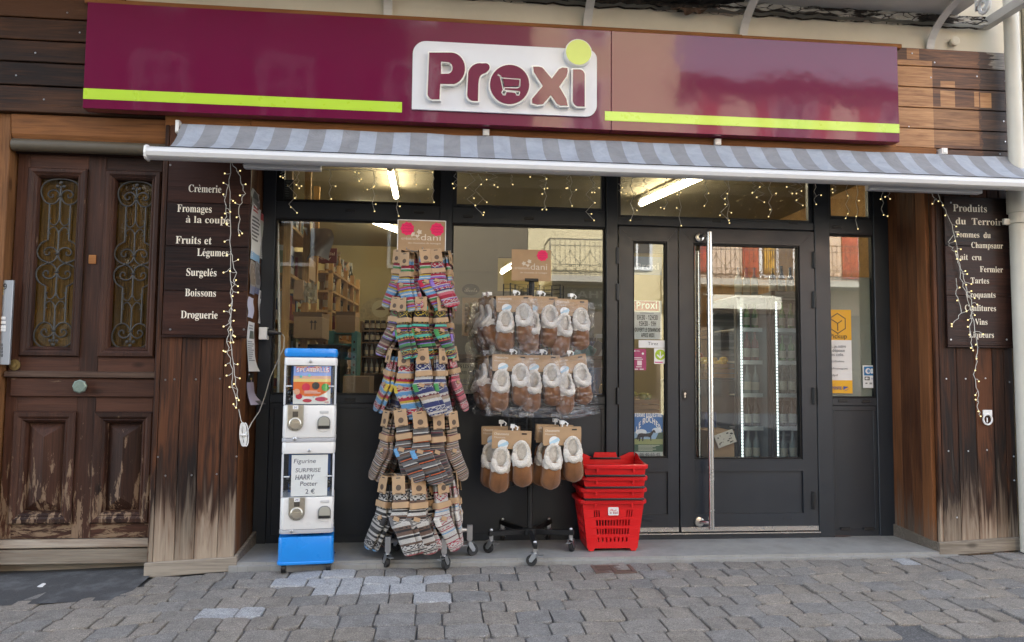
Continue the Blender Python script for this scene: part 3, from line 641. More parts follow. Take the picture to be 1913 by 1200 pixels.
for k in (0, 1):
    moulding(dr, mo[k][0], mo[k][1], zm0, zt_, (gl[k][0]-mo[k][0]), .022, YD, 'panel_moulding', DOORW)
    g0, g1 = gl[k]
    MB().box(g0-.02, g1+.02, YD+.03, YD+.034, zg0-.02, zg1+.02).build('door_glass', glassy('amber_glass', (.88, .82, .66), 1.5, bp=.1, bs=9), dr)
    mb = MB()
    for i in range(3): mb.box(lerp(g0-.03, g1+.03, i/3)+.002, lerp(g0-.03, g1+.03, (i+1)/3)-.002, YD+.07, YD+.09, zg0-.05, zg1+.05)
    mb.build('inner_boards', wood('ochre_boards', (.085, .058, .022), (.25, .17, .07), 'z'), dr)
    # grille
    gr = MB(); cx = (g0+g1)/2; sx = (g1-g0)/2/37.5; zc = (zg0+zg1)/2; sz = (zg1-zg0)/2/160; yg = YD+.012; r = .0052
    def G(pts, rr=r, smooth=True, mirror=True, n=6):
        for sgn in ((1, -1) if mirror else (1,)):
            for up in (1, -1):
                pp = [(sgn*a, b2) for a, b2 in pts]
                if smooth and len(pp) > 2: pp = smoothloop(pp, 4, False)
                gr.tube([(cx+a*sx, yg, zc+up*(491-b2)*sz) for a, b2 in pp], rr, n)
    G([(0, 366), (-7, 377), (-17, 381), (-28, 376), (-35, 363), (-35, 350), (-28, 340), (-15, 334.5), (0, 333)])
    G([(0, 366), (-4, 358), (-12, 354), (-20, 357), (-23, 363), (-19, 368), (-14, 367), (-14, 362)])
    G([(0, 366), (0, 346)], mirror=False)
    G([(0, 368), (0, 404)], mirror=False); G([(-19, 381), (-19, 448)]); G([(0, 430), (0, 474)], mirror=False)
    G([(0, 403), (-2, 413), (-8, 420), (-15, 418), (-18, 411), (-15, 407)], .0042); G([(0, 440), (-2, 431), (-8, 424), (-15, 426), (-18, 433), (-15, 437)], .0042)
    G([(-19, 448), (-30, 454), (-36.5, 464), (-37, 475), (-31, 484), (-21, 489), (-13, 491)]); G([(0, 474), (-3, 483), (-10, 489), (-15, 491)])
    G([(0, 474), (-4, 466), (-12, 462), (-21, 464), (-25, 470), (-22, 476), (-16, 475), (-16, 470)])
    for up in (1, -1):
        for a, b2, rr in ((0, 366, .013), (0, 474, .013)): gr.ball((cx+a*sx, yg-.003, zc+up*(491-b2)*sz), rr, 10, 6, sc=(1.25, .7, .42))
        for a, b2, rr in ((0, 340, .011), (-6, 347, .011), (6, 347, .011), (0, 350, .008)): gr.ball((cx+a*sx, yg-.002, zc+up*(491-b2)*sz), rr, 10, 6, sc=(1, .6, 1))
    for a in (-17, 17): gr.ball((cx+a*sx, yg, zc), .011, 8, 6)
    gr.build('iron_grille', IRONP, dr, smooth=True)
    # lower raised panel
    x0, x1 = mo[k][0]-.01*(k == 0), mo[k][1]+.01*(k == 1)
    moulding(dr, x0, x1, zl0, zl1, .075, .024, YD, 'panel_moulding', DOORW, .03)
    i0, i1, j0, j1 = x0+.075, x1-.075, zl0+.075, zl1-.075; mb = MB(); w = .028; b3 = .052; xm = (i0+i1)/2
    mb.box(x0+.05, x1-.05, YD+.028, yb, zl0+.05, zl1-.05)
    o_ = [(i0+w, j0+w), (i1-w, j0+w), (i1-w, j1-w), (i0+w, j1-w)]; rdg = [(xm, j0+w+b3), (xm, j1-w-b3)]
    mb.add([(a, YD+.028, b2) for a, b2 in ((i0, j0), (i1, j0), (i1, j1), (i0, j1))]+[(a, YD+.012, b2) for a, b2 in o_]+[(a, YD-.012, b2) for a, b2 in rdg],
           [(0, 1, 5, 4), (1, 2, 6, 5), (2, 3, 7, 6), (3, 0, 4, 7), (4, 5, 8), (5, 6, 9, 8), (6, 7, 9), (7, 4, 8, 9)])
    mb.build('raised_panel', DOORW, dr)
mb = MB(); za_, zb_ = zD(707), zD(742); mb.box(xd0+.03, xd1-.004, YD-.018, YD-.001, zb_, za_); mb.build('lock_rail', DOORH, dr, bevel=.006)
mb = MB(); zc1, zc2 = zD(694), zD(706); mb.prism([(YD-.001, zc1), (YD-.028, zc1-.008), (YD-.034, zc2+.004), (YD-.02, zc2), (YD-.001, zc2)], xd0-.0, xd1-.003, ax='x'); mb.build('ledge_moulding', SILLW, dr)
p = at(154, 722, YD-.02); mb = MB(); mb.lathe([(.020, 0), (.022, -.02), (.042, -.03), (.042, -.042), (.034, -.047)], (p.x, YD-.018, p.z), 8, ax='y'); mb.build('door_knob', pbr('verdigris_brass', (.20, .25, .21), .5, .5, var=.3, vs=60), dr, smooth=20)
mb = MB(); z1, z2, z3 = zD(1007), zD(1021), zD(1051)
mb.prism([(YD+.04, z1), (YD-.01, z1), (YD-.035, z2+.008), (YD-.035, z2), (YD-.012, z2-.006), (YD+.04, z2-.006)], xd0-.07, xd1+.002, ax='x'); mb.box(xd0-.1, xd1+.002, YD-.03, YD+.04, z3, z2-.010)
mb.build('weatherboard', SILLW, dr, bevel=.002)
p = at(173, 485, YD); mb = MB(); mb.box(p.x-.022, p.x+.022, YD-.006, YD-.0005, p.z-.028, p.z+.028); mb.build('wood_patch', CLADW, dr, bevel=.002)
p = at(25, 682, YD-.02); mb = MB(); mb.lathe([(.032, 0), (.034, -.008), (.018, -.010), (.016, -.018), (.006, -.019)], (p.x-.0, YD-.0, p.z), 14, ax='y'); mb.build('door_bell', pbr('brass', (.32, .23, .09), .45, .7, var=.3, vs=60), dr, smooth=30)
# surround of that door
fr = thing('door_surround', 'orange brown timber surround with dark roller moulding round the old door', 'door frame', (xd0, -.35, -.1))
zlt, zlb = at(150, 217, -.38).z, at(150, 262, -.38).z
mb = MB(); mb.box(-5, XL0+.02, YC-.012, -.33, zlt+.003, zlt+.05); mb.build('head_strip', CLAD, fr, bevel=.004)
MB().prism([(-.34, zlt), (-.385, zlt-.005), (-.37, zlb+.03), (-.355, zlb), (-.28, zlb), (-.28, zlt)], xd0-.005, XL0+.01, ax='x').build('lintel', FRAMH, fr)
zr1, zr0 = at(150, 263, -.36).z, at(150, 286, -.36).z; rr = (zr1-zr0)/2
mb = MB(); mb.lathe([(rr, xd0), (rr, XL0+.01)], (0, -.35, (zr1+zr0)/2), 24, ax='x'); mb.build('roller_moulding', pbr('olive_brown_paint', (.085, .07, .048), .45, var=.2), fr, smooth=True)
MB().box(xd0-.02, XL0+.01, -.3, YD+.03, zdt-.001, zr0+.02).build('head_recess', DOORH, fr)
mb = MB()
for a, b2, y in ((xd0-.10, xd0-.008, -.37), (xd0-.135, xd0-.10, -.40), (xd0-.42, xd0-.135, -.355)): mb.box(a, b2-.003, y, -.25, -.2, zlt if y > -.4 else zlt+.0)
mb.box(xd0-2.6, xd0-.42, -.36, -.25, -.2, zlt)
mb.build('door_jamb', FRAMW, fr, bevel=.005)
mb = MB(); mb.box(xd1+.001, XL0+.02, YD-.05, YD+.05, -.12, zlb-.03); mb.build('door_jamb', DOORW, fr, bevel=.006)
mb = MB(); mb.box(xd0-.5, XL0+.01, YD+.05, YD+.4, -.2, -.06); mb.build('threshold', SILLW, fr)
mb = MB(); mb.box(xd0-.1, xd1+.1, YD+.17, YD+.19, -.2, 2.9); mb.build('dark_lining', FRAMW, fr)

# ------------------------------------------------------------------ the shopfront of anthracite aluminium
sf = thing('shopfront', 'anthracite aluminium shopfront with two display windows and transoms', 'shopfront', (1.2, 0, -.05))
x_ = lambda px, py=600: X(px, 0, py)
zf = lambda py, px=956: at(px, py, 0).z
ztr1, ztr0 = zf(388, 900), zf(417, 850)          # rail between transoms and panes
zsill, zbot, ztopf = zf(739.5, 900), -.052, 2.72
posts = [(xf0, x_(509)), (x_(819), x_(842)), (x_(1131), x_(1152)), (x_(1521), x_(1549)), (x_(1634), xf1)]
for i, (a, b2) in enumerate(posts): MB().box(a, b2, -.012 if i in (0, 1, 4) else -.03, .06, zbot, ztopf).build('post', ALU, sf, bevel=.003)
for i, j in ((0, 1), (1, 2), (3, 4)):
    for q1, q2 in ((ztr0, ztr1), (zsill-.055, zsill)): MB().box(posts[i][1], posts[j][0], -.006, .05, q1, q2).build('rail', ALU, sf, bevel=.003)
zd1 = zf(424.5, 1160); zdr1 = zf(411, 1300)
mb = MB(); mb.box(posts[2][1], posts[3][0], -.02, .05, zd1+.012, zdr1); mb.build('rail', ALU, sf, bevel=.003)
mb = MB(); mb.box(posts[0][0], posts[4][1], -.05, .05, ztopf, 2.85); mb.build('head_rail', ALU, sf)
for i, j in ((0, 1), (1, 2), (3, 4)):
    a, b2 = posts[i][1], posts[j][0]
    MB().box(a, b2, .004, .045, zbot, zsill-.056).build('lower_panel', ALU, sf)
    mb = MB(); mb.box(a+.003, b2-.003, -.002, .003, zbot, zbot+.05).box(a+.003, b2-.003, -.002, .003, zsill-.09, zsill-.057).box(a+.001, a+.03, -.002, .003, zbot+.05, zsill-.09).box(b2-.03, b2-.001, -.002, .003, zbot+.05, zsill-.09)
    mb.build('panel_border', ALU, sf, bevel=.002)
    w = MB(); w.box(a, a+.012, .004, .04, zsill, ztr0).box(b2-.012, b2, .004, .04, zsill, ztr0).box(a+.012, b2-.012, .004, .04, ztr0-.012, ztr0).box(a+.012, b2-.012, .004, .04, zsill, zsill+.012)
    wo = w.build('window', DARKALU, sf)
    MB().box(a+.012, b2-.012, .022, .028, zsill+.012, ztr0-.012).build('pane', GLASS, wo)
for i, j, zz in ((0, 1, ztr1), (1, 2, ztr1), (2, 3, zdr1), (3, 4, ztr1)):
    a, b2 = posts[i][1], posts[j][0]; fw = .05 if i in (0,) else .03
    w = MB(); w.box(a, a+fw, 0, .04, zz, ztopf).box(b2-fw, b2, 0, .04, zz, ztopf).box(a+fw, b2-fw, 0, .04, zz, zz+.02)
    wo = w.build('transom_window', ALU if i else DARKALU, sf, bevel=.003)
    MB().box(a+fw, b2-fw, .022, .028, zz+.02, ztopf-.01).build('pane', GLASS, wo)
for px, py in ((655, 394), (783, 397), (875, 404.5), (988, 408), (1101, 411.5), (1190, 410), (1338, 413.5), (1481, 417), (1563, 424), (654, 747), (870, 745), (1575, 749), (1618, 750), (1580, 988), (1623, 988)):
    p = at(px, py, -.008); mb = MB(); mb.box(p.x-.035, p.x+.035, -.012 if px < 1150 or px > 1540 else -.024, -.0, p.z-.010, p.z+.010); mb.build('drain_slot', BLACK, sf, bevel=.003)
zdb2 = zf(991, 1400)
MB().box(posts[2][1], posts[3][0], -.03, .05, -.062, zdb2-.014).build('threshold', ALU, sf); MB().box(posts[2][1], posts[3][0], -.045, .05, zdb2-.0135, zdb2-.005).build('threshold_strip', STEEL, sf)
mb = MB(); mb.box(posts[2][1], posts[3][0], .0, .05, zd1, zd1+.012); mb.build('door_stop', DARKALU, sf)
def leaf(px0, px1, gx0, gx1, gy0, gy1, px_p, label, hinge, hz):
    a, b2 = x_(px0), x_(px1); d = thing('shop_door', label, 'door', ((a+b2)/2, 0, zdb2))
    zg1, zg0 = zf(gy0, (gx0+gx1)/2), zf(gy1, (gx0+gx1)/2); c0, c1 = x_(gx0), x_(gx1); y0, y1 = -.022, .04; zk = zf(880, 1400)
    mb = MB()
    mb.prism([(a, zdb2), (c0-.0003, zdb2), (c0-.0003, zg1), (a, zd1)], y0, y1).prism([(b2, zd1), (c1+.0003, zg1), (c1+.0003, zdb2), (b2, zdb2)], y0, y1)
    mb.prism([(a+.001, zd1), (c0, zg1+.001), (c1, zg1+.001), (b2-.001, zd1)], y0, y1)
    mb.prism([(c0, zk), (c1, zk), (c1, zg0-.0), (c0, zg0-.0)], y0-.0005, y1).prism([(c0, zdb2), (c1, zdb2), (c1, zdb2+.12), (c0, zdb2+.12)], y0-.0004, y1)
    mb.build('door_frame', ALU, d)
    MB().box(c0, c1, -.008, .03, zdb2+.12, zk).build('kick_panel', ALU, d)
    mb = MB(); mb.box(c0, c0+.012, -.012, .03, zg0, zg1).box(c1-.012, c1, -.012, .03, zg0, zg1).box(c0+.012, c1-.012, -.012, .03, zg1-.012, zg1).box(c0+.012, c1-.012, -.012, .03, zg0, zg0+.012); mb.build('glazing_bead', DARKALU, d)
    MB().box(c0+.012, c1-.012, .008, .014, zg0+.012, zg1-.012).build('pane', GLASS, d)
    mb = MB(); mb.box(a+.004, b2-.004, -.030, -.023, zdb2+.002, zdb2+.032); mb.build('brush_strip', STEEL, d)
    for h in hz:
        p = at(hinge, h, -.03); mb = MB(); mb.cyl((p.x, -.034, p.z-.06), (p.x, -.034, p.z+.06), .011, 10); mb.box(p.x-.012, p.x+.012, -.03, -.02, p.z-.06, p.z+.06); mb.build('hinge', BLACK, d, bevel=.002)
    return d
ld = leaf(1155, 1265, 1181, 1245, 452, 856, 0, 'narrow fixed glazed door leaf with posters behind its tall pane', 1153, (478, 546, 740))
rd = leaf(1267.5, 1520, 1294, 1493, 458, 858, 0, 'wide glazed shop door leaf with long steel pull bar', 1521, (486, 560, 740, 935))
p0, p1 = at(1325, 434, -.11), at(1325, 990, -.11); mb = MB(); mb.cyl((p0.x, -.11, p1.z), (p0.x, -.11, p0.z), .0205, 24); h = mb.build('pull_handle', STEEL, rd, smooth=40)
for py in (444, 975): p = at(1306, py, -.03); mb = MB(); mb.lathe([(.032, 0), (.032, -.02), (.02, -.024)], (p.x, -.022, p.z), 20, ax='y'); mb.tube([(p.x, -.035, p.z), (p.x+.01, -.07, p.z+.006), (p0.x, -.105, p.z+.006)], .013, 8); mb.build('handle_mount', STEEL, h, smooth=40)
p = at(1279, 738, -.022); mb = MB(); mb.prism(rrect(p.x-.017, p.x+.017, p.z-.036, p.z+.036, (.016,)*4), -.028, -.0225); lk = mb.build('lock_plate', BLACK, rd)
mb = MB(); mb.lathe([(.009, 0), (.009, -.004)], (p.x, -.0285, p.z+.008), 12, ax='y'); mb.box(p.x-.004, p.x+.004, -.0322, -.0285, p.z-.02, p.z+.0); mb.build('keyhole', STEEL, lk)
p0, p1 = at(1303, 470, .09), at(1303, 856, .09); mb = MB(); mb.cyl((p0.x, .09, p1.z), (p0.x, .09, p0.z), .014, 16); mb.build('inner_handle', STEEL, rd, smooth=40)
for px, pyy in ((1210, 971), (1472, 969)): p = at(px, pyy, -.024); mb = MB(); mb.box(p.x-.034, p.x+.034, -.027, -.0226, p.z-.009, p.z+.009); mb.build('drain_cover', ALU, ld if px < 1260 else rd, bevel=.002)

# ------------------------------------------------------------------ fascia sign
sg = thing('fascia_sign', 'long glossy plum fascia sign with lime stripes and raised cream logo', 'sign', (.6, YS, 3.0))
def s_(px, py): p = at(px, py, YS); return p
xs0, xs1, xj = X(159, YS, 100), X(1678.5, YS, 170), X(1142, YS, 150)
zt1, zb1 = at(900, 44.5, YS).z, at(900, 233, YS).z
PLUM, t, b = nt('plum_gloss'); P = gpos(t)
b.inputs['Base Color'].default_value = (.125, .0022, .036, 1); b.inputs['Roughness'].default_value = .35; b.inputs['Specular IOR Level'].default_value = .05
b.inputs['Coat Weight'].default_value = 1; b.inputs['Coat Roughness'].default_value = .07; b.inputs['Coat IOR'].default_value = 1.46
nn = N(t, 'Bump', ins={'Strength': .05, 'Distance': .05, 'Height': noi(t, P, 2.2, 3, .5)}); t.links.new(nn.outputs[0], b.inputs['Coat Normal'])
MB().box(xs0, xj-.0015, YS, YS+.08, zb1, zt1).build('sign_panel', PLUM, sg, bevel=.002)
MB().box(xj+.0015, xs1, YS+.001, YS+.08, zb1, zt1).build('sign_panel', PLUM, sg, bevel=.002)
LIME = pbr('lime_vinyl', (.42, .62, .035), .3, var=.05, coat=.5)
z1, z0 = at(450, 179.5-1.5, YS).z, at(450, 199-1.5, YS).z
MB().box(xs0+.001, X(751, YS, 198), YS-.002, YS, z0, z1).build('stripe', LIME, sg)
MB().box(X(1130, YS, 218), xs1-.001, YS-.002, YS+.0005, at(1400, 219, YS).z, at(1400, 236.5, YS).z) and None
zq1, zq0 = at(1400, 220, YS).z, at(1400, 237, YS).z
MB().box(X(1130, YS, 218), xs1-.001, YS-.002, YS, zq0, zq1).build('stripe', LIME, sg)
lx0, lx1 = X(770.5, YS, 145), X(1114, YS, 160); lz1, lz0 = at(940, 86.5, YS).z, at(940, 213, YS).z
WSIGN = pbr('white_sign_paint', (.62, .63, .66), .4, var=.04, coat=.2)
mb = MB(); mb.prism(rrect(lx0, lx1, lz0, lz1, (0, .075, .06, .085), 8), YS-.016, YS-.0005); lp = mb.build('logo_plate', WSIGN, sg)
# logo outlines measured on the crop (x right, y down), scaled onto the plate
CU0, CV0 = 640, 0; k = 1/2.989
def LP(u, v): p = at(CU0+u*k, CV0+v*k, YS-.03); return (p.x, p.z)
def loop(pts, n=5, sm=True): return [LP(a, b) for a, b in (smoothloop(pts, n) if sm else pts)]
def arcp(cx, cy, rx, ry, a0, a1, n=10): return [(cx+rx*math.cos(R(lerp(a0, a1, i/n))), cy+ry*math.sin(R(lerp(a0, a1, i/n)))) for i in range(n+1)]
Pl = [(484, 303)]+[(600, 303)]+arcp(606, 391, 77, 88, -88, 80, 14)+[(545, 476), (541, 562), (510, 562)]+arcp(508, 530, 33, 33, 100, 180, 6)
Ph = [(549, 352), (585, 355)]+arcp(586, 388, 28, 33, -80, 80, 8)+[(549, 421)]
rl = [(700, 440)]+arcp(765, 430, 66, 68, 190, 280, 8)+[(800, 362)]+arcp(800, 385, 20, 22, -60, 60, 4)+[(800, 414), (788, 418)]+arcp(800, 458, 40, 42, 250, 185, 5)+[(757, 480), (755, 571), (735, 571)]+arcp(732, 535, 37, 36, 95, 180, 6)
ol = arcp(931, 480, 109, 109, 0, 345, 40)
xl = [(1062, 381), (1092, 381)]+[(1112, 386), (1165, 448), (1205, 395), (1225, 386), (1252, 389), (1254, 404), (1247, 436), (1206, 492), (1246, 560), (1254, 597), (1215, 597), (1196, 588), (1160, 538), (1118, 588), (1085, 592), (1056, 583), (1056, 560), (1116, 488), (1066, 410)]
il = [(1283, 396), (1310, 396)]+arcp(1318, 428, 30, 32, -85, 0, 5)+[(1348, 602), (1325, 602)]+arcp(1318, 566, 36, 36, 95, 180, 5)
cart = [(866, 420), (880, 428), (888, 440), (992, 448), (990, 492), (975, 502), (905, 500), (903, 508), (988, 516), (990, 524), (983, 542), (968, 541), (962, 526), (914, 522), (908, 541), (893, 541), (884, 524), (893, 510), (876, 436), (863, 430)]
carth = [(893, 448), (985, 455), (982, 488), (903, 494)]
specs = [(Pl, [Ph], 0), (rl, [], 0), (ol, [cart], 1), (xl, [], 0), (il, [], 0)]
EDGE = pbr('white_edge_trim', (.78, .77, .72), .4)
for o_, hs, sm in specs:
    L = [LP(a, b) for a, b in o_]; H = [[LP(a, b) for a, b in h] for h in hs]
    w = MB(); vs, fs = flat([grow(L, .0085)]+[grow(h, -.006) for h in H], YS-.05, YS-.017); w.add(vs, fs)
    e_ = w.build('raised_letter', EDGE, sg)
    w = MB(); vs, fs = flat([L]+H, YS-.054, YS-.0505); w.add(vs, fs); w.build('letter_face', PLUM, e_)
w = MB(); L = [LP(a, b) for a, b in carth]; vs, fs = flat([L], YS-.054, YS-.0505); w.add(vs, fs)
w.build('cart_emblem', PLUM, sg)
dc = at(1080.5, 99, YS-.05); MB().lathe([(.088, .034), (.088, -.004), (.083, -.008)], (dc.x, YS-.05, dc.z), 40, ax='y').build('dot_rim', EDGE, sg, smooth=30)
MB().lathe([(.081, 0), (.081, -.003)], (dc.x, YS-.0581, dc.z), 40, ax='y').build('dot_face', pbr('pale_lime', (.58, .66, .14), .4), sg)

# ------------------------------------------------------------------ striped awning
BARM = pbr('bar_lacquer', (.60, .60, .60), .35, var=.12, vs=3)
YA0, YA1 = -.46, -.80
ax0, ax1 = X(273, YA1, 280), X(273, YA1, 280)+5.72
aw = thing('awning', 'grey and blue striped shop awning with white front bar', 'awning', (1.1, -.6, 2.6))
zba, zbb = at(950, 299, YA1).z, at(950, 320.5, YA1).z       # top and bottom of the front bar
zbk = at(950, 256, YA0).z
FAB, t, b = nt('awning_fabric'); P = gpos(t); s3 = N(t, 'SeparateXYZ', ins={0: P})
per = (X(1010, -.65, 270)-X(947, -.65, 270))
ph = mth(t, 'FRACT', mth(t, 'MULTIPLY', mth(t, 'SUBTRACT', s3.outputs[0], X(925, -.65, 270)), 1/per))
c = mixc(t, mth(t, 'GREATER_THAN', ph, .5), (.33, .36, .415), (.235, .24, .255))
t.links.new(mixc(t, 1.0, c, ramp(t, noi(t, P, 7, 6, .65, .8), [(.3, .82), (.7, 1.12)]), 'MULTIPLY'), b.inputs['Base Color']); b.inputs['Roughness'].default_value = .75
bump(t, b, mth(t, 'ADD', noi(t, P, 9, 4, .6, 1.2), mth(t, 'MULTIPLY', noi(t, P, 60, 3), .15)), .5, .02)
xa, xb = ax0+.07, ax1-.07
def fab(u, v):
    x = lerp(xa, xb, u); e = min(u, 1-u); sag = .035*math.sin(PI*v)*(1-math.exp(-e*40))+.006*noise.noise(Vector((x*4, v*3, 0)))+.05*math.sin(PI*v)*math.exp(-e*60)
    return (x, lerp(YA0, YA1+.02, v)+sag*.4, lerp(zbk, zba+.003, v)-sag)
mb = MB(); mb.grid(fab, 160, 10); mb.v += [v+Vector((0, .002, -.003)) for v in mb.v[:]]; nvt = len(mb.v)//2
mb.f += [tuple(nvt+i for i in reversed(f)) for f in mb.f[:]]; mb.r += mb.r[:]; mb.m += mb.m[:]; mb.c += mb.c[:]
mb.build('fabric', FAB, aw, smooth=True)
hb = zba-zbb; mb = MB(); pr = [(YA1+.03, zba), (YA1-.005, zba), (YA1-.028, zba-hb*.2), (YA1-.036, zba-hb*.5), (YA1-.03, zba-hb*.82), (YA1-.012, zbb), (YA1+.03, zbb)]
mb.prism(pr, ax0+.012, ax1-.012, ax='x'); mb.build('front_bar', BARM, aw, smooth=35)
mb = MB(); mb.box(xa, xb, YA1-.004, YA1+.008, zba, zba+.006); mb.build('fabric_channel', DARKALU, aw)
for xx in (ax0, ax1-.012):
    mb = MB(); mb.prism([(y+(-.006 if y < YA1 else 0), z+(.008 if z > (zba+zbb)/2 else -.008)) for y, z in pr], xx, xx+.012, ax='x'); mb.build('end_cap', WPAINT, aw)
mb = MB(); mb.lathe([(.05, xa-.01), (.05, xb+.01)], (0, YA0+.055, zbk-.052), 20, ax='x'); mb.build('roller_tube', WPAINT, aw, smooth=40)
for xx in (xa-.03, xb+.01): mb = MB(); mb.prism(rrect(YA0-.012, YA0+.045, zbk-.06, zbk+.022, (.012,)*4), xx, xx+.02, ax='x'); mb.build('wall_bracket', WPAINT, aw)
for px in (908, 1342, 1765): p = at(px, 262 if px < 1000 else 276, YA0); mb = MB(); mb.box(p.x-.02, p.x+.02, YA0-.0, YA0+.06, zbk+.006, zbk+.045).box(p.x-.012, p.x+.012, YA0-.006, YA0-.0005, zbk+.012, zbk+.038); mb.build('fixing_clip', WPAINT, aw)
# folded arms that show below the front bar
for x0p, x1p in ((456, 600), (1620, 1832)):
    ya = -.70; p0 = at(x0p, 306 if x0p < 800 else 348, ya); p1 = at(x1p, 318 if x1p < 1200 else 357, ya); zc_ = min(zbb, at(1700, 352, ya).z)-.012
    mb = MB(); mb.box(p0.x, p1.x, ya-.02, ya+.03, zc_, zc_+.05); mb.build('folding_arm', pbr('pale_grey_paint', (.5, .51, .53), .4), aw, bevel=.008, seg=2)

# ------------------------------------------------------------------ painted product boards on the pillars
def board(name, label, px0, px1, py0, py1, lines, n):
    Y = YP-.002; xm = (px0+px1)/2; x0, x1 = X(px0, Y, (py0+py1)/2), X(px1, Y, (py0+py1)/2); z1, z0 = at(xm, py0, Y).z, at(xm, py1, Y).z
    t_ = thing(name, label, 'sign board', ((x0+x1)/2, Y, z0)); mb = MB()
    for i in range(n): mb.box(x0, x1, Y-.018, Y-.001, lerp(z0, z1, i/n)+.0012, lerp(z0, z1, (i+1)/n)-.0012)
    mb.build('board_planks', BOARD, t_, bevel=.002)
    mb = MB(); mb.box(x0-.004, x1+.004, Y-.022, Y-.001, z0-.014, z0-.0005); mb.build('bottom_batten', BOARD, t_, bevel=.002)
    mb = MB()
    for px, py in ((px0+9, py1-11), (px1-9, py1-11), (px1-9, py0+10), (px0+9, py0+10)): p = at(px, py, Y); mb.lathe([(.007, 0), (.005, -.003)], (p.x, Y-.0182, p.z), 8, ax='y')
    mb.build('screw', ZINC, t_)
    for body, a, b2, yb_, cap in lines:
        p, q_ = at(a, yb_, Y), at(b2, yb_, Y); mb = MB(); write(mb, body, p.x, q_.x, p.z, cap, Y-.0190); mb.build('painted_word', LETTER, t_)
board('product_board', 'brown plank board lettered from Crèmerie to Droguerie on the left pillar', 311, 466, 300, 627,
      [('Crèmerie', 354, 415, 360, .046), ('Fromages', 333, 397, 397, .046), ('à la coupe', 349, 431, 417, .042), ('Fruits et', 330, 397, 456, .046), ('Légumes', 370, 428, 479, .046), ('Surgelés', 350, 406, 516, .046), ('Boissons', 347.5, 405, 554, .046), ('Droguerie', 339.5, 408, 595, .046)], 4)
board('product_board', 'brown plank board lettered Produits du Terroir on the right pillar', 1764, 1886, 370, 646,
      [('Produits', 1777, 1840, 396, .050), ('du  Terroir', 1782, 1868, 420, .046), ('Tommes  du', 1781, 1847, 444, .040), ('Champsaur', 1811, 1870, 464, .040), ('Lait  cru', 1782, 1830, 486, .040), ('Fermier', 1827, 1870, 509, .040), ('Tartes', 1810, 1844, 530, .040), ('Croquants', 1801, 1856, 556, .040), ('Confitures', 1799, 1857, 581, .040), ('Vins', 1818, 1841, 607, .040), ('Liqueurs', 1807, 1853, 631, .040)], 3)

# ------------------------------------------------------------------ fairy lights
WIRE = pbr('clear_cable', (.55, .54, .50), .4, var=.1)
BULB = emit('warm_led', (1.0, .78, .34), .20)
TIP = pbr('frosted_led', (.75, .62, .28), .3)
_bm = MB(); _bm.ball((0, 0, 0), .0050, 8, 6); BULBME = _bm.data('bulb', BULB, True)
rl_ = random.Random(3)
def lights(name, label, group, strands, root, cat='string lights'):
    """strands: polylines of (px,py,Y); short twigs with a lamp at the end grow from each"""
    t_ = thing(name, label, cat, tuple(root), group); mb = MB(); bulbs = []
    for pts, every, tw in strands:
        w = [at(*p) for p in pts]; mb.tube(w, .0021, 5)
        acc = 0
        for a, b2 in zip(w, w[1:]):
            L = (b2-a).length; acc += L
            while acc > every:
                acc -= every; p = lerp(a, b2, 1-acc/L if L else 0); s = rl_.choice((-1, 1))
                e = p+Vector((s*rl_.uniform(.3, 1)*tw, rl_.uniform(-.025, .004), rl_.uniform(-.75, .45)*tw)); mid = lerp(p, e, .5)+Vector((0, -.004, rl_.uniform(-.01, .01)))
                mb.tube([p, mid, e], .0017, 5); bulbs.append(e)
        bulbs.append(w[-1])
    mb.build('wire', WIRE, t_)
    for b2 in bulbs[:100]: o = link(bpy.data.objects.new('bulb', BULBME), t_); o.location = b2-Vector(t_.location)
    return t_
Yg = YP-.035
def wander(pts, amp, Y, n=5):
    out = []
    for (a, b2), (c, d) in zip(pts, pts[1:]):
        for i in range(n): u = i/n; out.append((lerp(a, c, u)+rl_.uniform(-amp, amp), lerp(b2, d, u), Y+rl_.uniform(-.012, .004)))
    return out+[(*pts[-1], Y)]
lights('light_garland', 'bunched warm fairy light garland hanging down the left pillar over its board', 'bunched garlands on the two pillars', [
    (wander([(432, 300), (428, 360), (430, 420), (430, 500), (432, 560), (430, 640), (437, 700), (446, 748)], 2, Yg), .085, .045),
    (wander([(434, 305), (447, 330), (458, 362), (445, 390), (447, 440)], 3, Yg), .08, .035),
    (wander([(424, 345), (421, 395), (424, 420)], 3, Yg), .08, .035),
    (wander([(432, 470), (440, 510), (434, 545), (428, 590), (436, 640)], 4, Yg), .07, .035),
    (wander([(430, 600), (424, 640), (432, 690), (436, 730), (441, 762)], 3, Yg), .07, .035)], at(431, 300, Yg))
lights('light_garland', 'bunched warm fairy light garland hanging down the right pillar over its board', 'bunched garlands on the two pillars', [
    (wander([(1752, 360), (1762, 385), (1778, 420), (1788, 470), (1795, 520), (1808, 560), (1822, 610), (1826, 660), (1820, 700), (1828, 740), (1826, 760), (1832, 778)], 2, Yg), .085, .04),
    (wander([(1740, 362), (1748, 372), (1742, 381)], 2, Yg), .08, .03),
    (wander([(1780, 440), (1772, 455), (1786, 475), (1800, 520), (1816, 570), (1812, 620), (1818, 655)], 3, Yg), .08, .035),
    (wander([(1788, 520), (1786, 550), (1796, 585), (1778, 610)], 2, Yg), .09, .03)], at(1752, 355, Yg))
def hang(px, py0, py1, Y=-.10):
    out = []; x = px
    for i in range(6): out.append((x+(7 if i % 2 else -4)*(i > 0)*(px % 3-.6), lerp(py0, py1, i/5), Y))
    return out
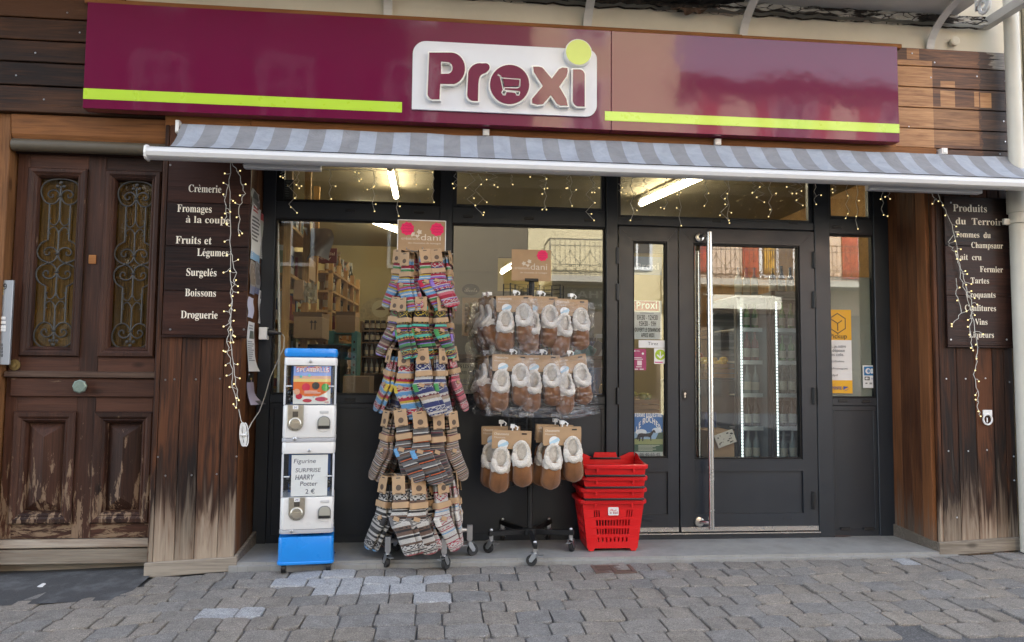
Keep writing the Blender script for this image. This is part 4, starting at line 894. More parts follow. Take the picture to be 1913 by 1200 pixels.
for k, (grp, lab) in enumerate((([(545, 398), (556, 352), (616, 372), (665, 335), (697, 395), (702, 350), (742, 404), (775, 345), (808, 378), (528, 330)], 'warm icicle lights hanging before the transom above the left window'),
        ([(878, 384), (893, 402), (852, 352), (920, 350), (955, 345), (1013, 352), (1018, 392), (1062, 352), (1066, 385), (1100, 412), (1110, 360)], 'warm icicle lights hanging before the transom above the middle window'),
        ([(1160, 362), (1182, 412), (1206, 360), (1245, 390), (1270, 422), (1262, 360), (1320, 385), (1352, 412), (1360, 417), (1410, 360), (1418, 378), (1440, 405), (1478, 362), (1490, 384)], 'warm icicle lights hanging before the transom above the glazed door'),
        ([(1522, 382), (1560, 360), (1584, 408), (1600, 428), (1648, 402), (1688, 437), (1660, 372), (1714, 368)], 'warm icicle lights hanging beside the right pillar return'))):
    y0 = 300+grp[0][0]*.028
    st = [(hang(px, 302+px*.026, py), .115, .035) for px, py in grp]
    st.append(([(grp[0][0]-(5 if k else 60), 298+grp[0][0]*.026, -.10)]+[(px, 299+px*.026+(2 if i % 2 else 0), -.10) for i, (px, py) in enumerate(sorted(grp))], .3, .03))
    lights('icicle_lights', lab, 'icicle lights under the awning', st, at(grp[0][0], 300, -.10))
# cable hank, cable, socket with plug
t_ = thing('cable_hank', 'folded white spare cable tied in a bundle on the left pillar corner', 'cable', tuple(at(456, 815, Yg)))
mb = MB(); c0 = at(456, 812, Yg)
for i in range(7):
    dx_ = rl_.uniform(-.012, .012); pts = []
    for j in range(17): a = 2*PI*j/16; pts.append(c0+Vector((dx_+.014*math.cos(a)-.012*math.sin(a)*.4, rl_.uniform(-.008, .0), .07*math.sin(a)+.006*dx_)))
    mb.tube(pts, .0035, 5)
mb.build('cable_loops', pbr('white_cable', (.7, .7, .69), .4), t_, smooth=True)
mb = MB(); mb.lathe([(.019, -.006), (.021, 0), (.019, .006)], c0, 12); mb.build('cable_tie', WHITE, t_)
mb = MB(); mb.tube([at(446, 765, Yg), at(450, 785, Yg), at(456, 797, Yg)], .0025, 5); mb.build('cable_end', WIRE, t_)
sx_ = at(491, 623, -.06); t_ = thing('socket_box', 'white outdoor socket box with black plug on the dark window frame', 'socket', tuple(sx_))
mb = MB(); mb.box(sx_.x-.022, sx_.x+.03, -.085, -.013, sx_.z-.042, sx_.z+.04); mb.build('socket_body', WHITE, t_, bevel=.006, seg=2)
mb = MB(); mb.tube([(sx_.x+.032, -.05, sx_.z+.01), (sx_.x+.07, -.05, sx_.z+.008), (sx_.x+.085, -.05, sx_.z+.004), (sx_.x+.12, -.05, sx_.z)], [.026, .024, .012, .008], 12); mb.build('plug', BLACK, t_, smooth=40)
cb = thing('hanging_cable', 'thin white cable running from the cable bundle up to the socket', 'cable', tuple(at(495, 745, -.2)))
mb = MB(); pts = [at(*p) for p in ((458, 815, Yg), (470, 790, -.36), (485, 768, -.25), (495, 740, -.15), (505, 705, -.10), (516, 680, -.07), (530, 650, -.06), (531, 630, -.055), (528, 625, -.05))]
mb.tube([Vector(p) for p in smoothloop([tuple(p) for p in pts], 5, False)] if False else pts, .003, 6); mb.build('cable', WIRE, cb, smooth=True)
# ring hook on the right pillar
p = at(1844, 775, YP); t_ = thing('ring_hook', 'white metal plate with hanging ring low on the right pillar', 'hook', tuple(p))
mb = MB(); mb.box(p.x-.034, p.x+.034, YP-.008, YP-.0005, p.z-.008, p.z+.032); mb.build('plate', WPAINT, t_, bevel=.003)
mb = MB(); c0 = at(1846, 784, YP-.02); mb.tube([(c0.x+.031*math.cos(2*PI*i/20), c0.y+.004, c0.z+.034*math.sin(2*PI*i/20)) for i in range(20)], .006, 8, True); mb.build('ring', WPAINT, t_, smooth=True)
mb = MB(); mb.box(c0.x-.004, c0.x+.004, YP-.012, YP-.001, c0.z-.02, c0.z+.012); mb.build('staple', ZINC, t_)

# ------------------------------------------------------------------ notices stuck on the left return boards (measured along the return)
def rpt(u, z):                      # u 0 at the pillar corner .. 1 at the window frame
    return Vector((lerp(XL1, xf0, u)+.004, lerp(YP+.03, .06, u), z))
def uof(px, py):
    lo, hi = 0.0, 1.0
    for _ in range(30):
        m_ = (lo+hi)/2; q_ = rpt(m_, 1.5); v = q_-CAM; sx2 = 956.5+FPX*v.dot(RGT)/v.dot(FWD)
        z = CAM.z; y_ = q_.y; zz = at(px, py, y_).z; q_ = rpt(m_, zz); v = q_-CAM; sx2 = 956.5+FPX*v.dot(RGT)/v.dot(FWD)
        if sx2 < px: lo = m_
        else: hi = m_
    return (lo+hi)/2
def notice(label, px0, px1, py0, py1, draw, curl=0.0, tilt=0.0, base=(.74, .74, .73)):
    u0, u1 = uof(px0, (py0+py1)/2), uof(px1, (py0+py1)/2); a = rpt(u0, 0); b2 = rpt(u1, 0); z1 = at((px0+px1)/2, py0, (a.y+b2.y)/2).z; z0 = at((px0+px1)/2, py1, (a.y+b2.y)/2).z
    nrm = Vector((1, 0, 0)); mb = MB(); cen = Vector(((a.x+b2.x)/2, (a.y+b2.y)/2, z0))
    def P(u, v, h=0):
        p_ = lerp(a, b2, u); z = lerp(z0, z1, v); off = .003+h+curl*max(0, .45-v)**2*(.4+u)+.004*math.sin(u*5+v*7)
        return (p_.x+off, p_.y, z+tilt*(u-.5))
    mb.grid(lambda u, v: P(u, v), 8, 14, lambda i, j: base, m=0)
    for kind, u_0, u_1, v_0, v_1, c in draw:
        if kind == 'b': mb.grid(lambda u, v: P(lerp(u_0, u_1, u), lerp(v_0, v_1, v), .0012), 3, 4, lambda i, j: c)
        if kind == 't':
            nl = int(c[3]) if len(c) > 3 else 4
            for i in range(nl):
                vv = lerp(v_1, v_0, (i+.5)/nl); hh = (v_1-v_0)/nl*.26; e = rl_.uniform(.6, 1.0)
                mb.grid(lambda u, v: P(lerp(u_0, lerp(u_0, u_1, e), u), vv+hh*(2*v-1), .0014), 3, 1, lambda i, j: c[:3])
    return place(mb, 'notice', COLR, tuple(cen), label, 'notice', None, col=True, smooth=True)
G1, G2, RD = (.12, .12, .13), (.3, .3, .31), (.5, .02, .04)
notice('small black and white photo print pinned at the top of the left return', 469, 484, 358, 388, [('b', 0, 1, 0, .5, (.16, .16, .16)), ('b', .2, .8, .5, .9, (.08, .08, .08))], base=(.4, .4, .4))
notice('tall white poster with red heading and blue foot on the left return', 468, 486, 386, 488, [('b', 0, 1, .0, .14, (.25, .45, .68)), ('t', .1, .8, .86, .97, (*RD, 2)), ('t', .1, .95, .35, .8, (*G1, 7))])
notice('faded poster with round picture beside the dark window frame', 485, 495, 402, 485, [('b', 0, 1, .85, 1, (.4, .05, .05)), ('b', .1, .9, .5, .84, (.42, .43, .38)), ('t', .1, .9, .02, .45, (*G2, 9))], base=(.5, .5, .48))
notice('torn brown picture leaflet on the left return', 466, 476, 488, 550, [('b', .1, .9, .3, .9, (.22, .17, .13)), ('b', 0, 1, 0, .25, (.18, .2, .32))], base=(.32, .28, .25))
notice('torn dark grey leaflet beside the brown one on the left return', 476, 485, 490, 550, [('b', .1, .9, .3, .95, (.17, .16, .16)), ('b', 0, 1, 0, .2, (.15, .17, .3))], base=(.3, .3, .31))
notice('small blank pale lilac note on the left return', 462, 473, 556, 594, [], base=(.6, .6, .72))
notice('narrow black and white leaflet next to the window frame', 482, 493, 544, 605, [('b', .2, .8, .75, .95, (.1, .1, .1)), ('b', .3, .9, .4, .6, (.2, .2, .2)), ('t', .1, .9, .05, .38, (*G2, 6))])
notice('white letter with dark photo and curled lower corner on the return', 461, 474, 602, 694, [('b', .25, .85, .66, .82, (.08, .1, .08)), ('t', .1, .9, .84, .95, (*G2, 2)), ('t', .1, .9, .2, .62, (*G2, 10))], curl=.16)
notice('curled lilac leaflet with black top peeling off the return', 461, 473, 698, 756, [('b', 0, 1, .72, 1, (.02, .02, .02)), ('b', .3, .7, .8, .86, (.4, .35, .1)), ('b', .5, 1, 0, .12, (.1, .1, .12))], curl=.3, base=(.5, .46, .6))

# ------------------------------------------------------------------ posters and stickers behind and on the glass
def sheet(name, label, cat, px0, px1, py0, py1, Y, base, fn, mt=None, quad=None):
    xm, ym = (px0+px1)/2, (py0+py1)/2; x0, x1 = X(px0, Y, ym), X(px1, Y, ym); z1, z0 = at(xm, py0, Y).z, at(xm, py1, Y).z
    mb = MB(); mb.box(x0, x1, Y-.0006, Y+.0006, z0, z1, col=base)
    def U(u, v): return lerp(x0, x1, u), lerp(z0, z1, v)
    class D:
        n = 0
        def lay(s): s.n += 1; return Y-.0008-.0003*s.n
        def rect(s, u0, u1, v0, v1, c): (a, b2), (d, e) = U(u0, v0), U(u1, v1); y = s.lay(); mb.add([(a, y, b2), (d, y, b2), (d, y, e), (a, y, e)], [(0, 1, 2, 3)], None, 0, c)
        def poly(s, pts, c): y = s.lay(); q_ = [U(*p) for p in pts]; mb.add([(a, y, b2) for a, b2 in q_], [tuple(range(len(q_)))], None, 0, c)
        def disc(s, u, v, r, c, sx=1, sz=1): (a, b2) = U(u, v); y = s.lay(); mb.add([(a+r*sx*math.cos(2*PI*i/28), y, b2+r*sz*math.sin(2*PI*i/28)) for i in range(28)], [tuple(range(28))], None, 0, c)
        def text(s, body, u0, u1, v, cap, c, style=bold, arch=0, slant=0): (a, b2), (d, _) = U(u0, v), U(u1, v); write(mb, body, a, d, b2, cap, s.lay(), style, 0, None, arch, slant, c)
        def lines(s, u0, u1, v0, v1, n, c, h=.4):
            for i in range(n): vv = lerp(v1, v0, (i+.5)/n); e = rl_.uniform(.65, 1); s.rect(u0, lerp(u0, u1, e), vv-h*(v1-v0)/n/2, vv+h*(v1-v0)/n/2, c)
        def path(s, pts, w, c, closed=False):
            q_ = [U(*p) for p in pts]; k_ = len(q_)
            for i in range(k_ if closed else k_-1):
                a, b2 = Vector(q_[i]), Vector(q_[(i+1) % k_]); d = (b2-a).normalized(); nn_ = Vector((-d.y, d.x))*w/2; a = a-d*w*.3; b2 = b2+d*w*.3; y = s.lay()
                mb.add([(v.x, y, v.y) for v in (a-nn_, b2-nn_, b2+nn_, a+nn_)], [(0, 1, 2, 3)], None, 0, c)
    fn(D())
    return place(mb, name, mt or COLR, ((x0+x1)/2, Y, z0), label, cat, None, col=True)
K_ = (.03, .03, .03); WH = (.78, .78, .78)
def f_pick(d):
    YE = (.80, .42, .02); d.rect(0, 1, .635, 1, YE); d.rect(0, 1, 0, .155, YE)
    hx = [(.36, .955), (.72, .895), (.72, .775), (.36, .715), (0.0, .775), (0, .895)]; d.path(hx, .006, K_, True); d.path([(0.02, .89), (.36, .835), (.36, .75)], .006, K_); d.path([(.36, .835), (.55, .868)], .006, K_)
    d.text('Pickup', -.02, .78, .655, .034, K_, lambda s: s)
    G = (.08, .08, .1); d.text(', je retire', .1, .72, .545, .021, G, lambda s: s); d.text('dépose', .08, .66, .495, .021, G, lambda s: s); d.text('les colis.', 0, .62, .445, .021, G, lambda s: s)
    for s_, v, e in (('colissimo', .37, .62), ('chronopost', .285, .78), ('dpd', .205, .3)): d.text(s_, .04, e, v, .014, G, lambda s: s)
    d.text('POSTE', .02, .48, .045, .020, (.05, .08, .3), bold); d.poly([(.56, .04), (.8, .075), (.56, .085)], (.05, .08, .3)); d.poly([(.52, .02), (.7, .035), (.9, .07), (.62, .03)], (.05, .08, .3))
sheet('pickup_poster', 'yellow and white parcel pickup poster on the right side pane', 'poster', 1551, 1591, 579, 735, .017, WH, f_pick)
def f_cb(d):
    d.rect(.08, .92, .55, .95, (.02, .17, .42)); d.disc(.36, .75, .021, WH); d.disc(.40, .75, .012, (.02, .17, .42)); d.rect(.55, .62, .64, .86, WH); d.disc(.70, .80, .010, WH, 1.3); d.disc(.70, .70, .010, WH, 1.3); d.rect(.3, .8, .735, .765, (.45, .6, .7))
    d.rect(.1, .45, .34, .5, K_); d.disc(.22, .42, .008, WH); d.disc(.31, .42, .008, (.6, .6, .6)); d.text('VISA', .55, .9, .38, .011, (.03, .05, .3), bold, 0, .2); d.rect(.14, .28, .18, .23, G1); d.rect(.42, .6, .16, .24, G2); d.rect(.72, .86, .15, .27, G1)
sheet('card_sticker', 'blue and white bank card sticker low on the right side pane', 'sticker', 1612, 1639, 683, 725, .017, WH, f_cb)
def f_tirez(d): d.text('Tirez', .33, .70, .36, .022, G1, lambda s: s)
sheet('pull_sticker', 'white Tirez sticker on the narrow door pane', 'sticker', 1193, 1245, 636, 650, .004, WH, f_tirez)
def f_arrow(d):
    d.disc(.5, .58, .038, (.38, .55, .03)); d.rect(.46, .54, .42, .8, WH); d.path([(.27, .56), (.5, .38), (.73, .56)], .010, WH); d.lines(.05, .95, .05, .14, 1, (.6, .1, .25), .8)
sheet('arrow_sticker', 'square sticker with white arrow on lime disc on the door pane', 'sticker', 1222, 1245, 651, 680, .004, WH, f_arrow)
def f_pink(d):
    for v in (.93, ): d.rect(.08, .2, v-.06, v, WH); d.lines(.26, .55, v-.06, v, 2, WH)
    d.lines(.1, .9, .48, .62, 2, WH); d.rect(.33, .67, .23, .45, (.75, .6, .64)); d.lines(.25, .75, .12, .2, 1, WH); d.disc(.75, .78, .008, WH); d.rect(.15, .4, .03, .07, WH); d.rect(.5, .8, .03, .07, WH)
sheet('pink_sticker', 'dark pink information sticker low on the narrow door pane', 'sticker', 1182, 1207, 652, 692, .004, (.36, .04, .13), f_pink)
def f_hours(d):
    d.rect(.05, .9, .735, .985, (.28, .02, .05)); d.text('Proxi', .12, .84, .79, .048, WH); d.lines(.25, .9, .65, .70, 1, G2); d.text('8H30 - 12H30', .14, .86, .50, .034, K_); d.text('15H30 - 19H', .2, .8, .34, .034, K_); d.text('OUVERT LE DIMANCHE', .06, .95, .19, .028, K_); d.text('APRES MIDI', .28, .74, .05, .028, K_)
sheet('opening_hours', 'white opening hours sheet headed Proxi behind the narrow door pane', 'sign', 1182.5, 1236, 562, 634, .020, (.70, .70, .68), f_hours)
def f_proxi2(d): d.text('Proxi', .12, .9, .3, .042, (.62, .62, .62))
sheet('logo_sticker', 'pale Proxi window lettering high on the narrow door pane', 'sticker', 1182.5, 1236, 480, 514, .020, (.30, .33, .36), f_proxi2)
def f_horse(d):
    d.rect(0, 1, .38, 1, (.045, .16, .46)); d.rect(0, 1, .38, .58, (.30, .45, .65)); d.rect(0, 1, .30, .42, (.30, .32, .12)); d.rect(0, 1, .13, .30, (.045, .10, .05)); d.rect(0, 1, 0, .13, (.5, .52, .5))
    d.poly([(0, .42), (.1, .46), (.2, .44), (.3, .42)], (.07, .1, .08)); d.poly([(.75, .42), (.85, .56), (1, .58), (1, .42)], (.06, .1, .05)); d.disc(.25, .58, .02, (.6, .65, .7), 2); d.disc(.8, .62, .018, (.55, .62, .7), 2)
    hs = [(.10, .42), (.12, .50), (.16, .545), (.26, .555), (.42, .545), (.55, .56), (.62, .60), (.68, .635), (.72, .62), (.76, .575), (.73, .56), (.68, .575), (.64, .53), (.60, .48), (.60, .38), (.57, .38), (.555, .46), (.46, .475), (.34, .47), (.32, .37), (.29, .37), (.28, .46), (.22, .45), (.20, .37), (.17, .37), (.17, .46), (.13, .40)]
    d.poly(hs, (.012, .011, .012)); d.text('FERME EQUESTRE', .04, .96, .925, .026, WH); d.text('LE ROCHER', .08, .94, .80, .040, WH, bold, .075)
    d.lines(.15, .9, .15, .29, 5, (.5, .5, .4)); d.text('06 40-65-48', .2, .9, .035, .022, G1)
sheet('horse_poster', 'blue riding farm poster with dark horse behind the narrow door pane', 'poster', 1184, 1238, 773, 855, .017, WH, f_horse)
def f_fish(d):
    d.text('TOUS LES VENDREDIS', .1, 1.0, .83, .025, K_, serif); d.text('EN VENTE AU', .13, .56, .64, .021, K_, serif); d.rect(.60, .93, .60, .76, K_); d.text('Proxi', .63, .9, .645, .03, WH); d.text('POISSON FRAIS', .24, .98, .37, .026, G2, serif); d.lines(.15, .95, .28, .34, 1, G2); d.lines(.2, .95, .1, .16, 1, G2)
sheet('fish_notice', 'cream notice announcing fresh fish every Friday low in the middle window', 'sign', 838, 914, 678, 737, .036, (.52, .48, .33), f_fish)
def f_black(d): d.lines(.15, .8, .2, .95, 7, (.12, .12, .12)); d.rect(.3, .7, .03, .1, (.4, .4, .4))
sheet('blackboard_sign', 'small black chalk sign in the corner of the left transom', 'sign', 524, 548, 336, 377, .036, (.012, .012, .013), f_black)

# ------------------------------------------------------------------ capsule vending tower
YV = -.53
BLUE = pbr('sky_blue_plastic', (.012, .24, .72), .3, var=.06, coat=.3)
vx0, vx1 = X(522, YV, 800), X(621, YV, 800); vw = (vx1-vx0)/2; vc = (vx0+vx1)/2
zv = lambda py: at(570, py, YV).z
vb = g(vc, YV); vd = .31
vm = thing('capsule_machine', 'white double capsule vending tower with blue lid and blue base', 'vending machine', (vc, YV+vd/2, vb))
CLEAR = glassy('clear_plastic', (.95, .97, .98), 1.5, boost=.02)
def vsec(name, za, zb, mt, ins=0.0, r=.03, front=0.0, bev=.006):
    mb = MB(); n = 6; a0, a1, b0, b1 = vc-vw+ins, vc+vw-ins, YV+ins-front, YV+vd-ins
    mb.prism(rrect(a0, a1, b0, b1, (r,)*4, 6), za, zb, ax='z'); return mb.build(name, mt, vm, bevel=bev, seg=2, smooth=35)
zs_ = dict(lid1=zv(650.5), lid0=zv(668), w1=zv(683), win0=zv(757), st1=zv(819), st0=zv(826), t1=zv(848), w2=zv(929), s21=zv(990), s20=zv(997), bl1=zv(1003), bl0=zv(1053))
vsec('base', zs_['bl0']+.0, zs_['bl1']-.001, BLUE, -.004, .03, 0); mb = MB(); mb.prism(rrect(vc-vw-.009, vc+vw+.009, YV-.009, YV+vd+.009, (.034,)*4, 6), zs_['bl0']-.006, zs_['bl0']+.012, ax='z'); mb.build('base_rim', BLUE, vm, bevel=.004, smooth=35)
vsec('lid', zs_['lid0']+.001, zs_['lid1'], BLUE, -.002, .03, 0, .02)
STRIPE = pbr('silver_band', (.42, .43, .46), .35, var=.05)
SILV = pbr('coin_mech_metal', (.50, .47, .40), .38, .9, var=.2, vs=40)
for k, (top1, top0, win0, pan0, st0) in enumerate(((zs_['lid0'], zs_['w1'], zs_['win0'], zs_['st1'], zs_['st0']), (zs_['st0']-.0005, zs_['t1'], zs_['w2'], zs_['s21'], zs_['s20']))):
    vsec('head_band', top0, top1-.0005, WPAINT); vsec('front_panel', pan0+.0005, win0, WPAINT, 0, .03, 0, .012); vsec('silver_stripe', st0, pan0, STRIPE, -.002, .03, .0, .002)
    # window box: clear front with rounded lower edge, posts, poster, contents
    mb = MB(); mb.prism(rrect(vc-vw+.004, vc+vw-.004, YV+.004, YV+vd-.004, (.028,)*4, 5), win0+.0005, top0-.0005, ax='z'); hw = mb.build('clear_hopper', CLEAR, vm, smooth=35)
    for sx2 in (-1, 1):
        mb = MB(); mb.box(vc+sx2*(vw-.002), vc+sx2*(vw-.014), YV+.002, YV+.012, win0, top0); mb.box(vc+sx2*(vw-.015), vc+sx2*(vw-.05), YV-.002, YV+.004, lerp(win0, top0, .46), lerp(win0, top0, .46)+.008); mb.build('hopper_post', pbr('pale_clear_post', (.55, .57, .6), .2), vm, bevel=.002)
    MB().box(vc-vw+.03, vc+vw-.03, YV+.20, YV+.21, win0, top0).build('inner_back', pbr('deep_blue_card', (.03, .10, .28), .6), vm)
    mb = MB(); rb = random.Random(k+8)
    for i in range(46):
        u = rb.uniform(-1, 1); v = rb.uniform(0, 1); col = rb.choice([(.55, .05, .1), (.05, .3, .5), (.6, .6, .62), (.15, .4, .3), (.4, .2, .5), (.6, .45, .1), (.65, .65, .68)])
        mb.ball((vc+u*(vw-.035), YV+.04+rb.uniform(0, .14), win0+.02+v*.06*(1.6 if k else 1)), .019, 9, 6, col=col)
    mb.build('capsules', GLOSSC, vm, smooth=True)['kind'] = 'stuff'
    # coin mechanism, price label, tag plate, chute, locks
    pc = at(546 if k == 0 else 548.5, 790 if k == 0 else 957, YV); h0 = .047
    cz1 = win0+.002; cz0 = pc.z-.048
    mb = MB(); mb.prism(rrect(pc.x-.047, pc.x+.047, cz0-.0, cz1+.0, (.046, .046, 0, 0), 8), YV-.010, YV-.001); cm = mb.build('coin_mechanism', SILV, vm, bevel=.003)
    mb = MB(); mb.lathe([(.036, 0), (.036, -.008), (.030, -.012)], (pc.x, YV-.0105, pc.z-.004), 24, ax='y'); mb.box(pc.x-.029, pc.x+.029, YV-.030, YV-.0225, pc.z-.012, pc.z+.004); mb.build('turning_knob', SILV, cm, smooth=30)
    mb = MB(); mb.box(pc.x-.016, pc.x+.016, YV-.013, YV-.0102, pc.z+.035, pc.z+.068); mb.build('coin_slot', pbr('dark_metal', (.12, .11, .10), .4, .8), cm)
    mb = MB()
    for i in range(5): mb.box(pc.x-.018+.008*i, pc.x-.014+.008*i, YV-.012, YV-.0102, cz0+.006, cz0+.014)
    mb.build('embossing', pbr('dark_metal', (.12, .11, .10), .4, .8), cm)
    zl = cz1-.026; mb = MB(); mb.box(pc.x-.016, pc.x+.016, YV-.0135, YV-.0102, zl, zl+.022, col=WH); write(mb, '2€', pc.x-.010, pc.x+.010, zl+.005, .012, YV-.0138, bold, col=(.05, .07, .2)); mb.build('price_label', COLR, cm, col=True)
    ph_ = at(599 if k == 0 else 600, 790 if k == 0 else 958, YV)
    mb = MB(); arch = [(-.038, -.036), (.038, -.036), (.038, .004)]+[(.038*math.cos(a), .004+.036*math.sin(a)) for a in [PI*i/12 for i in range(1, 12)]]+[(-.038, .004)]
    mb.prism([(ph_.x+a, ph_.z+b2) for a, b2 in arch], YV-.012, YV-.001); ch = mb.build('chute_frame', pbr('chute_grey', (.17, .17, .165), .4), vm, bevel=.003)
    mb = MB(); mb.prism([(ph_.x+a*.84, ph_.z+b2*.84+.002) for a, b2 in arch], YV-.0175, YV-.0125); mb.build('chute_flap', pbr('smoked_flap', (.34, .33, .28), .2), ch, bevel=.003)
    mb = MB(); mb.box(ph_.x-.033, ph_.x+.033, YV-.0195, YV-.0178, ph_.z-.033, ph_.z-.017); mb.build('chute_gap', BLACK, ch)
    mb = MB(); mb.prism([(ph_.x+.03*math.cos(PI+PI*i/12), ph_.z-.037+.018*math.sin(PI+PI*i/12)) for i in range(13)], YV-.007, YV-.001); mb.build('finger_recess', WPAINT, ch, bevel=.002)
    mb = MB(); mb.box(ph_.x-.026, ph_.x+.026, YV-.004, YV-.001, ph_.z+.056, ph_.z+.072); mb.build('tag_plate', pbr('pale_grey', (.55, .55, .55), .4), vm, bevel=.0015)
    for px, py in (((574.5, 675), (545, 820)) if k == 0 else ((572, 842), (539, 992))): p = at(px, py, YV); mb = MB(); mb.lathe([(.0105, 0), (.0105, -.005), (.007, -.007)], (p.x, YV-.001, p.z), 16, ax='y'); mb.build('lock', ZINC, vm, smooth=30)
# posters inside the hoppers
def in_v(name, px0, px1, py0, py1, base, fn):
    o = sheet(name, '', '', px0, px1, py0, py1, YV+.012, base, fn)
    del o['label']; del o['category']; o.parent = vm; o.location = Vector(o.location)-Vector(vm.location); return o
def f_splat(d):
    d.rect(0, 1, .62, 1, (.30, .42, .80)); d.poly([(0, 1), (.25, .93), (.4, 1)], (.75, .45, .3)); d.poly([(.3, .9), (.6, 1), (.75, .98), (.5, .84)], (.85, .55, .4)); d.rect(0, 1, .58, .74, (.75, .45, .30)); d.rect(0, 1, .36, .6, (.75, .16, .03))
    d.rect(0, 1, .58, .66, (.80, .62, .22)); d.poly([(0, .36), (.12, .28), (.3, .22), (.5, .2), (.7, .22), (.88, .3), (1, .42), (1, .36)], (.75, .16, .03)); d.rect(0, 1, 0, .2, (.72, .72, .68)); d.poly([(0, .2), (.3, .2), (.12, .28), (0, .36)], (.72, .72, .68)); d.poly([(1, .2), (.7, .2), (.88, .3), (1, .42)], (.72, .72, .68)); d.poly([(.3, .2), (.7, .2), (.7, .215), (.5, .2), (.3, .22)], (.75, .16, .03))
    d.text('SPLATBALLS', .06, .96, .835, .030, (.6, .05, .1)); d.text('SPLATBALLS', .075, .945, .84, .024, (.85, .8, .85))
    d.disc(.34, .44, .024, (.65, .02, .06)); d.disc(.60, .48, .022, (.03, .03, .03)); d.disc(.86, .44, .023, (.04, .32, .06)); d.disc(.16, .2, .019, (.55, .02, .05), 1, .9); d.disc(.38, .09, .018, (.45, .02, .05), 1.5, .6); d.disc(.76, .13, .022, (.45, .03, .09), 1.7, .6); d.disc(.1, .32, .018, (.75, .4, .25))
    d.lines(.3, .8, .27, .36, 2, (.8, .6, .5), .5); d.disc(.2, .72, .008, (.2, .6, .5)); d.disc(.42, .75, .008, (.2, .6, .5)); d.disc(.55, .19, .006, (.4, .4, .4)); d.rect(.85, .96, .03, .07, (.5, .3, .3))
in_v('poster', 543, 612, 684, 755, (.8, .6, .4), f_splat)
def f_hand(d):
    I = (.05, .05, .09); hs = lambda s: s
    d.text('Figurine', .06, .66, .80, .026, I, hs, 0, .15); d.text('SURPRISE', .11, .80, .58, .024, I, hs, 0, .1); d.text('HARRY', .11, .61, .40, .030, I, hs, 0, .15); d.text('Potter', .25, .72, .25, .026, I, hs, 0, .1); d.text('2 €', .40, .66, .06, .026, I, hs)
in_v('handwritten_card', 539, 606, 850, 927, (.80, .80, .78), f_hand)
for px, yy in ((524, YV+.02), (607, YV+.02), (535, YV+.26), (615, YV+.26)):
    p = Vector((X(px, YV, 1058), yy, 0)); gz = g(p.x, yy); mb = MB(); mb.lathe([(.012, -.016), (.026, -.013), (.026, .013), (.012, .016)], (p.x, yy, gz+.026), 16, ax='x'); mb.box(p.x-.012, p.x+.012, yy-.012, yy+.012, gz+.05, zs_['bl0']-.004); mb.build('castor', BLACK, vm, smooth=35)

vm.rotation_euler = (0, 0, .12)
# ------------------------------------------------------------------ castor built once per rack
def castor(par, x, y, z0, ztop, rz, rw=.036):
    M = Matrix.Translation((x, y, z0)) @ Matrix.Rotation(rz, 4, 'Z')
    w = MB(); w.M = M; w.lathe([(rw*.6, -.012), (rw*.94, -.012), (rw, -.007), (rw, .007), (rw*.94, .012), (rw*.6, .012)], (0, .022, rw), 22, ax='x'); wo = w.build('castor_wheel', pbr('tyre_rubber', (.018, .018, .019), .6), par, smooth=35)
    w = MB(); w.M = M; w.lathe([(rw*.58, -.011), (rw*.58, .011)], (0, .022, rw), 18, ax='x'); w.lathe([(rw*.2, -.017), (rw*.2, .017)], (0, .022, rw), 10, ax='x'); w.build('wheel_hub', pbr('grey_hub', (.28, .28, .29), .4), wo, smooth=35)
    w = MB(); w.M = M
    for s in (-.016, .016): w.prism([(-.014, rw*2+.012), (.012, rw*2+.012), (.034, rw+.008), (.03, rw-.008), (.014, rw-.008), (-.012, rw*1.7)], s-.0012, s+.0012, ax='x')
    w.box(-.018, .018, -.016, .03, rw*2+.010, rw*2+.0125); w.cyl((0, 0, rw*2+.012), (0, 0, rw*2+.022), .014, 12); w.box(-.014, .014, -.055, -.008, rw*2-.004, rw*2+.001)
    w.build('castor_fork', ZINC, par, bevel=.001)
    w = MB(); w.M = Matrix.Translation((x, y, 0)); w.box(-.012, .012, -.012, .012, z0+rw*2+.022, ztop); return w
# ------------------------------------------------------------------ sock rack
rk = at(787, 700, -.37); RX, RY = rk.x, rk.y
tiers = [473, 563, 655, 768, 890]; zt = [at(787, py, RY-.1).z for py in tiers]; rad = [.150, .165, .175, .185, .200]
sr = thing('sock_rack', 'rolling sock display rack with kraft header card and grey castors', 'display rack', (RX, RY, stepz(RY)))
SILVP = pbr('silver_tube', (.45, .45, .46), .35, .8)
MB().cyl((RX, RY, -.06+.12), (RX, RY, zt[0]+.05), .016, 14).build('pole', SILVP, sr, smooth=40)
NA = 11; angs = [-PI/2+2*PI*i/NA for i in range(NA)]
for zz, rr in zip(zt, rad):
    mb = MB(); mb.tube([(RX+(rr-.05)*math.cos(2*PI*i/24), RY+(rr-.05)*math.sin(2*PI*i/24), zz+.012) for i in range(24)], .004, 6, True)
    for a in angs: mb.tube([(RX, RY, zz+.012), (RX+(rr-.05)*math.cos(a), RY+(rr-.05)*math.sin(a), zz+.012), (RX+(rr+.03)*math.cos(a), RY+(rr+.03)*math.sin(a), zz+.012), (RX+(rr+.04)*math.cos(a), RY+(rr+.04)*math.sin(a), zz+.022)], .003, 6)
    mb.build('hook_ring', SILVP, sr)
z_b = zt[4]-.36
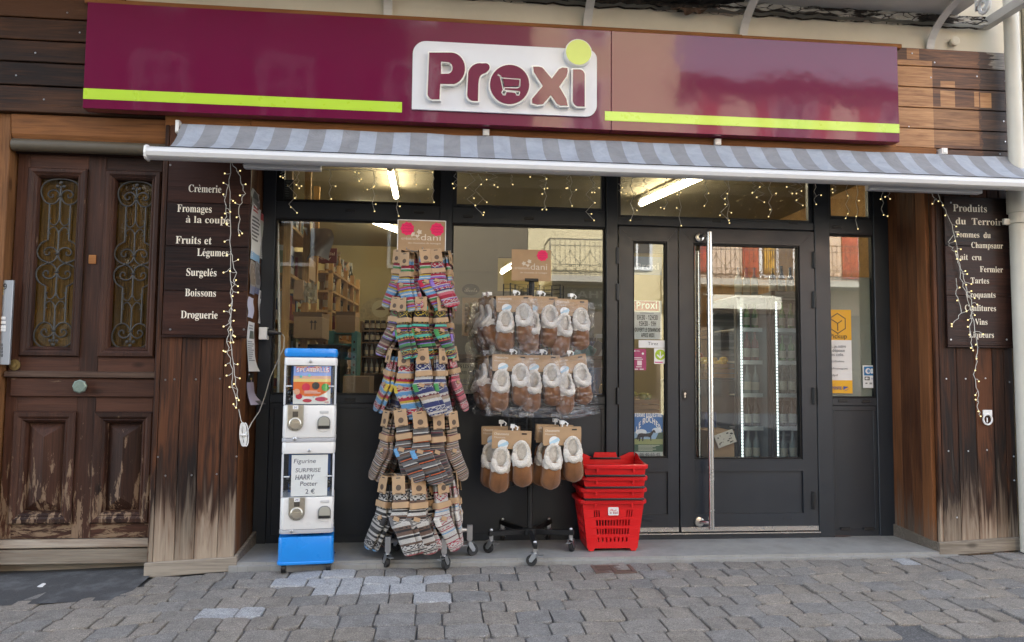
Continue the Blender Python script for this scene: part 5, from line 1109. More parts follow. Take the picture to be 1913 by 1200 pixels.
for px, py, yy in ((724, 1056, -.475), (829, 1066, -.535), (877, 1034, -.37), (745, 1030, -.22)):
    x = X(px, yy, py); gz = g(x, yy)+.002 if yy < -.45 else stepz(yy)
    w = castor(sr, x, yy, gz, gz+.17, {724: .5, 829: -.6, 877: -1.1, 745: .9}[px]); w.box(-.017, .017, -.017, .017, gz+.10, gz+.19); w.tube([(0, 0, gz+.16), (RX-x, RY-yy, gz+.16)], .014, 8); w.build('leg', SILVP, sr, bevel=.001)
hc0, hc1 = at(743.5, 411, RY-.03), at(832, 470, RY-.03)
mb = MB(); zh1, zh0 = hc0.z, zt[0]-.02; mb.box(hc0.x+.004, hc1.x-.004, RY-.034, RY-.028, zh0, zh1-.004); hd = mb.build('header_card', KRAFT, sr)
mb = MB(); mb.box(hc0.x-.002, hc0.x+.0035, RY-.038, RY-.024, zh0, zh1).box(hc1.x-.0035, hc1.x+.002, RY-.038, RY-.024, zh0, zh1).box(hc0.x+.0035, hc1.x-.0035, RY-.038, RY-.024, zh1-.0035, zh1+.002); mb.build('header_frame', WPAINT, sr)
def star(c, r, n=18, k=.78, y=0): return [(c[0]+r*(1 if i % 2 else k)*math.cos(PI*i/n), y, c[1]+r*(1 if i % 2 else k)*math.sin(PI*i/n)) for i in range(2*n)]
PINKM = pbr('neon_pink_card', (.80, .012, .12), .6, var=.04)
CREAM = pbr('pale_print', (.66, .58, .48), .7)
def dani(par, x0, x1, z0, z1, y, stars):
    W_, H_ = x1-x0, z1-z0; U = lambda u, v: (x0+u*W_, z0+v*H_)
    mb = MB(); a, b2 = U(.48, .36); write(mb, 'dani', a, x0+.90*W_, b2, H_*.20, y-.0008, lambda s: s); a, b2 = U(.08, .365); write(mb, 'créations', a, x0+.46*W_, b2, H_*.09, y-.0008, lambda s: s)
    a, b2 = U(.22, .24); write(mb, 'des chaussettes de montagne', a, x0+.90*W_, b2, H_*.055, y-.0008, lambda s: s)
    mb.build('print', CREAM, par)
    mb = MB()
    for u, v, r, n in ((.31, .55, .035, 5), (.45, .62, .04, 5)): c_ = U(u, v); mb.add(star(c_, W_*.062, n, .62, y-.0009), [tuple(range(2*n))])
    c_ = U(.41, .50); s = W_*.05; mb.add([(c_[0], y-.001, c_[1]-s), (c_[0]+s, y-.001, c_[1]+.1*s), (c_[0]+.5*s, y-.001, c_[1]+.6*s), (c_[0], y-.001, c_[1]+.2*s), (c_[0]-.5*s, y-.001, c_[1]+.6*s), (c_[0]-s, y-.001, c_[1]+.1*s)], [(0, 1, 2, 3), (0, 3, 4, 5)])
    mb.build('emblem', CREAM, par)
    for u, v in stars:
        mb = MB(); c_ = U(u, v); mb.add(star(c_, W_*.15, 9, .86, y-.0014)+star(c_, W_*.15, 9, .86, y-.0004), [tuple(range(18))]+[(i, (i+1) % 18, 18+(i+1) % 18, 18+i) for i in range(18)]); so = mb.build('pink_price_star', PINKM, par)
        mb = MB()
        for q_ in range(3): zz = c_[1]+W_*.06*(1-q_); mb.tube([(c_[0]+W_*.09*math.cos(PI*i/8)*-1, y-.002, zz+W_*.012*math.sin(i*2.3+q_)) for i in range(9)], .0008, 4)
        mb.build('handwriting', pbr('dark_pink_ink', (.25, .0, .05), .6), so)
dani(hd, hc0.x, hc1.x, at(787, 470, RY-.03).z, zh1, RY-.034, [(.2, .72), (.82, .72)])
# sock pairs: knitted colour rows as in the photo's tiers
WHs, BK, RDs, GY, TQ, LV, YL, NV, PKs, BE, GRN, ORG, BL, BR, MAR = (.66, .63, .58), (.015, .014, .016), (.46, .012, .05), (.15, .145, .145), (.10, .55, .42), (.27, .16, .56), (.60, .42, .03), (.03, .04, .16), (.70, .16, .20), (.44, .32, .22), (.06, .28, .08), (.65, .13, .03), (.14, .36, .64), (.16, .09, .06), (.16, .02, .035)
STY = {  # base rows bottom->top as (colour, rows) repeated, toe, heel, nordic colours
 'multicolour striped': dict(rows=[(WHs, 2), (BL, 3), (RDs, 3), (WHs, 1), (GRN, 2), (BE, 2), (RDs, 2), (LV, 2), (MAR, 1), (YL, 2), (BL, 2)], toe=(.35, .33, .20), heel=RDs, nd=None),
 'red and purple striped': dict(rows=[(RDs, 4), (WHs, 1), (LV, 3), (RDs, 2), (NV, 2), (WHs, 2), (PKs, 3)], toe=RDs, heel=LV, nd=(WHs, RDs)),
 'green and turquoise nordic': dict(rows=[(BR, 2), (TQ, 3), (BK, 2), (RDs, 2), (BK, 3), (LV, 1), (GRN, 3), (BK, 2)], toe=TQ, heel=GRN, nd=(YL, BK)),
 'plum and lavender nordic': dict(rows=[(MAR, 3), (WHs, 1), (LV, 2), (BK, 2), (BR, 3), (BE, 2)], toe=LV, heel=LV, nd=(GRN, MAR)),
 'blue and crimson diamond': dict(rows=[(BL, 3), (WHs, 1), (RDs, 4), (YL, 2), (WHs, 1), (BL, 2)], toe=BL, heel=YL, nd=(WHs, RDs)),
 'cream and navy diamond': dict(rows=[(BE, 3), (WHs, 3), (NV, 5), (WHs, 2), (MAR, 2)], toe=BE, heel=GRN, nd=(WHs, NV)),
 'pink and maroon': dict(rows=[(PKs, 4), (MAR, 3), (WHs, 1), (RDs, 3), (BK, 1)], toe=PKs, heel=MAR, nd=(WHs, PKs)),
 'grey and orange striped': dict(rows=[(GY, 2), (BK, 2), (ORG, 1), (BK, 1), (GY, 3), (WHs, 1), (BK, 1), (BR, 2)], toe=GY, heel=BL, nd=None),
 'black striped': dict(rows=[(BK, 2), (BR, 1), (BK, 1), (BE, 1), (BK, 2), (GY, 1), (MAR, 1)], toe=(.015, .04, .04), heel=ORG, nd=None),
 'beige and black striped': dict(rows=[(BE, 2), (BK, 1), (BE, 1), (MAR, 1), (WHs, 1), (BK, 1)], toe=BE, heel=BR, nd=None),
 'grey and white nordic': dict(rows=[(BR, 3), (WHs, 1), (BK, 2), (WHs, 4), (BR, 3), (BK, 2)], toe=(.25, .06, .06), heel=GY, nd=(BK, WHs)),
 'black and white nordic': dict(rows=[(BK, 4), (WHs, 2), (BK, 2), (WHs, 3)], toe=BL, heel=BK, nd=(WHs, BK)),
 'white nordic with red and blue': dict(rows=[(WHs, 4), (RDs, 1), (WHs, 2), (BL, 1), (WHs, 4), (MAR, 1)], toe=MAR, heel=WHs, nd=(RDs, WHs)),
}
KNIT, t, b = nt('knit_wool'); P = opos(t)
c = N(t, 'Attribute', attribute_name='col').outputs['Color']; n1 = noi(t, P, 300, 3, .7)
t.links.new(mixc(t, 1.0, c, ramp(t, n1, [(.3, .62), (.7, 1.2)]), 'MULTIPLY'), b.inputs['Base Color']); b.inputs['Roughness'].default_value = .95; b.inputs['Sheen Weight'].default_value = .3
wv = N(t, 'TexWave', bands_direction='X', ins={'Vector': P, 'Scale': 90.0, 'Distortion': 1.0}).outputs['Fac']; bump(t, b, mth(t, 'ADD', wv, n1), .5, .003)
HS = .385                                               # hanging height of a pair, card included
CL = [(0, -.030, .037), (0, -.09, .039), (.0, -.14, .040), (-.005, -.175, .046), (-.010, -.200, .054), (.003, -.230, .052), (.022, -.268, .045), (.040, -.312, .043), (.055, -.350, .042), (.062, -.372, .036), (.065, -.380, .02)]
def clp(v):
    q_ = v*(len(CL)-1); i = min(int(q_), len(CL)-2); u = q_-i; return tuple(lerp(a, b2, u) for a, b2 in zip(CL[i], CL[i+1]))
def sockmesh(sty, y0, thick, dx_=0.0, ang=0.0, flip=1):
    st = STY[sty]; seq = []
    for c_, n_ in st['rows']: seq += [c_]*n_
    NU, NV = 22, 76; L = len(seq); nrows = sum(1 for _ in seq)
    def fn(u, v):
        cx, cz, w = clp(v); a = 2*PI*u; ex = math.cos(a); ey = math.sin(a)
        px = cx+w*(abs(ex)**.75*(1 if ex > 0 else -1)); py = thick*ey*(.6+.4*math.sin(PI*min(1, v*1.05+.05)))*(1+.12*math.sin(v*40))
        sl = .25 if v > .42 else 0
        pz = cz+.18*(px-cx)*(1 if v > .45 else 0)
        x, z = px*flip, pz; rx = x*math.cos(ang)-(z+.03)*math.sin(ang); rz = x*math.sin(ang)+(z+.03)*math.cos(ang)-.03
        return (rx+dx_, y0+py, rz)
    def cf(i, j):
        v = j/NV; u = i/NU; front = 1
        if v > .915: return st['toe']
        if .36 < v < .50 and .34 < u < .66: return st['heel']
        k_ = j % max(L, 1); c_ = seq[k_]
        if st['nd']:
            band = (j % 26)
            if 4 <= band <= 10:
                d = abs((i % 6)-3)+abs(band-7)
                c_ = st['nd'][0] if d in (3,) or d == 0 else (st['nd'][1] if band not in (4, 10) else c_)
            elif band in (15, 17) and (i+j) % 2: c_ = st['nd'][0]
        k2 = .88+.2*((i*7+j*13) % 5)/5
        return tuple(.74*a*k2 for a in c_)
    mb = MB(); mb.grid(fn, NU, NV, cf, .5, wrap=True); return mb
EMB = pbr('brown_emblem', (.09, .055, .035), .7)
def sockpair(sty, flip=1):
    t_ = thing('sock_pair', 'x', 'socks', (0, 0, 0))
    o = link(bpy.data.objects.new('sock', sockmesh(sty, .006, .011, .004, .03, flip).data('sock', KNIT, True, col=True)), t_)
    o = link(bpy.data.objects.new('sock', sockmesh(sty, -.014, .012, 0, -.04, flip).data('sock', KNIT, True, col=True)), t_)
    w = MB(); w.box(-.036, .036, -.0325, -.0305, -.078, .012).box(-.036, .036, .0195, .0205, -.078, .012).box(-.036, .036, -.0305, .0195, .0105, .012); c_ = w.build('kraft_card', KRAFT, t_)
    w = MB(); w.lathe([(.015, 0), (.015, -.0006)], (0, -.0327, -.046), 18, ax='y'); w.box(-.018, .018, -.0333, -.0327, -.076, -.072); w.build('emblem', EMB, c_)
    w = MB(); w.box(-.012, .012, -.0335, -.0327, .0, .005); w.build('hang_slot', BLACK, c_)
    w = MB(); w.prism(rrect(-.047, .047, -.03, .021, (.012,)*4, 4), -.148, -.118, ax='z'); w.build('kraft_band', KRAFT, t_)
    w = MB(); w.M = Matrix.Translation((-.018*flip, -.030, -.20)) @ Matrix.Rotation(.4*flip, 4, 'Y'); w.box(-.016, .016, -.001, .001, -.01, .01); w.build('size_tag', KRAFT, t_)
    return t_
TS = [['multicolour striped', 'red and purple striped'], ['green and turquoise nordic', 'plum and lavender nordic'], ['blue and crimson diamond', 'cream and navy diamond', 'pink and maroon'], ['grey and orange striped', 'black striped', 'beige and black striped'], ['grey and white nordic', 'white nordic with red and blue', 'black and white nordic']]
pick = [[0, 1, 0, 1, 1, 0, 1, 0, 1, 0, 0], [0, 0, 1, 1, 0, 1, 0, 0, 1, 1, 0], [1, 1, 2, 2, 0, 1, 1, 2, 0, 0, 0], [0, 1, 2, 2, 0, 1, 1, 2, 1, 2, 0], [0, 1, 1, 1, 2, 0, 2, 1, 2, 2, 0]]
WORDS = ['at the front centre', 'just right of centre', 'at the front right', 'on the right side', 'at the rear right', 'at the back right', 'at the back left', 'at the rear left', 'on the left side', 'at the front left', 'just left of centre']
TIER = ['top', 'second', 'middle', 'fourth', 'bottom']
protos = {}; rs = random.Random(21)
for ti in range(5):
    for ai, a in enumerate(angs):
        for dep in (0, 1) if ai in (0, 1, 2, 3, 8, 9, 10) else (0,):
            sty = TS[ti][pick[ti][ai] if not dep else (pick[ti][ai]+1) % len(TS[ti])]; fl = 1 if a > -PI/2-.1 and ai < 5 else 1
            key = (sty, -1 if ai in (6, 7, 8, 9) else 1)
            if key not in protos: protos[key] = sockpair(*key); o = protos[key]
            else: o = copy_tree(protos[key])
            r_ = rad[ti]-dep*.062+rs.uniform(-.008, .008); aa = a+rs.uniform(-.07, .07)
            o.location = (RX+r_*math.cos(aa), RY+r_*math.sin(aa), zt[ti]+rs.uniform(-.022, .010))
            o.rotation_euler = (rs.uniform(-.16, -.02), key[1]*rs.uniform(-.20, .06), aa+PI/2+rs.uniform(-.38, .38))
            sc_ = (.94, .96, 1.05, 1.12, 1.17)[ti]; o.scale = (sc_*1.04, sc_*1.15, sc_)
            o['label'] = f"{sty} sock pair {'behind another ' if dep else ''}{WORDS[ai]}, {TIER[ti]} tier"; o['group'] = 'sock pairs hanging on the rolling rack'

# ------------------------------------------------------------------ slipper stand
SY = -.235; st = at(991, 800, SY); SX = st.x
ss = thing('slipper_stand', 'black wire spinner stand on five castored arms with kraft header card', 'display rack', (SX, SY, stepz(SY)))
BLKM = pbr('black_metal', (.014, .014, .015), .4, .3, var=.2)
zb_ = at(991, 905, SY).z; zt_s = at(991, 535, SY).z; zhub = at(991, 985, SY).z
mb = MB(); mb.cyl((SX, SY, zhub-.05), (SX, SY, at(991, 522, SY).z), .019, 16); mb.lathe([(.024, zb_-.03), (.024, zb_-.005)], (SX, SY, 0), 16); mb.build('pole', BLKM, ss, smooth=40)
mb = MB(); mb.lathe([(.045, zhub-.045), (.045, zhub-.005), (.025, zhub)], (SX, SY, 0), 20); mb.build('hub', BLKM, ss, smooth=40)
for i in range(5):
    a = -PI/2+2*PI*i/5; dx_, dy_ = math.cos(a), math.sin(a); r_ = .27; ex, ey = SX+r_*dx_, SY+r_*dy_
    gz = (g(ex, ey)+.003) if ey < -.44 else stepz(ey)
    za = zhub-.012; zt2 = gz+.112
    mb = MB(); n_ = Vector((-dy_, dx_, 0))*.013; c0 = Vector((SX+.03*dx_, SY+.03*dy_, 0)); c1 = Vector((ex+.02*dx_, ey+.02*dy_, 0))
    z0a, z1a = zhub-.01, max(zt2, gz+.10)
    mb.add([(*(c0-n_).xy, z0a-.032), (*(c0+n_).xy, z0a-.032), (*(c1+n_).xy, z1a-.004), (*(c1-n_).xy, z1a-.004), (*(c0-n_).xy, z0a), (*(c0+n_).xy, z0a), (*(c1+n_).xy, z1a+.028), (*(c1-n_).xy, z1a+.028)], [(0,3,2,1),(4,5,6,7),(0,1,5,4),(1,2,6,5),(2,3,7,6),(3,0,4,7)])
    mb.build('base_arm', BLKM, ss, bevel=.003)
    w = castor(ss, ex, ey, gz, z1a+.0, (1.1, -.5, .4, -.3, .9)[i], .034); w.build('castor_stem', ZINC, ss); w = MB(); w.ball((ex, ey, z1a+.034), .012, 10, 6); w.build('arm_cap', ZINC, ss, smooth=True)
# wire panels: three flat grids round the pole
mb = MB(); hw = .20
TRI = [(-PI/2+.06, .075), (-PI/2+.06+2*PI/3, .075), (-PI/2+.06-2*PI/3, .075)]
for a, off in TRI:
    ux, uy = -math.sin(a), math.cos(a); ox, oy = SX+off*math.cos(a), SY+off*math.sin(a)
    P3 = lambda u, z: (ox+ux*u, oy+uy*u, z)
    mb.tube([P3(-hw, zb_), P3(hw, zb_), P3(hw, zt_s), P3(-hw, zt_s)], .0042, 6, True)
    nz = 46
    for i in range(1, nz): z = lerp(zb_, zt_s, i/nz); mb.tube([P3(-hw, z), P3(hw, z)], .0019, 4)
    for u in (-.12, -.04, .04, .12): mb.tube([P3(u, zb_), P3(u, zt_s)], .0024, 5)
mb.build('wire_panel', BLKM, ss)
h0, h1 = at(956, 466, SY-.03), at(1029, 526, SY-.03)
mb = MB(); mb.box(h0.x, h1.x, SY-.033, SY-.029, h1.z, h0.z); hc = mb.build('header_card', KRAFT, ss); dani(hc, h0.x, h1.x, h1.z, h0.z, SY-.033, [(.78, .82)])
mb = MB(); p = at(993, 523, SY-.03); mb.box(p.x-.045, p.x+.045, SY-.045, SY-.02, p.z-.012, p.z+.008); mb.build('card_clamp', BLKM, ss, bevel=.003)
SUEDE, t, b = nt('tan_suede'); P = opos(t); n1 = noi(t, P, 14, 5, .6); n2 = noi(t, P, 500, 2)
t.links.new(ramp(t, mth(t, 'ADD', mth(t, 'MULTIPLY', n1, .8), mth(t, 'MULTIPLY', n2, .2)), [(.3, (.14, .052, .013)), (.7, (.28, .112, .031))]), b.inputs['Base Color']); b.inputs['Roughness'].default_value = .9; b.inputs['Sheen Weight'].default_value = .4; bump(t, b, mth(t, 'ADD', n2, n1), .3, .002)
FUR, t, b = nt('white_fleece'); P = opos(t); n1 = noi(t, P, 130, 5, .7, .6)
t.links.new(ramp(t, n1, [(.3, (.46, .41, .35)), (.6, (.76, .71, .63))]), b.inputs['Base Color']); b.inputs['Roughness'].default_value = 1.0; b.inputs['Sheen Weight'].default_value = .6; bump(t, b, n1, 1.0, .008)
SOLE = pbr('brown_sole', (.20, .09, .035), .8)
def swid(s):                       # half width along the slipper, 0 toe .. 1 heel
    if s < .2: return .056*math.sqrt(max(0, 1-((.2-s)/.2)**2))*.98+.001
    return .056-.006*(s-.2)/.5 if s < .7 else .0525*math.sqrt(max(0, 1-((s-.7)/.3)**2))*.98+.001
LEN = .285
def upper(u, s):
    w = swid(s); a = PI*u; h = .016+.052*min(1, (s/.34))**.6*(1-.0*s)
    return (-w*1.02*math.cos(a)*(1 if True else 1), -.004-h*math.sin(a)**.75, -LEN+s*LEN)
def slipper_meshes():
    out = {}
    mb = MB(); ol = [(swid(i/30)*1.05, -LEN+LEN*i/30) for i in range(31)]; poly = ol+[(-x, z) for x, z in reversed(ol)]
    mb.prism(poly, -.006, .010); out['sole'] = mb.data('sole', SOLE, 40, .003)
    mb = MB(); mb.grid(lambda u, v: upper(u, .004+v*.64), 20, 16); out['upper'] = mb.data('upper', SUEDE, True)
    mb = MB(); mb.tube([Vector(upper(.5, .03+.55*i/14))+Vector((.003, -.0005, 0)) for i in range(15)], .0014, 5)
    pts = [Vector(upper(.03, .004+i*.02))*1.0 for i in range(20)]; mb.tube([Vector((x*1.03, -.006, z)) for x, z in (ol[18:0:-1]+[(-x, z) for x, z in ol[1:19]])], .0030, 6); out['seam'] = mb.data('seam', SOLE, True)
    def fuzz(v, k=.0045): return v+Vector((noise.noise(v*55), noise.noise(v*55+Vector((7, 0, 0))), noise.noise(v*55+Vector((0, 9, 0)))))*k+Vector((noise.noise(v*160), noise.noise(v*160+Vector((3, 0, 0))), 0))*k*.5
    mb = MB(); zc_, a_, b_ = -.066, .043, .066; path = []; rad_ = []
    for i in range(40):
        w = 2*PI*i/40; c_, s_2 = math.cos(w), math.sin(w); low = max(0, -s_2)
        path.append((a_*c_*(1.0 if s_2 < 0 else .94), -.030-.036*low**1.2-.004*max(0, s_2), zc_+b_*s_2)); rad_.append(.0125+.0115*low)
    mb.tube(path, rad_, 14, True); mb.v = [fuzz(v) for v in mb.v]
    cov = MB(); cov.grid(lambda u, v: (-math.cos(PI*u)*.058, -.008-.066*math.sin(PI*u)**.8, -.140+.046*v+.008*math.sin(PI*u)*-1+.004*math.sin(u*23)), 26, 6)
    cov.v = [fuzz(v, .006) for v in cov.v]; mb.add(cov.v, cov.f)
    out['fur_cuff'] = mb.data('fur_cuff', FUR, True)
    mb = MB(); mb.grid(lambda u, v: (lerp(-.043, .043, u), -.024-.016*v*v, lerp(-.11, -.01, v)), 8, 8); out['lining'] = mb.data('lining', FUR, True)
    return out
SM = slipper_meshes()
BAG = glassy('crinkled_bag', (.97, .97, .98), 1.5, bp=.35, bs=40, boost=.025, rough=.02)
def bagmesh():
    mb = MB()
    def fn(u, v):
        a = 2*PI*u; ex, ey = math.cos(a), math.sin(a); flare = 1+.10*math.sin(v*9)*.4+.18*max(0, v-.9)*6
        x = .135*(abs(ex)**.5)*(1 if ex > 0 else -1)*flare; y = -.035+.068*(abs(ey)**.7)*(1 if ey > 0 else -1)*math.sin(PI*(.06+.9*v))**.5; z = .035-.405*v
        d = noise.noise(Vector((x*18, y*18, z*18)))*.016+noise.noise(Vector((x*55, y*55, z*55+4)))*.010
        return (x+d*ex, y+d*ey*1.3, z+d*.6)
    mb.grid(fn, 44, 40, wrap=True); return mb.data('plastic_bag', BAG, False)
BAGME = bagmesh()
CARDP = pbr('pale_blue_sticker', (.38, .55, .66), .4)
def pack(bagged, half=False):
    t_ = thing('slipper_pair', 'x', 'slippers', (0, 0, 0))
    for k_, (dx_, dz_, ry) in enumerate(((-.060, -.055, .04), (.058, -.012, -.05))):
        e = link(bpy.data.objects.new('slipper', SM['upper']), t_); e.location = (dx_, 0, dz_); e.rotation_euler = (.02, ry, -.12 if dx_ > 0 else .10)
        for nm in ('sole', 'fur_cuff', 'seam', 'lining'): link(bpy.data.objects.new(nm, SM[nm]), e)
    w = MB(); w.prism(rrect(-.118, .112, -.06, .055, (0, 0, .008, .008), 3), -.020, -.018); w.prism(rrect(-.118, .112, -.05, .055, (0, 0, .008, .008), 3), .014, .016); w.box(-.118, .112, -.018, .014, .0535, .055); cdo = w.build('kraft_card', KRAFT, t_)
    w = MB(); write(w, 'Chaussons', -.105, -.02, .026, .014, -.0206, bold); write(w, 'Moutons', -.105, -.04, .006, .011, -.0206, lambda s: s); w.build('print', CREAM, cdo)
    w = MB(); w.box(.055, .085, -.0212, -.0202, .034, .043); w.build('hang_slot', BLACK, cdo)
    w = MB(); w.lathe([(.030, 0), (.030, -.001)], (-.052, -.0222, -.032), 24, ax='y'); so = w.build('round_sticker', WPAINT, t_)
    w = MB(); w.M = Matrix.Translation((-.050, -.0245, -.034)) @ Matrix.Rotation(-.5, 4, 'Y'); w.box(-.032, .032, -.0005, .0005, -.010, .010); w.build('blue_ribbon', CARDP, so)
    w = MB(); w.tube([(0, -.005, .052), (.0, -.01, .075), (.018, -.012, .088), (.032, -.012, .075), (.026, -.012, .060)], .0045, 7); w.box(-.012, .012, -.014, .02, .072, .095); w.build('hanger_hook', WHITE, t_, smooth=40)
    if bagged: link(bpy.data.objects.new('plastic_bag', BAGME), t_)
    return t_
pb, pn = pack(True), pack(False); first = {True: pb, False: pn}; done = {True: 0, False: 0}
rows = [  # (px of pair centre, py of card top, depth, turn, bagged, label)
 (962, 553, SY-.17, -.04, 1, 'bagged tan slippers at the left end of the front of the upper row'), (1008, 555, SY-.14, .10, 1, 'bagged tan slippers in the middle of the upper row'), (1066, 560, SY-.10, .38, 1, 'bagged tan slippers turned away at the right end of the upper row'),
 (913, 556, SY-.05, -1.25, 1, 'bagged tan slippers seen edge on at the left of the upper row'), (905, 558, SY+.05, -1.5, 1, 'bagged tan slippers behind the edge on pair of the upper row'),
 (955, 663, SY-.17, -.06, 1, 'bagged tan slippers at the left end of the front of the lower bagged row'), (1012, 664, SY-.15, .06, 1, 'bagged tan slippers in the middle of the lower bagged row'), (1064, 666, SY-.12, .30, 1, 'bagged tan slippers tilted at the right end of the lower bagged row'),
 (908, 665, SY-.05, -1.25, 1, 'bagged tan slippers seen edge on at the left of the lower bagged row'),
 (957, 806, SY-.17, -.10, 0, 'unbagged tan slippers with blue sticker hanging lowest at left of the pole'), (937, 798, SY-.09, -.22, 0, 'unbagged tan slippers hanging behind the lowest left pair'),
 (1050, 799, SY-.17, .05, 0, 'unbagged tan slippers with white cuffs hanging lowest right of the pole'), (1036, 795, SY-.09, .16, 0, 'unbagged tan slippers hanging behind the lowest right pair'),
]
for px, py, yy, rz, bg_, lab in rows:
    rz += rs.uniform(-.08, .08)
    bg_ = bool(bg_); o = first[bg_] if not done[bg_] else copy_tree(first[bg_]); done[bg_] = 1
    p = at(px, py, yy); o.location = (p.x, yy, p.z-.050); o.rotation_euler = (.03, rs.uniform(-.05, .05), rz); k_ = rs.uniform(.93, 1.0); o.scale = (1.06*k_, 1.0, .95*k_) if bg_ else (1.08, 1.0, 1.0)
    if 'tilted' in lab: o.rotation_euler = (.03, -.16, rz)
    o['label'] = lab; o['group'] = 'slipper pairs hanging on the wire stand'

# ------------------------------------------------------------------ stacked red baskets
REDP = pbr('red_plastic', (.62, .010, .012), .32, var=.05, vs=4, coat=.15)
BY0, BY1 = -.335, -.035
def basketmesh(part, zmin=-1):
    """part: body with open slots / handle. Local: base centre at origin, front to -y"""
    mb = MB(); H = .335; bw, tw, bd, td = .165, .205, .125, .148; T = .004
    def wall(u0, u1, z0, z1, side):     # a panel of the tapered shell, both skins
        def P(u, z, inn):
            f = z/H; hw_ = lerp(bw, tw, f)-inn; hd_ = lerp(bd, td, f)-inn
            if side == 0: return (u*hw_, -hd_, z)
            if side == 1: return (hw_, u*hd_, z)
            if side == 2: return (-u*hw_, hd_, z)
            return (-hw_, -u*hd_, z)
        a = [P(u0, z0, 0), P(u1, z0, 0), P(u1, z1, 0), P(u0, z1, 0)]; b2 = [P(u0, z0, T), P(u1, z0, T), P(u1, z1, T), P(u0, z1, T)]
        mb.add(a+b2, [(0, 1, 2, 3), (7, 6, 5, 4), (0, 4, 5, 1), (1, 5, 6, 2), (2, 6, 7, 3), (3, 7, 4, 0)], .5)
    for side in range(4):
        rowsz = [(0, .045, 0), (.045, .075, 8), (.075, .095, 0), (.095, .135, 12), (.135, .155, 0), (.155, .195, 12), (.195, .215, 0), (.215, .262, 3), (.262, H, 0)]
        for z0, z1, ns in rowsz:
            if z1 < zmin: continue
            if not ns: wall(-1, 1, z0, z1, side); continue
            if ns == 3:
                slots = [(-.66+.08*i, -.62+.08*i) for i in range(3)]+[(.46+.08*i, .50+.08*i) for i in range(3)]
            else: slots = [(-.62+1.24*(i+.5)/ns-.030, -.62+1.24*(i+.5)/ns+.030) for i in range(ns)]
            e = -1
            for a, b2 in slots: wall(e, a, z0, z1, side); e = b2
            wall(e, 1, z0, z1, side)
    if zmin < 0: mb.box(-bw, bw, -bd, bd, 0, .006, .5)
    for sx2 in (-1, 1) if zmin < 0 else (): mb.prism([(sx2*bw*.98, .0), (sx2*(bw-.05), .0), (sx2*(bw-.04), -.018), (sx2*bw*.93, -.018)], -bd, bd, .5)
    # rim: folded lip with raised back and cheeks
    prof = [(0, H-.028), (.016, H-.030), (.019, H-.024), (.019, H-.004), (.012, H), (-.004, H)]
    loop_ = rrect(-tw, tw, -td, td, (.03,)*4, 5); k_ = len(loop_); vs = []; fs = []
    for o_, z in prof:
        for x, y in grow(loop_, o_): vs.append((x, y, z))
    n_ = len(prof)
    for i in range(n_-1):
        for j in range(k_): fs.append((i*k_+j, i*k_+(j+1) % k_, (i+1)*k_+(j+1) % k_, (i+1)*k_+j))
    mb.add(vs, fs, .5)
    for sx2 in (-1, 1): mb.box(sx2*.12-.006, sx2*.12+.006, -td-.019, -td-.002, H-.05, H-.028, .5)
    return mb
bx = at(1142, 1027, -.285); H_ = .335; step_ = .0
zr_ = [at(1143, y, -.34).z for y in (938, 914, 892)]; z0b = stepz(-.2)+.018
sc_b = (zr_[0]+0.016-z0b)/H_
bk = thing('shopping_basket', 'red plastic shopping basket with white sticker, lowest of the stack by the door', 'basket', (bx.x, -.195, z0b), 'red shopping baskets stacked by the door')
body = basketmesh(0); link(bpy.data.objects.new('basket_body', body.data('basket_body', REDP, 30, .0012)), bk)
w = MB(); w.tube([(-.19, -.10, .338), (-.19, -.175, .341), (-.15, -.178, .342), (.15, -.178, .342), (.19, -.175, .341), (.19, -.10, .338)], .0075, 8); link(bpy.data.objects.new('carry_handle', w.data('carry_handle', BLACK, 40)), bk)
mb = MB(); mb.prism(rrect(-.034, .034, .228, .283, (.006,)*4, 3), -.1520, -.146, col=(.72, .70, .70))
write(mb, 'Shop', -.024, .02, .257, .016, -.1526, script, col=(.55, .02, .05)); write(mb, "'n' Roll", -.026, .028, .237, .016, -.1526, bold, col=(.35, .02, .05))
so = link(bpy.data.objects.new('sticker', mb.data('sticker', COLR, col=True)), bk); so.rotation_euler = (0, 0, 0); so.location = (0, .002, 0)
for q_ in bk.children: q_.scale = (1, 1, 1)
bk.scale = (1.0, 1.0, sc_b)
top_z = at(1143, 868, -.34).z; nest = (top_z-(zr_[0]+.016))/3
labs = ['red shopping basket second from the bottom of the stack by the door', 'red shopping basket third from the bottom of the stack by the door', 'red shopping basket on top of the stack, open at its rim']
NB_ = basketmesh(0, .25).data('basket_body', REDP, 30, .0012)
for i in range(3):
    o = copy_tree(bk); o.location = (bx.x+.004*(i+1), -.195, z0b+nest*(i+1)); o['label'] = labs[i]
    for ch in list(o.children):
        if ch.name.startswith('basket_body'): ch.data = NB_
        if ch.name.startswith('sticker'): bpy.data.objects.remove(ch)
        elif ch.name.startswith('carry_handle') and i == 2: ch.location = (0, .32, -.0); ch.rotation_euler = (0, 0, 0); ch.scale = (.55, 1, 1)
    if i == 2:
        w = MB(); w.prism([(-.215, .32), (.215, .32), (.20, .385), (.17, .385), (.085, .345), (.075, .385), (-.075, .385), (-.085, .345), (-.17, .385), (-.20, .385)], .146, .150)
        link(bpy.data.objects.new('raised_back', w.data('raised_back', REDP, False, .002)), o)
        w = MB()
        for sx2 in (-1, 1): w.prism([(-.14, .325), (.148, .325), (.148, .385), (.09, .38), (.02, .352)], sx2*.210-.003, sx2*.210+.003, ax='x')
        link(bpy.data.objects.new('raised_cheek', w.data('raised_cheek', REDP, False, .002)), o)

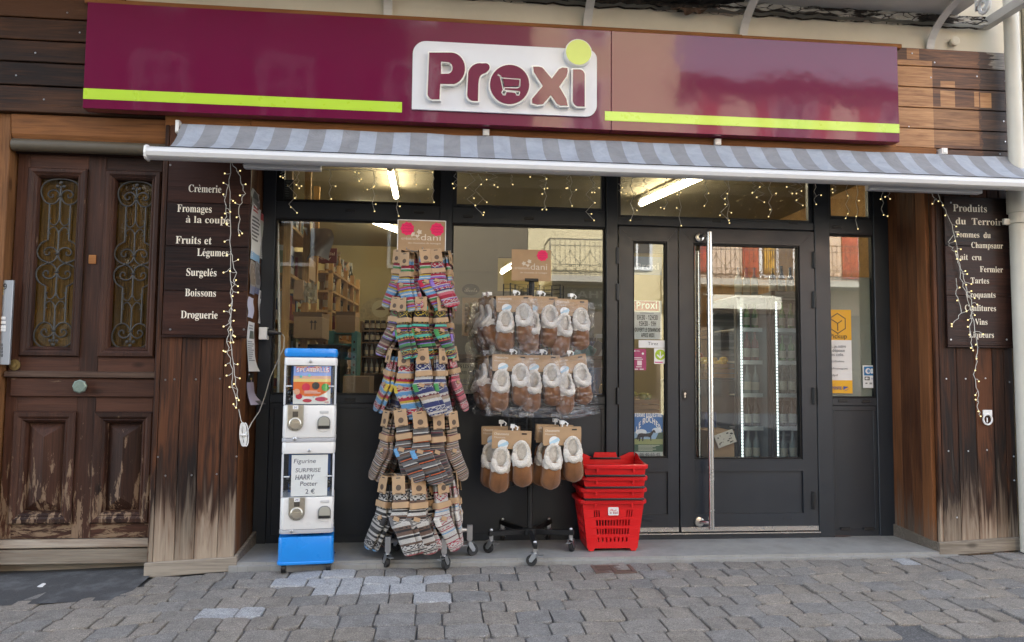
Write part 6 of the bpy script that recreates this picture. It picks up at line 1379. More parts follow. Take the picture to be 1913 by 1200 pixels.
# ------------------------------------------------------------------ inside the shop
IX0, IX1, IY1, ZC = xf0-.28, 3.72, 5.2, 2.79
CREAMW = pbr('cream_wall', (.42, .35, .18), .85, var=.1, vs=2)
struct('shop_ceiling', MB().box(IX0-.1, IX1+.1, .055, IY1+.1, ZC, ZC+.1), pbr('dull_ceiling', (.27, .24, .17), .85, var=.12, vs=2))
struct('shop_floor', MB().box(IX0-.1, IX1+.1, .06, IY1+.1, -.2, -.058), pbr('grey_floor', (.16, .15, .14), .5, var=.2))
struct('shop_back_wall', MB().box(IX0, IX1, IY1, IY1+.1, -.1, ZC), CREAMW)
struct('shop_left_wall', MB().box(IX0-.1, IX0, .06, IY1+.1, -.1, ZC), CREAMW)
struct('shop_right_wall', MB().box(IX1, IX1+.1, .06, IY1+.1, -.1, ZC), wood('inner_plywood', (.16, .085, .025), (.33, .19, .07), 'x'))
TUBE = emit('tube_glow', (1.0, .84, .58), 7.5)
def tube_light(a, b2, label):
    t_ = thing('tube_light', label, 'ceiling light', tuple((a+b2)/2), 'tube lights on the shop ceiling'); d = (b2-a).normalized()
    MB().cyl(a, b2, .024, 10).build('glowing_tube', TUBE, t_, smooth=True)
    mb = MB(); up = Vector((0, 0, .045)); mb.cyl(a+up-d*.04, b2+up+d*.04, .018, 6); mb.cyl(a-d*.03, a-d*.0, .026, 10); mb.cyl(b2, b2+d*.03, .026, 10); mb.build('batten', WHITE, t_)
zz = ZC-.09
tube_light(onz(729, 316, zz), onz(740, 367, zz), 'glowing tube light over the left window display')
tube_light(onz(1330, 322, zz), onz(1198, 381, zz), 'long glowing tube light over the glazed door')
tube_light(at(938, 509, 4.6), at(956, 497, 4.2), 'glowing tube light farther back behind the middle window')
tube_light(Vector((1.4, 3.4, zz)), Vector((2.8, 3.6, zz)), 'glowing tube light at the back above the coolers')
tube_light(Vector((-.9, 2.6, zz)), Vector((-.3, 3.9, zz)), 'glowing tube light at the back above the wine rack')
GPAN = pbr('grey_partition_paint', (.20, .19, .165), .8, var=.12, vs=2); YQ = 1.6
qa, qb, qc, qd = X(836, YQ, 500), X(930, YQ, 500), X(1032, YQ, 500), X(1140, YQ, 500); qz1, qz0 = at(980, 482, YQ).z, at(980, 545, YQ).z
mb = MB(); mb.box(qa, qb, YQ, YQ+.05, -.058, 2.6).box(qc, qd, YQ, YQ+.05, -.058, 2.6).box(qb, qc, YQ, YQ+.05, qz1, 2.6).box(qb, qc, YQ, YQ+.05, -.058, qz0).box(qa, qb-.002, YQ-.004, YQ-.0005, at(880, 505, YQ).z, at(880, 507, YQ).z)
struct('partition_wall', mb, GPAN)
# bottle shapes
DKG = pbr('dark_bottle_glass', (.010, .012, .008), .12, coat=.6); LBL = pbr('paper_label', (.55, .50, .40), .7, var=.2, vs=30)
CLG = pbr('pale_bottle', (.30, .33, .33), .1, coat=.6); GRN_ = pbr('green_bottle', (.05, .22, .04), .12, coat=.6); REDB = pbr('red_bottle', (.22, .03, .03), .15, coat=.6)
def bottle_me(mt, r=.036, h=.29, lab=LBL, name='bottle'):
    w = MB(); w.lathe([(r*.9, 0), (r, .006), (r, h*.56), (r*.85, h*.64), (r*.4, h*.74), (r*.36, h*.97), (r*.42, h*.975), (r*.42, h)], (0, 0, 0), 12, m=0)
    w.lathe([(r*1.015, h*.14), (r*1.015, h*.42)], (0, 0, 0), 12, m=1); return w.data(name, [mt, lab], 40)
BM = {'dark': bottle_me(DKG), 'clear': bottle_me(CLG, .034, .27), 'green': bottle_me(GRN_, .03, .25), 'red': bottle_me(REDB), 'small': bottle_me(DKG, .028, .19), 'gold': bottle_me(pbr('amber_bottle', (.35, .17, .03), .15, coat=.5))}
def bottles(kind, pts, label, group, sc=1.0):
    for p in pts:
        o = link(bpy.data.objects.new('bottle', BM[kind])); o.location = p; o.scale = (sc, sc, sc*rl_.uniform(.97, 1.03)); o.rotation_euler = (0, 0, rl_.uniform(0, 6)); tag(o, label, 'bottle', group)
def carton(px0, px1, py0, py1, Y, dep, label, mt=CARD, flap=True, rz=0, arrows=False, name='cardboard_box', cat='box'):
    xm, ym = (px0+px1)/2, (py0+py1)/2; x0, x1 = X(px0, Y, ym), X(px1, Y, ym); z1, z0 = at(xm, py0, Y).z, at(xm, py1, Y).z
    t_ = thing(name, label, cat, ((x0+x1)/2, Y+dep/2, z0), None, rz); w_ = (x1-x0)/2; h_ = z1-z0; mb = MB()
    mb.box(-w_, w_, -dep/2, dep/2, 0, h_); o = link(bpy.data.objects.new('box_body', mb.data('box_body', mt, False, .003)), t_)
    if flap:
        mb = MB(); mb.add([(-w_, -dep/2, h_), (w_, -dep/2, h_), (w_, -dep/2-.05, h_+.03), (-w_, -dep/2-.05, h_+.03)], [(0, 1, 2, 3)]); mb.add([(-w_, dep/2, h_), (w_, dep/2, h_), (w_, dep/2+.03, h_+.05), (-w_, dep/2+.03, h_+.05)], [(0, 1, 2, 3)])
        link(bpy.data.objects.new('box_flap', mb.data('box_flap', mt)), t_)
    if arrows:
        mb = MB()
        for s in (.25, .5): a = s*w_; mb.box(a-.004, a+.004, -dep/2-.001, -dep/2-.0005, h_*.4, h_*.75); mb.add([(a-.014, -dep/2-.001, h_*.72), (a+.014, -dep/2-.001, h_*.72), (a, -dep/2-.001, h_*.85)], [(0, 1, 2)])
        link(bpy.data.objects.new('arrow_print', mb.data('arrow_print', INK)), t_)
    return t_
# pine shelf along the left wall with boxes
t_ = thing('pine_shelf', 'open pine shelving just behind the left window', 'shelf', (X(555, .5), .5, -.058))
mb = MB(); U4 = [(534, .18), (570, .62)]; D4 = [(X(534, .18, 560), .18), (X(570, .62, 560), .62)]
for x, y in D4+[(IX0+.03, .18), (IX0+.03, .62), (IX0+.03, 1.1), (D4[1][0]-.02, 1.15)]: mb.box(x-.024, x+.024, y-.02, y+.02, -.055, 2.62)
mb.build('upright', PINE, t_)
mb = MB()
for z in (.35, .78, 1.13, 1.42, 1.75, 2.1): mb.box(IX0+.01, D4[0][0]+.02, .21, 1.13, z, z+.022)
mb.build('shelf_board', wood('pine_boards', (.36, .20, .075), (.62, .40, .17), 'y'), t_)
mb = MB(); p = at(522, 430, .10); mb.tube([at(519, 418, .10), at(520, 500, .10), at(522, 640, .10), at(519, 738, .10)], .009, 8)
place(mb, 'cable_duct', WHITE, tuple(at(520, 738, .10)), 'white cable duct running down inside the left window edge', 'cable', smooth=True)
carton(500, 529, 557, 600, .35, .3, 'pale brown box low on the pine shelf beside the duct'); carton(500, 528, 625, 648, .3, .3, 'shallow tan box on the lower pine shelf')
carton(548, 602, 592, 632, .40, .35, 'big tan carton with two up arrows leaning out of the pine shelf', arrows=True); carton(548, 566, 523, 560, .45, .3, 'small upright carton on the upper pine shelf', flap=False); carton(550, 578, 480, 520, .66, .3, 'tall narrow carton at the top of the pine shelf')
carton(640, 690, 703, 742, .5, .4, 'large brown carton on the floor behind the left window', flap=False); carton(628, 664, 590, 622, 1.1, .3, 'open tan carton standing on the turquoise rack')
mb = MB(); mb.grid(lambda u, v: tuple(at(lerp(566, 622, u)+6*math.sin(v*5), lerp(425, 490, v)+10*u*(1-v)-8*math.sin(u*3), .55)+Vector((0, .12*math.sin(u*4+v*2), 0))), 12, 12)
place(mb, 'hanging_kite', pbr('grey_film', (.33, .34, .34), .4, var=.2), tuple(at(595, 425, .55)), 'grey plastic kite hanging from the ceiling inside the left window', 'kite', smooth=20)
mb = MB(); mb.grid(lambda u, v: tuple(at(lerp(560, 592, u), lerp(528, 566, v), .5)+Vector((0, .05*noise.noise(Vector((u*5, v*5, 1))), .03*noise.noise(Vector((u*6, v*6, 4)))))), 12, 12)
place(mb, 'plastic_wrap', glassy('foil_wrap', (.75, .78, .72), 1.6, bp=1, bs=40, op=.45, opc=(.5, .52, .47), rough=.1), tuple(at(576, 566, .5)), 'crumpled pale plastic wrap above the arrow carton', 'wrapping', smooth=True)
t_ = thing('relay_sign', 'burgundy hanging sign with pale handwriting inside the left window', 'sign', tuple(at(609, 490, 1.5)))
a, b2 = at(590, 463, 1.5), at(629, 492, 1.5); MB().box(a.x, b2.x, 1.5, 1.52, b2.z, a.z).build('sign_plate', pbr('burgundy', (.085, .008, .018), .5), t_, bevel=.004)
mb = MB(); write(mb, 'mondial', a.x+.03, b2.x-.02, lerp(b2.z, a.z, .52), .028, 1.4985, lambda s: s); write(mb, 'relay', a.x+.02, b2.x-.05, lerp(b2.z, a.z, .24), .028, 1.4985, lambda s: s); mb.build('lettering', CREAM, t_)
# wine rack running back
A, B_ = at(617, 560, 1.9), at(668, 560, 3.4); t_ = thing('wine_rack', 'tall pine wine rack running back along the left side', 'rack', (A.x, 2.6, -.058)); D = (B_-A); D.z = 0
mb = MB(); zt2 = at(640, 498, 2.3).z
for i in range(5):
    p = A+D*(i/4)
    for off in (0, -.24): mb.box(p.x+off-.02, p.x+off+.02, p.y-.02, p.y+.02, -.055, zt2)
mb.build('upright', PINE, t_)
mb = MB(); zs2 = [at(640, py, 2.5).z for py in (736, 690, 640, 592, 558, 525)]
for z in zs2:
    mb.add([(A.x-.26, A.y-.02, z), (A.x+.02, A.y-.02, z), (B_.x+.02, B_.y+.02, z), (B_.x-.26, B_.y+.02, z)]+[(A.x-.26, A.y-.02, z+.02), (A.x+.02, A.y-.02, z+.02), (B_.x+.02, B_.y+.02, z+.02), (B_.x-.26, B_.y+.02, z+.02)], [(3, 2, 1, 0), (4, 5, 6, 7), (0, 1, 5, 4), (1, 2, 6, 5), (2, 3, 7, 6), (3, 0, 4, 7)])
mb.build('shelf_board', PINE, t_)
for li, z in enumerate(zs2):
    for kk in range(8):
        p = A+D*((kk+.7)/8.4); bottles(('gold', 'dark', 'red')[kk % 3], [(p.x-.07+rl_.uniform(-.02, .02), p.y, z+.021)], f'wine bottle on shelf {["one", "two", "three", "four", "five", "six"][li]} from the floor of the pine wine rack', f'wine bottles on rack shelf {li+1}', .82)
# arched beer display
t_ = thing('bottle_display', 'cardboard beer display with arched floral header behind the left window', 'display stand', tuple(at(710, 740, 2.2)))
YB = 2.2; a, b2 = at(673, 600, YB), at(748, 600, YB); zb2 = -.055
mb = MB(); mb.box(a.x, a.x+.02, YB, YB+.3, zb2, a.z).box(b2.x-.02, b2.x, YB, YB+.3, zb2, a.z).box(a.x+.02, b2.x-.02, YB+.28, YB+.3, zb2, a.z)
for py in (620, 642, 668, 700, 735): z = at(710, py, YB).z; mb.box(a.x+.02, b2.x-.02, YB+.0, YB+.28, z, z+.014)
mb.build('display_body', pbr('brown_display_card', (.16, .10, .05), .7, var=.3), t_)
za2, zb3 = at(710, 599, YB).z, at(710, 556, YB).z; xm = (a.x+b2.x)/2
mb = MB(); mb.prism([(a.x, za2)]+[(b2.x, za2)]+[(xm+(b2.x-xm)*math.cos(PI*i/16), za2+(zb3-za2)*(.35+.65*math.sin(PI*i/16))) for i in range(17)], YB-.01, YB); hd2 = mb.build('arched_header', pbr('floral_print', (.40, .34, .20), .7, var=.6, vs=40), t_)
mb = MB(); mb.lathe([(.085, 0), (.085, -.002)], (xm, YB-.011, lerp(za2, zb3, .5)), 24, ax='y'); mb.build('round_emblem', pbr('pale_emblem', (.5, .45, .3), .7), hd2); mb = MB(); mb.prism([(xm-.05, lerp(za2, zb3, .45)), (xm+.05, lerp(za2, zb3, .45)), (xm+.01, lerp(za2, zb3, .62)), (xm-.01, lerp(za2, zb3, .56))], YB-.0145, YB-.0135); mb.build('mountain_print', pbr('brown_display_card', (.16, .10, .05), .7), hd2)
for li, py in enumerate((620, 642, 668, 700)):
    z = at(710, py, YB).z+.015
    bottles('small' if li < 2 else 'clear', [(lerp(a.x+.06, b2.x-.06, i/5), YB+.05, z) for i in range(6)], f'dark beer bottle on the {["top", "second", "third", "fourth"][li]} shelf of the arched display', f'bottles on display shelf {li+1}', .85 if li < 2 else .5)
# turquoise rack
TEAL = pbr('turquoise_plastic', (.06, .22, .22), .45); YT = 1.1; a, b2 = at(613, 618, YT), at(666, 705, YT)
t_ = thing('turquoise_rack', 'turquoise plastic shelf rack behind the vending tower', 'rack', (a.x, YT, -.055)); mb = MB()
for xx in (a.x, b2.x-.05): mb.box(xx, xx+.05, YT, YT+.3, -.055, a.z)
mb.build('side_panel', TEAL, t_, bevel=.004); mb = MB()
for py in (620, 642, 668, 700): z = at(640, py, YT).z; mb.box(a.x+.05, b2.x-.05, YT+.01, YT+.3, z-.018, z)
mb.build('shelf', TEAL, t_, bevel=.003); mb = MB()
for i in range(14): z = lerp(.5, a.z-.1, i/13); mb.box(b2.x-.032, b2.x-.018, YT-.001, YT, z, z+.02)
mb.build('slot', BLACK, t_)
mb = MB(); a, b2 = at(556, 643, .8), at(640, 660, .8); mb.box(a.x, b2.x, .8, 1.3, a.z-.02, a.z).box(a.x+.02, b2.x-.02, .82, 1.28, -.055, a.z-.021); place(mb, 'black_counter', BLACK, (a.x, .8, -.055), 'low black counter behind the vending tower', 'counter', bevel=.004)
# packed goods on the pine shelf, the wine rack top and the window ledge
PK = [('tan', (.34, .22, .12)), ('dark red', (.22, .03, .03)), ('cream', (.52, .46, .34)), ('navy', (.03, .05, .14)), ('olive', (.16, .15, .05)), ('orange', (.50, .20, .03)), ('black', (.02, .02, .02)), ('pale green', (.28, .36, .22)), ('white', (.6, .6, .58))]
nk = 0; ra = random.Random(9)
for bi, z in enumerate((.372, .802, 1.152, 1.442, 1.772, 2.122)):
    y = .24
    while y < 1.08:
        dy = ra.uniform(.07, .16); nm_, c_ = PK[nk % len(PK)]; w_ = ra.uniform(.10, .22); h_ = ra.uniform(.10, .24); xq2 = D4[0][0]-.005-ra.uniform(0, .05)
        mb = MB(); mb.box(xq2-w_, xq2, y, y+dy-.012, z, z+h_, col=c_); lc = PK[(nk+4) % len(PK)][1]; mb.box(xq2-w_*.8, xq2-w_*.2, y-.0012, y-.0004, z+h_*.35, z+h_*.75, col=lc); mb.box(xq2+.0004, xq2+.0012, y+.01, y+dy-.022, z+h_*.3, z+h_*.7, col=lc)
        place(mb, 'package', COLR, (xq2-w_/2, y+dy/2, z), f'{nm_} package, number {int((y-.2)/.11)+1} from the window on pine shelf board {bi+1}', 'package', 'packages on the pine shelf', col=True, bevel=.002)
        y += dy; nk += 1
for i in range(9):
    p = A+D*((i+.5)/9); mb = MB(); hh = ra.uniform(.12, .24)
    mb.lathe([(.04, 0), (.05, hh*.5), (.042, hh*.8), (.05, hh)], (p.x-.1, p.y, zt2+.0), 10); mb.v = [v+Vector((noise.noise(v*22), noise.noise(v*23), 0))*.015 for v in mb.v]
    place(mb, 'wrapped_gift', pbr(('dark_wrap', 'tan_wrap', 'grey_wrap')[i % 3], ((.05, .05, .04), (.25, .17, .09), (.22, .22, .2))[i % 3], .5, var=.5, vs=30), (p.x-.1, p.y, zt2), f'{("dark", "tan", "grey")[i % 3]} wrapped bundle on top of the wine rack, number {i+1} from the window', 'bundle', 'bundles on top of the wine rack', smooth=30)
# middle window contents
t_ = thing('snack_display', 'crisps display with dark oval name board behind the middle window', 'display stand', tuple(at(880, 660, .7))); a = at(879.5, 541.5, .7)
mb = MB(); mb.prism([(a.x+.068*math.cos(2*PI*i/28), a.z+.045*math.sin(2*PI*i/28)) for i in range(28)], .69, .70); ov = mb.build('oval_board', pbr('slate_board', (.05, .05, .045), .6), t_)
mb = MB(); write(mb, 'Brets', a.x-.05, a.x+.05, a.z-.018, .036, .6885, script); mb.build('lettering', CREAM, ov)
p0, p1 = at(864, 556, .72), at(898, 628, .72); mb = MB(); mb.box(p0.x, p1.x, .72, .75, p1.z, p0.z).box(p0.x, p0.x+.015, .6, .72, p1.z, p0.z-.05).box(p1.x-.015, p1.x, .6, .72, p1.z, p0.z-.05); mb.build('display_body', KRAFT, t_); mb = MB()
for i in range(7):
    for j in range(3): mb.ball((lerp(p0.x+.03, p1.x-.03, j/2), .70, lerp(p1.z+.04, p0.z-.06, i/6)), .016, 8, 6)
mb.build('packed_goods', pbr('tan_goods', (.25, .18, .10), .6, var=.3), t_)
c0 = at(897, 652, .45); mb = MB(); mb.ball((c0.x, .45, c0.z), .10, 20, 12, sc=(1.15, 1, .75)); mb.v = [v+Vector((noise.noise(v*30), 0, noise.noise(v*31)))*.012 for v in mb.v]
place(mb, 'raffia_ball', pbr('woven_raffia', (.40, .36, .26), .9, var=.4, vs=60, bp=1, bs=90), (c0.x, .45, c0.z-.07), 'pale woven raffia pouffe on the ledge of the middle window', 'pouffe', smooth=True)
a, b2 = at(838, 662, .3), at(1130, 680, .3); mb = MB(); mb.box(a.x, b2.x, .25, 1.0, a.z-.03, a.z).box(a.x+.03, b2.x-.03, .28, .98, -.055, a.z-.031); place(mb, 'display_ledge', wood('dark_ledge', (.06, .03, .015), (.18, .10, .05), 'x'), (a.x, .6, -.055), 'dark brown display ledge behind the middle window', 'ledge', bevel=.003)
for i, (px, py, c) in enumerate(((1078, 668, (.03, .22, .30)), (1098, 672, (.04, .30, .30)), (1116, 662, (.02, .06, .07)))):
    p = at(px, py, .28); mb = MB(); mb.M = Matrix.Translation((p.x, .3+.06*i, p.z)) @ Matrix.Rotation(.55, 4, 'Y'); mb.box(-.035, .035, -.02, .02, -.11, .11); w = pbr(f'bag_{i}', c, .35, var=.5, vs=20, bp=.6, bs=30)
    place(mb, 'snack_bag', w, tuple(p), ['bright blue crisp bag leaning in the middle window', 'turquoise crisp bag between the blue and the black bag', 'black crisp bag leaning at the right of the middle window'][i], 'bag', bevel=.012, seg=2, smooth=40)
p0 = at(1106, 740, .14); mb = MB(); mb.lathe([(.055, 0), (.07, .17), (.076, .172), (.076, .18), (.066, .18), (.05, .01)], (p0.x, .14, zsill+.02), 20); mb.box(p0.x-.09, p0.x+.09, .06, .24, zsill-.002, zsill+.018)
place(mb, 'blue_bucket', pbr('blue_bucket_plastic', (.02, .09, .26), .35), (p0.x, .14, zsill), 'blue plastic bucket at the right corner of the middle window', 'bucket', smooth=30)
p0 = at(1124, 725, .12); mb = MB(); mb.ball((p0.x, .12, zsill+.045), .04, 12, 8, sc=(.8, .8, 1)); place(mb, 'yellow_packet', pbr('yellow_packet', (.6, .38, .08), .4, var=.4, vs=30), (p0.x, .12, zsill), 'yellow packet beside the blue bucket', 'packet', smooth=True)
for i in range(9):
    px = 1000+i*15; p = at(px, 660, .55); zl = at(985, 662, .3).z; nm_, c_ = PK[(i*2+1) % len(PK)]; mb = MB(); h_ = ra.uniform(.09, .17)
    if i % 3 == 0: mb.lathe([(.04, 0), (.045, .01), (.045, h_*.75), (.036, h_*.85), (.036, h_), (.03, h_+.004)], (p.x, .55, zl), 14, col=c_)
    else: mb.box(p.x-.035, p.x+.035, .52, .58, zl, zl+h_, col=c_).box(p.x-.026, p.x+.026, .5185, .5195, zl+h_*.3, zl+h_*.8, col=PK[(i+5) % len(PK)][1])
    place(mb, 'grocery_item', COLR, (p.x, .55, zl), f'{nm_} {"jar" if i % 3 == 0 else "packet"} on the ledge behind the slippers, number {i+1} along', 'grocery', 'groceries on the window ledge', col=True, bevel=.002)
# fruit and boxes behind the doors
WOODC = wood('crate_wood', (.25, .14, .06), (.48, .30, .14), 'x')
def crate(px0, px1, py, Y, label, fruit, cols, n, fl):
    a, b2 = at(px0, py, Y), at(px1, py, Y); t_ = thing('fruit_crate', label, 'crate', ((a.x+b2.x)/2, Y+.15, a.z-.12)); mb = MB()
    for k in range(3): z = a.z-.12+k*.04; mb.box(a.x, b2.x, Y, Y+.012, z, z+.033).box(a.x, b2.x, Y+.3, Y+.312, z, z+.033).box(a.x, a.x+.012, Y+.013, Y+.299, z, z+.033).box(b2.x-.012, b2.x, Y+.013, Y+.299, z, z+.033)
    mb.box(a.x+.012, b2.x-.012, Y+.012, Y+.3, a.z-.12, a.z-.11); mb.build('slatted_crate', WOODC, t_)
    mt = [pbr(f'{fruit}_{i}', c, .4, var=.3, vs=25, coat=.2) for i, c in enumerate(cols)]
    for i in range(n):
        r_ = rl_.uniform(.034, .04); p = (rl_.uniform(a.x+.05, b2.x-.05), Y+.04+.24*(i % 4)/4, a.z-.03+rl_.uniform(-.01, .025)+(.03 if i % 3 == 0 else 0)); mb = MB()
        mb.lathe([(.002, -r_*.85), (r_*.6, -r_*.8), (r_, -.1*r_), (r_*.85, r_*.6), (r_*.4, r_*.85), (.004, r_*.68)], p, 12); place(mb, fruit, mt[i % len(mt)], (p[0], p[1], p[2]-r_), fl, fruit, f'{fruit}s piled in a crate: {label[:24]}', smooth=True)
crate(1315, 1372, 678, .75, 'slatted crate of yellow apples behind the wide door', 'apple', [(.55, .38, .03), (.60, .42, .06)], 12, 'yellow apple in the crate behind the wide shop door')
crate(1284, 1326, 668, 1.0, 'slatted crate of orange fruit behind the inner door handle', 'orange', [(.60, .17, .02), (.5, .09, .03)], 10, 'orange fruit in the crate behind the door handle')
crate(1328, 1374, 608, 1.5, 'raised crate of orange squashes behind the wide door', 'squash', [(.55, .22, .03), (.5, .16, .02)], 8, 'orange squash in the raised crate behind the door')
crate(1178, 1232, 745, .65, 'slatted crate of green and yellow vegetables behind the narrow door', 'vegetable', [(.35, .33, .05), (.5, .28, .05), (.10, .22, .04)], 11, 'yellow green vegetable in the crate behind the narrow door')
a, b2 = at(1275, 705, .7), at(1378, 760, .7); mb = MB(); mb.box(a.x, b2.x, .72, 1.3, -.055, a.z-.02); place(mb, 'dark_plinth', BLACK, (a.x, 1, -.055), 'black plinth carrying the fruit crates', 'plinth')
a, b2 = at(1176, 775, .62), at(1234, 790, .62); mb = MB(); mb.box(a.x, b2.x, .63, 1.0, -.055, a.z+.005); place(mb, 'dark_plinth', BLACK, (a.x, .8, -.055), 'black plinth carrying the vegetable crate', 'plinth')
carton(1322, 1372, 805, 856, .35, .32, 'brown carton on the floor behind the wide door', flap=False); carton(1300, 1345, 770, 815, .7, .3, 'blue and tan carton tilted behind the pull handle', pbr('navy_carton', (.03, .05, .14), .6), rz=.4, flap=False)
mb = MB(); p0 = at(1356, 815, .32); mb.M = Matrix.Translation((p0.x, .33, p0.z-.02)) @ Matrix.Rotation(-.35, 4, 'Y'); mb.box(-.075, .075, -.004, .004, -.05, .05, col=(.62, .60, .55))
for i in range(16): u, v = rl_.uniform(-.065, .06), rl_.uniform(-.045, .04); mb.box(u, u+rl_.uniform(.006, .02), -.0052, -.0041, v, v+rl_.uniform(.003, .010), col=(.02, .02, .02))
place(mb, 'patterned_carton', COLR, tuple(p0), 'white carton with black scribble print on the brown carton', 'box', col=True)
# two upright drinks coolers with led strips
LED = emit('led_strip', (.95, 1.0, .95), .42)
STEELG = pbr('cooler_grey', (.20, .23, .25), .35, .2, var=.1)
def cooler(px0, px1, Y, label, kinds, fromleft, pyt):
    a, b2 = at(px0, 600, Y), at(px1, 600, Y); zt2 = at((px0+px1)/2, pyt, Y).z; t_ = thing('drinks_cooler', label, 'cooler', ((a.x+b2.x)/2, Y+.3, -.055)); x0, x1 = a.x, b2.x
    mb = MB(); mb.box(x0, x0+.03, Y, Y+.03, -.05, zt2).box(x0, x0+.03, Y+.57, Y+.6, -.05, zt2).box(x1-.03, x1, Y, Y+.6, -.05, zt2).box(x0+.03, x1-.03, Y+.56, Y+.6, -.05, zt2).box(x0+.03, x1-.03, Y, Y+.56, zt2-.05, zt2).box(x0+.03, x1-.03, Y, Y+.56, -.05, .1); mb.build('cabinet', STEELG, t_)
    mb = MB()
    for i in range(26): z = lerp(.14, zt2-.1, i/25); mb.box(x0+.031, x1-.031, Y+.545, Y+.558, z, z+.02)
    mb.build('back_slats', pbr('cooler_slat', (.34, .38, .41), .3, .3), t_)
    mb = MB()
    for i in range(60): z = lerp(.18, zt2-.1, i/59); mb.box(x0+.052, x0+.062, Y+.02, Y+.034, z, z+.017)
    mb.build('led_strip', LED, t_)
    mb = MB(); zs3 = [.12, .40, .66, .92, 1.18, 1.44, 1.70]
    for z in zs3: mb.box(x0+.031, x1-.031, Y+.08, Y+.54, z, z+.012).box(x0+.031, x1-.031, Y+.07, Y+.0795, z-.012, z+.02)
    mb.build('wire_shelf', WHITE, t_)
    MB().box(x0+.002, x1-.002, Y-.03, Y-.022, .0, zt2-.01).build('glass_door', glassy('cooler_glass', (.86, .90, .92), 1.5), t_)
    mb = MB(); mb.box(x0+.002, x0+.028, Y-.021, Y-.002, 0, zt2).box(x1-.028, x1-.002, Y-.021, Y-.002, 0, zt2); mb.build('door_edge', BLACK, t_)
    n_ = max(3, int((x1-x0-.08)/.062))
    for li, z in enumerate(zs3): bottles(kinds[li % len(kinds)], [(lerp(x0+.075, x1-.07, i/(n_-1)), Y+.12, z+.013) for i in range(n_)], f'bottle on cooler shelf {["one", "two", "three", "four", "five", "six", "seven"][li]} from the floor of the {"darker middle" if fromleft else "bright right"} cooler', f'bottles on one shelf of the {"middle" if fromleft else "right"} cooler {li+1}', .85)
cooler(1374, 1438, .50, 'narrow glass sided drinks cooler with white led strip behind the wide door', ['clear', 'clear', 'dark', 'clear', 'red', 'green'], True, 556)
cooler(1440, 1540, .50, 'bright slatted drinks cooler at the right behind the wide door', ['dark', 'clear', 'dark', 'dark', 'green', 'green'], False, 545)
# frosted film on the right pane
a, b2 = at(1548, 517, .034), at(1634, 742, .034); mb = MB(); mb.box(a.x, b2.x, .0335, .0345, zsill+.012, a.z)
place(mb, 'frosted_film', glassy('frosted_vinyl', (.8, .8, .78), 1.4, op=.72, opc=(.36, .38, .34), rough=.3), (a.x, .034, zsill+.012), 'grey frosted film covering the lower part of the right side pane', 'window film')

# ------------------------------------------------------------------ the sunlit side of the street, seen in the glass
LY = -15.0
struct('far_pavement', MB().box(-16, 18, -15.0, -13.2, -.45, -.20), pbr('far_paving', (.20, .19, .18), .85))
REDS = pbr('red_shutter', (.42, .055, .035), .6, var=.12); DKW = pbr('dark_window', (.035, .032, .03), .12, coat=.6); YCUR = pbr('yellow_curtain', (.62, .36, .06), .8)
def house(name, label, x0, x1, h, mt, wins, roofh=1.6, shut=REDS):
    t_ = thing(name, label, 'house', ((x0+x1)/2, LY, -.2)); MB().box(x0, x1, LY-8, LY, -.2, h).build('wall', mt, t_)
    MB().prism([(LY+.5, h+.001), (LY+.5, h+.14), (LY-4, h+roofh), (LY-8.5, h+.14), (LY-8.5, h+.001)], x0-.0, x1+.0, ax='x').build('roof', pbr('slate_roof', (.10, .075, .06), .7, var=.2), t_)
    for xa, xb, za, zb2, sh in wins:
        mb = MB(); mb.box(xa-.09, xa, LY+.001, LY+.05, za-.09, zb2+.09).box(xb, xb+.09, LY+.001, LY+.05, za-.09, zb2+.09).box(xa, xb, LY+.001, LY+.05, zb2, zb2+.09).box(xa, xb, LY+.001, LY+.07, za-.09, za); w = mb.build('window', WPAINT, t_)
        MB().box(xa, xb, LY+.001, LY+.02, za, zb2).build('pane', DKW, w); mb = MB(); mb.box((xa+xb)/2-.03, (xa+xb)/2+.03, LY+.021, LY+.04, za, zb2).box(xa, xb, LY+.021, LY+.035, lerp(za, zb2, .62), lerp(za, zb2, .62)+.05); mb.build('glazing_bar', WPAINT, w)
        if sh:
            wd = (xb-xa)*.52
            for s in (xa-.09-wd, xb+.09):
                mb = MB(); mb.box(s, s+wd, LY+.005, LY+.05, za-.05, zb2+.05)
                for k in range(12): z = lerp(za, zb2, k/12); mb.box(s+.05, s+wd-.05, LY+.051, LY+.062, z+.02, z+.09)
                mb.build('shutter', shut, t_)
    return t_
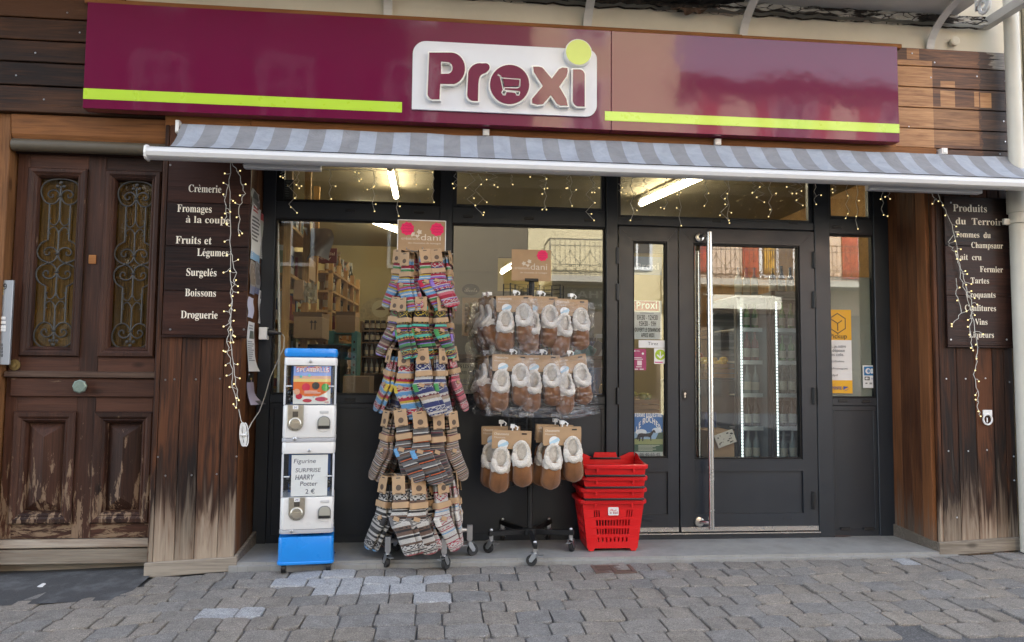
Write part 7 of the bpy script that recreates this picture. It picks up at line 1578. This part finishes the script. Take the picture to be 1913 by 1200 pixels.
def rail_balcony(par, x0, x1, z, dep, ht):
    b_ = MB().box(x0, x1, LY+.001, LY+dep, z-.16, z).build('balcony', pbr('pale_stone', (.45, .42, .36), .8), par)
    mb = MB(); n_ = int((x1-x0)/.13); y = LY+dep-.05
    mb.box(x0, x1, y-.02, y+.02, z+ht-.03, z+ht).box(x0, x1, y-.012, y+.012, z+ht*.80, z+ht*.80+.02).box(x0, x1, y-.012, y+.012, z+.28, z+.30).box(x0, x1, y-.012, y+.012, z+.04, z+.06)
    for xx in (x0, x1): mb.box(xx-.015, xx+.015, LY, y, z+ht-.03, z+ht).box(xx-.015, xx+.015, y-.02, y+.02, z, z+ht)
    for i in range(n_+1):
        x = lerp(x0, x1, i/n_); mb.tube([(x, y, z), (x, y+.03*(i % 2), z+.2), (x, y, z+ht-.02)], .010, 4)
        if i % 2 == 0:
            mb.tube([(x+.11*math.cos(w/10*2*PI), y+.012, z+.17+.09*math.sin(w/10*2*PI)) for w in range(10)], .009, 4, True)
            if i % 4 == 0: mb.tube([(x-.26, y+.012, z+.32), (x-.05, y+.012, z+.55), (x, y+.012, z+.70)], .009, 4); mb.tube([(x+.26, y+.012, z+.32), (x+.05, y+.012, z+.55), (x, y+.012, z+.70)], .009, 4)
    mb.build('railing', IRON, b_)
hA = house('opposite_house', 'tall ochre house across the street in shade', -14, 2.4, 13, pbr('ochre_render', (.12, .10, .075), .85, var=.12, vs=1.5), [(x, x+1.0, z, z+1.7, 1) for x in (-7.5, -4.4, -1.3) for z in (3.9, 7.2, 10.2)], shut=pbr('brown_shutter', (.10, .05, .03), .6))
hB = house('opposite_house', 'narrow cream house across the street with a snack bar sign', 2.42, 6.3, 13.5, pbr('yellow_render', (.66, .57, .36), .85, var=.10, vs=1.5), [(3.4, 4.3, 6.9, 8.7, 0), (3.4, 4.3, 10.0, 11.6, 0), (5.1, 5.8, 4.0, 6.2, 0)])
hC = house('opposite_house', 'pink cream house across the street with red shutters and long balcony', 6.32, 15, 8.8, pbr('pink_render', (.68, .53, .40), .85, var=.10, vs=1.5), [(x, x+.9, z, z2, 1) for x in (6.95-.9, 9.05, 12.0) for z, z2 in ((3.85, 6.1), (6.9, 8.4)) if x > 6.2]+[])
mb = MB(); mb.box(6.9, 7.45, LY+.005, LY+.05, 3.9, 6.1).box(6.9, 7.45, LY+.005, LY+.05, 6.9, 8.4); mb.build('shutter', REDS, hC)
mb = MB()
for i in range(5): mb.box(9.1+.06*i, 9.145+.06*i, LY+.06, LY+.09+.02*(i % 2), 3.9, 6.0)
mb.build('curtain', YCUR, hC)
rail_balcony(hC, 6.35, 14.5, 3.62, .9, .98); rail_balcony(hB, 2.9, 4.9, 3.62, .9, .98)
for par, xa, xb in ((hA, -13.5, 2.2), (hB, 2.6, 6.1), (hC, 6.6, 14.6)):
    w = MB().box(xa, xb, LY+.001, LY+.06, -.19, 2.75).build('shopfront', pbr('brown_shopfront', (.075, .055, .042), .5), par); mb = MB(); n_ = int((xb-xa)/1.3)
    for i in range(n_): a_ = lerp(xa, xb, i/n_)+.12; mb.box(a_, lerp(xa, xb, (i+1)/n_)-.12, LY+.061, LY+.07, .45, 2.35)
    mb.build('shop_pane', DKW, w)
mb = MB(); mb.box(3.3, 4.95, LY+.07, LY+.13, 2.80, 3.38); sgn = mb.build('shop_sign', pbr('slate_sign', (.14, .17, .17), .6), hB)
mb = MB(); MX = lambda x, y, z: (8.25-x, LY+.135, z); write(mb, 'THAÏ', 3.62, 4.65, 3.10, .19, 0, bold, mapf=MX); write(mb, 'Tradition', 3.5, 4.75, 2.88, .13, 0, script, mapf=MX); mb.build('lettering', WPAINT, sgn)
mb = MB(); mb.prism([(LY+.1, 3.30), (LY+1.3, 3.10), (LY+1.3, 2.78), (LY+1.28, 2.78), (LY+1.28, 3.08), (LY+.1, 3.28)], 7.1, 9.0, ax='x'); mb.build('awning', pbr('cream_awning', (.72, .68, .56), .8), hC)
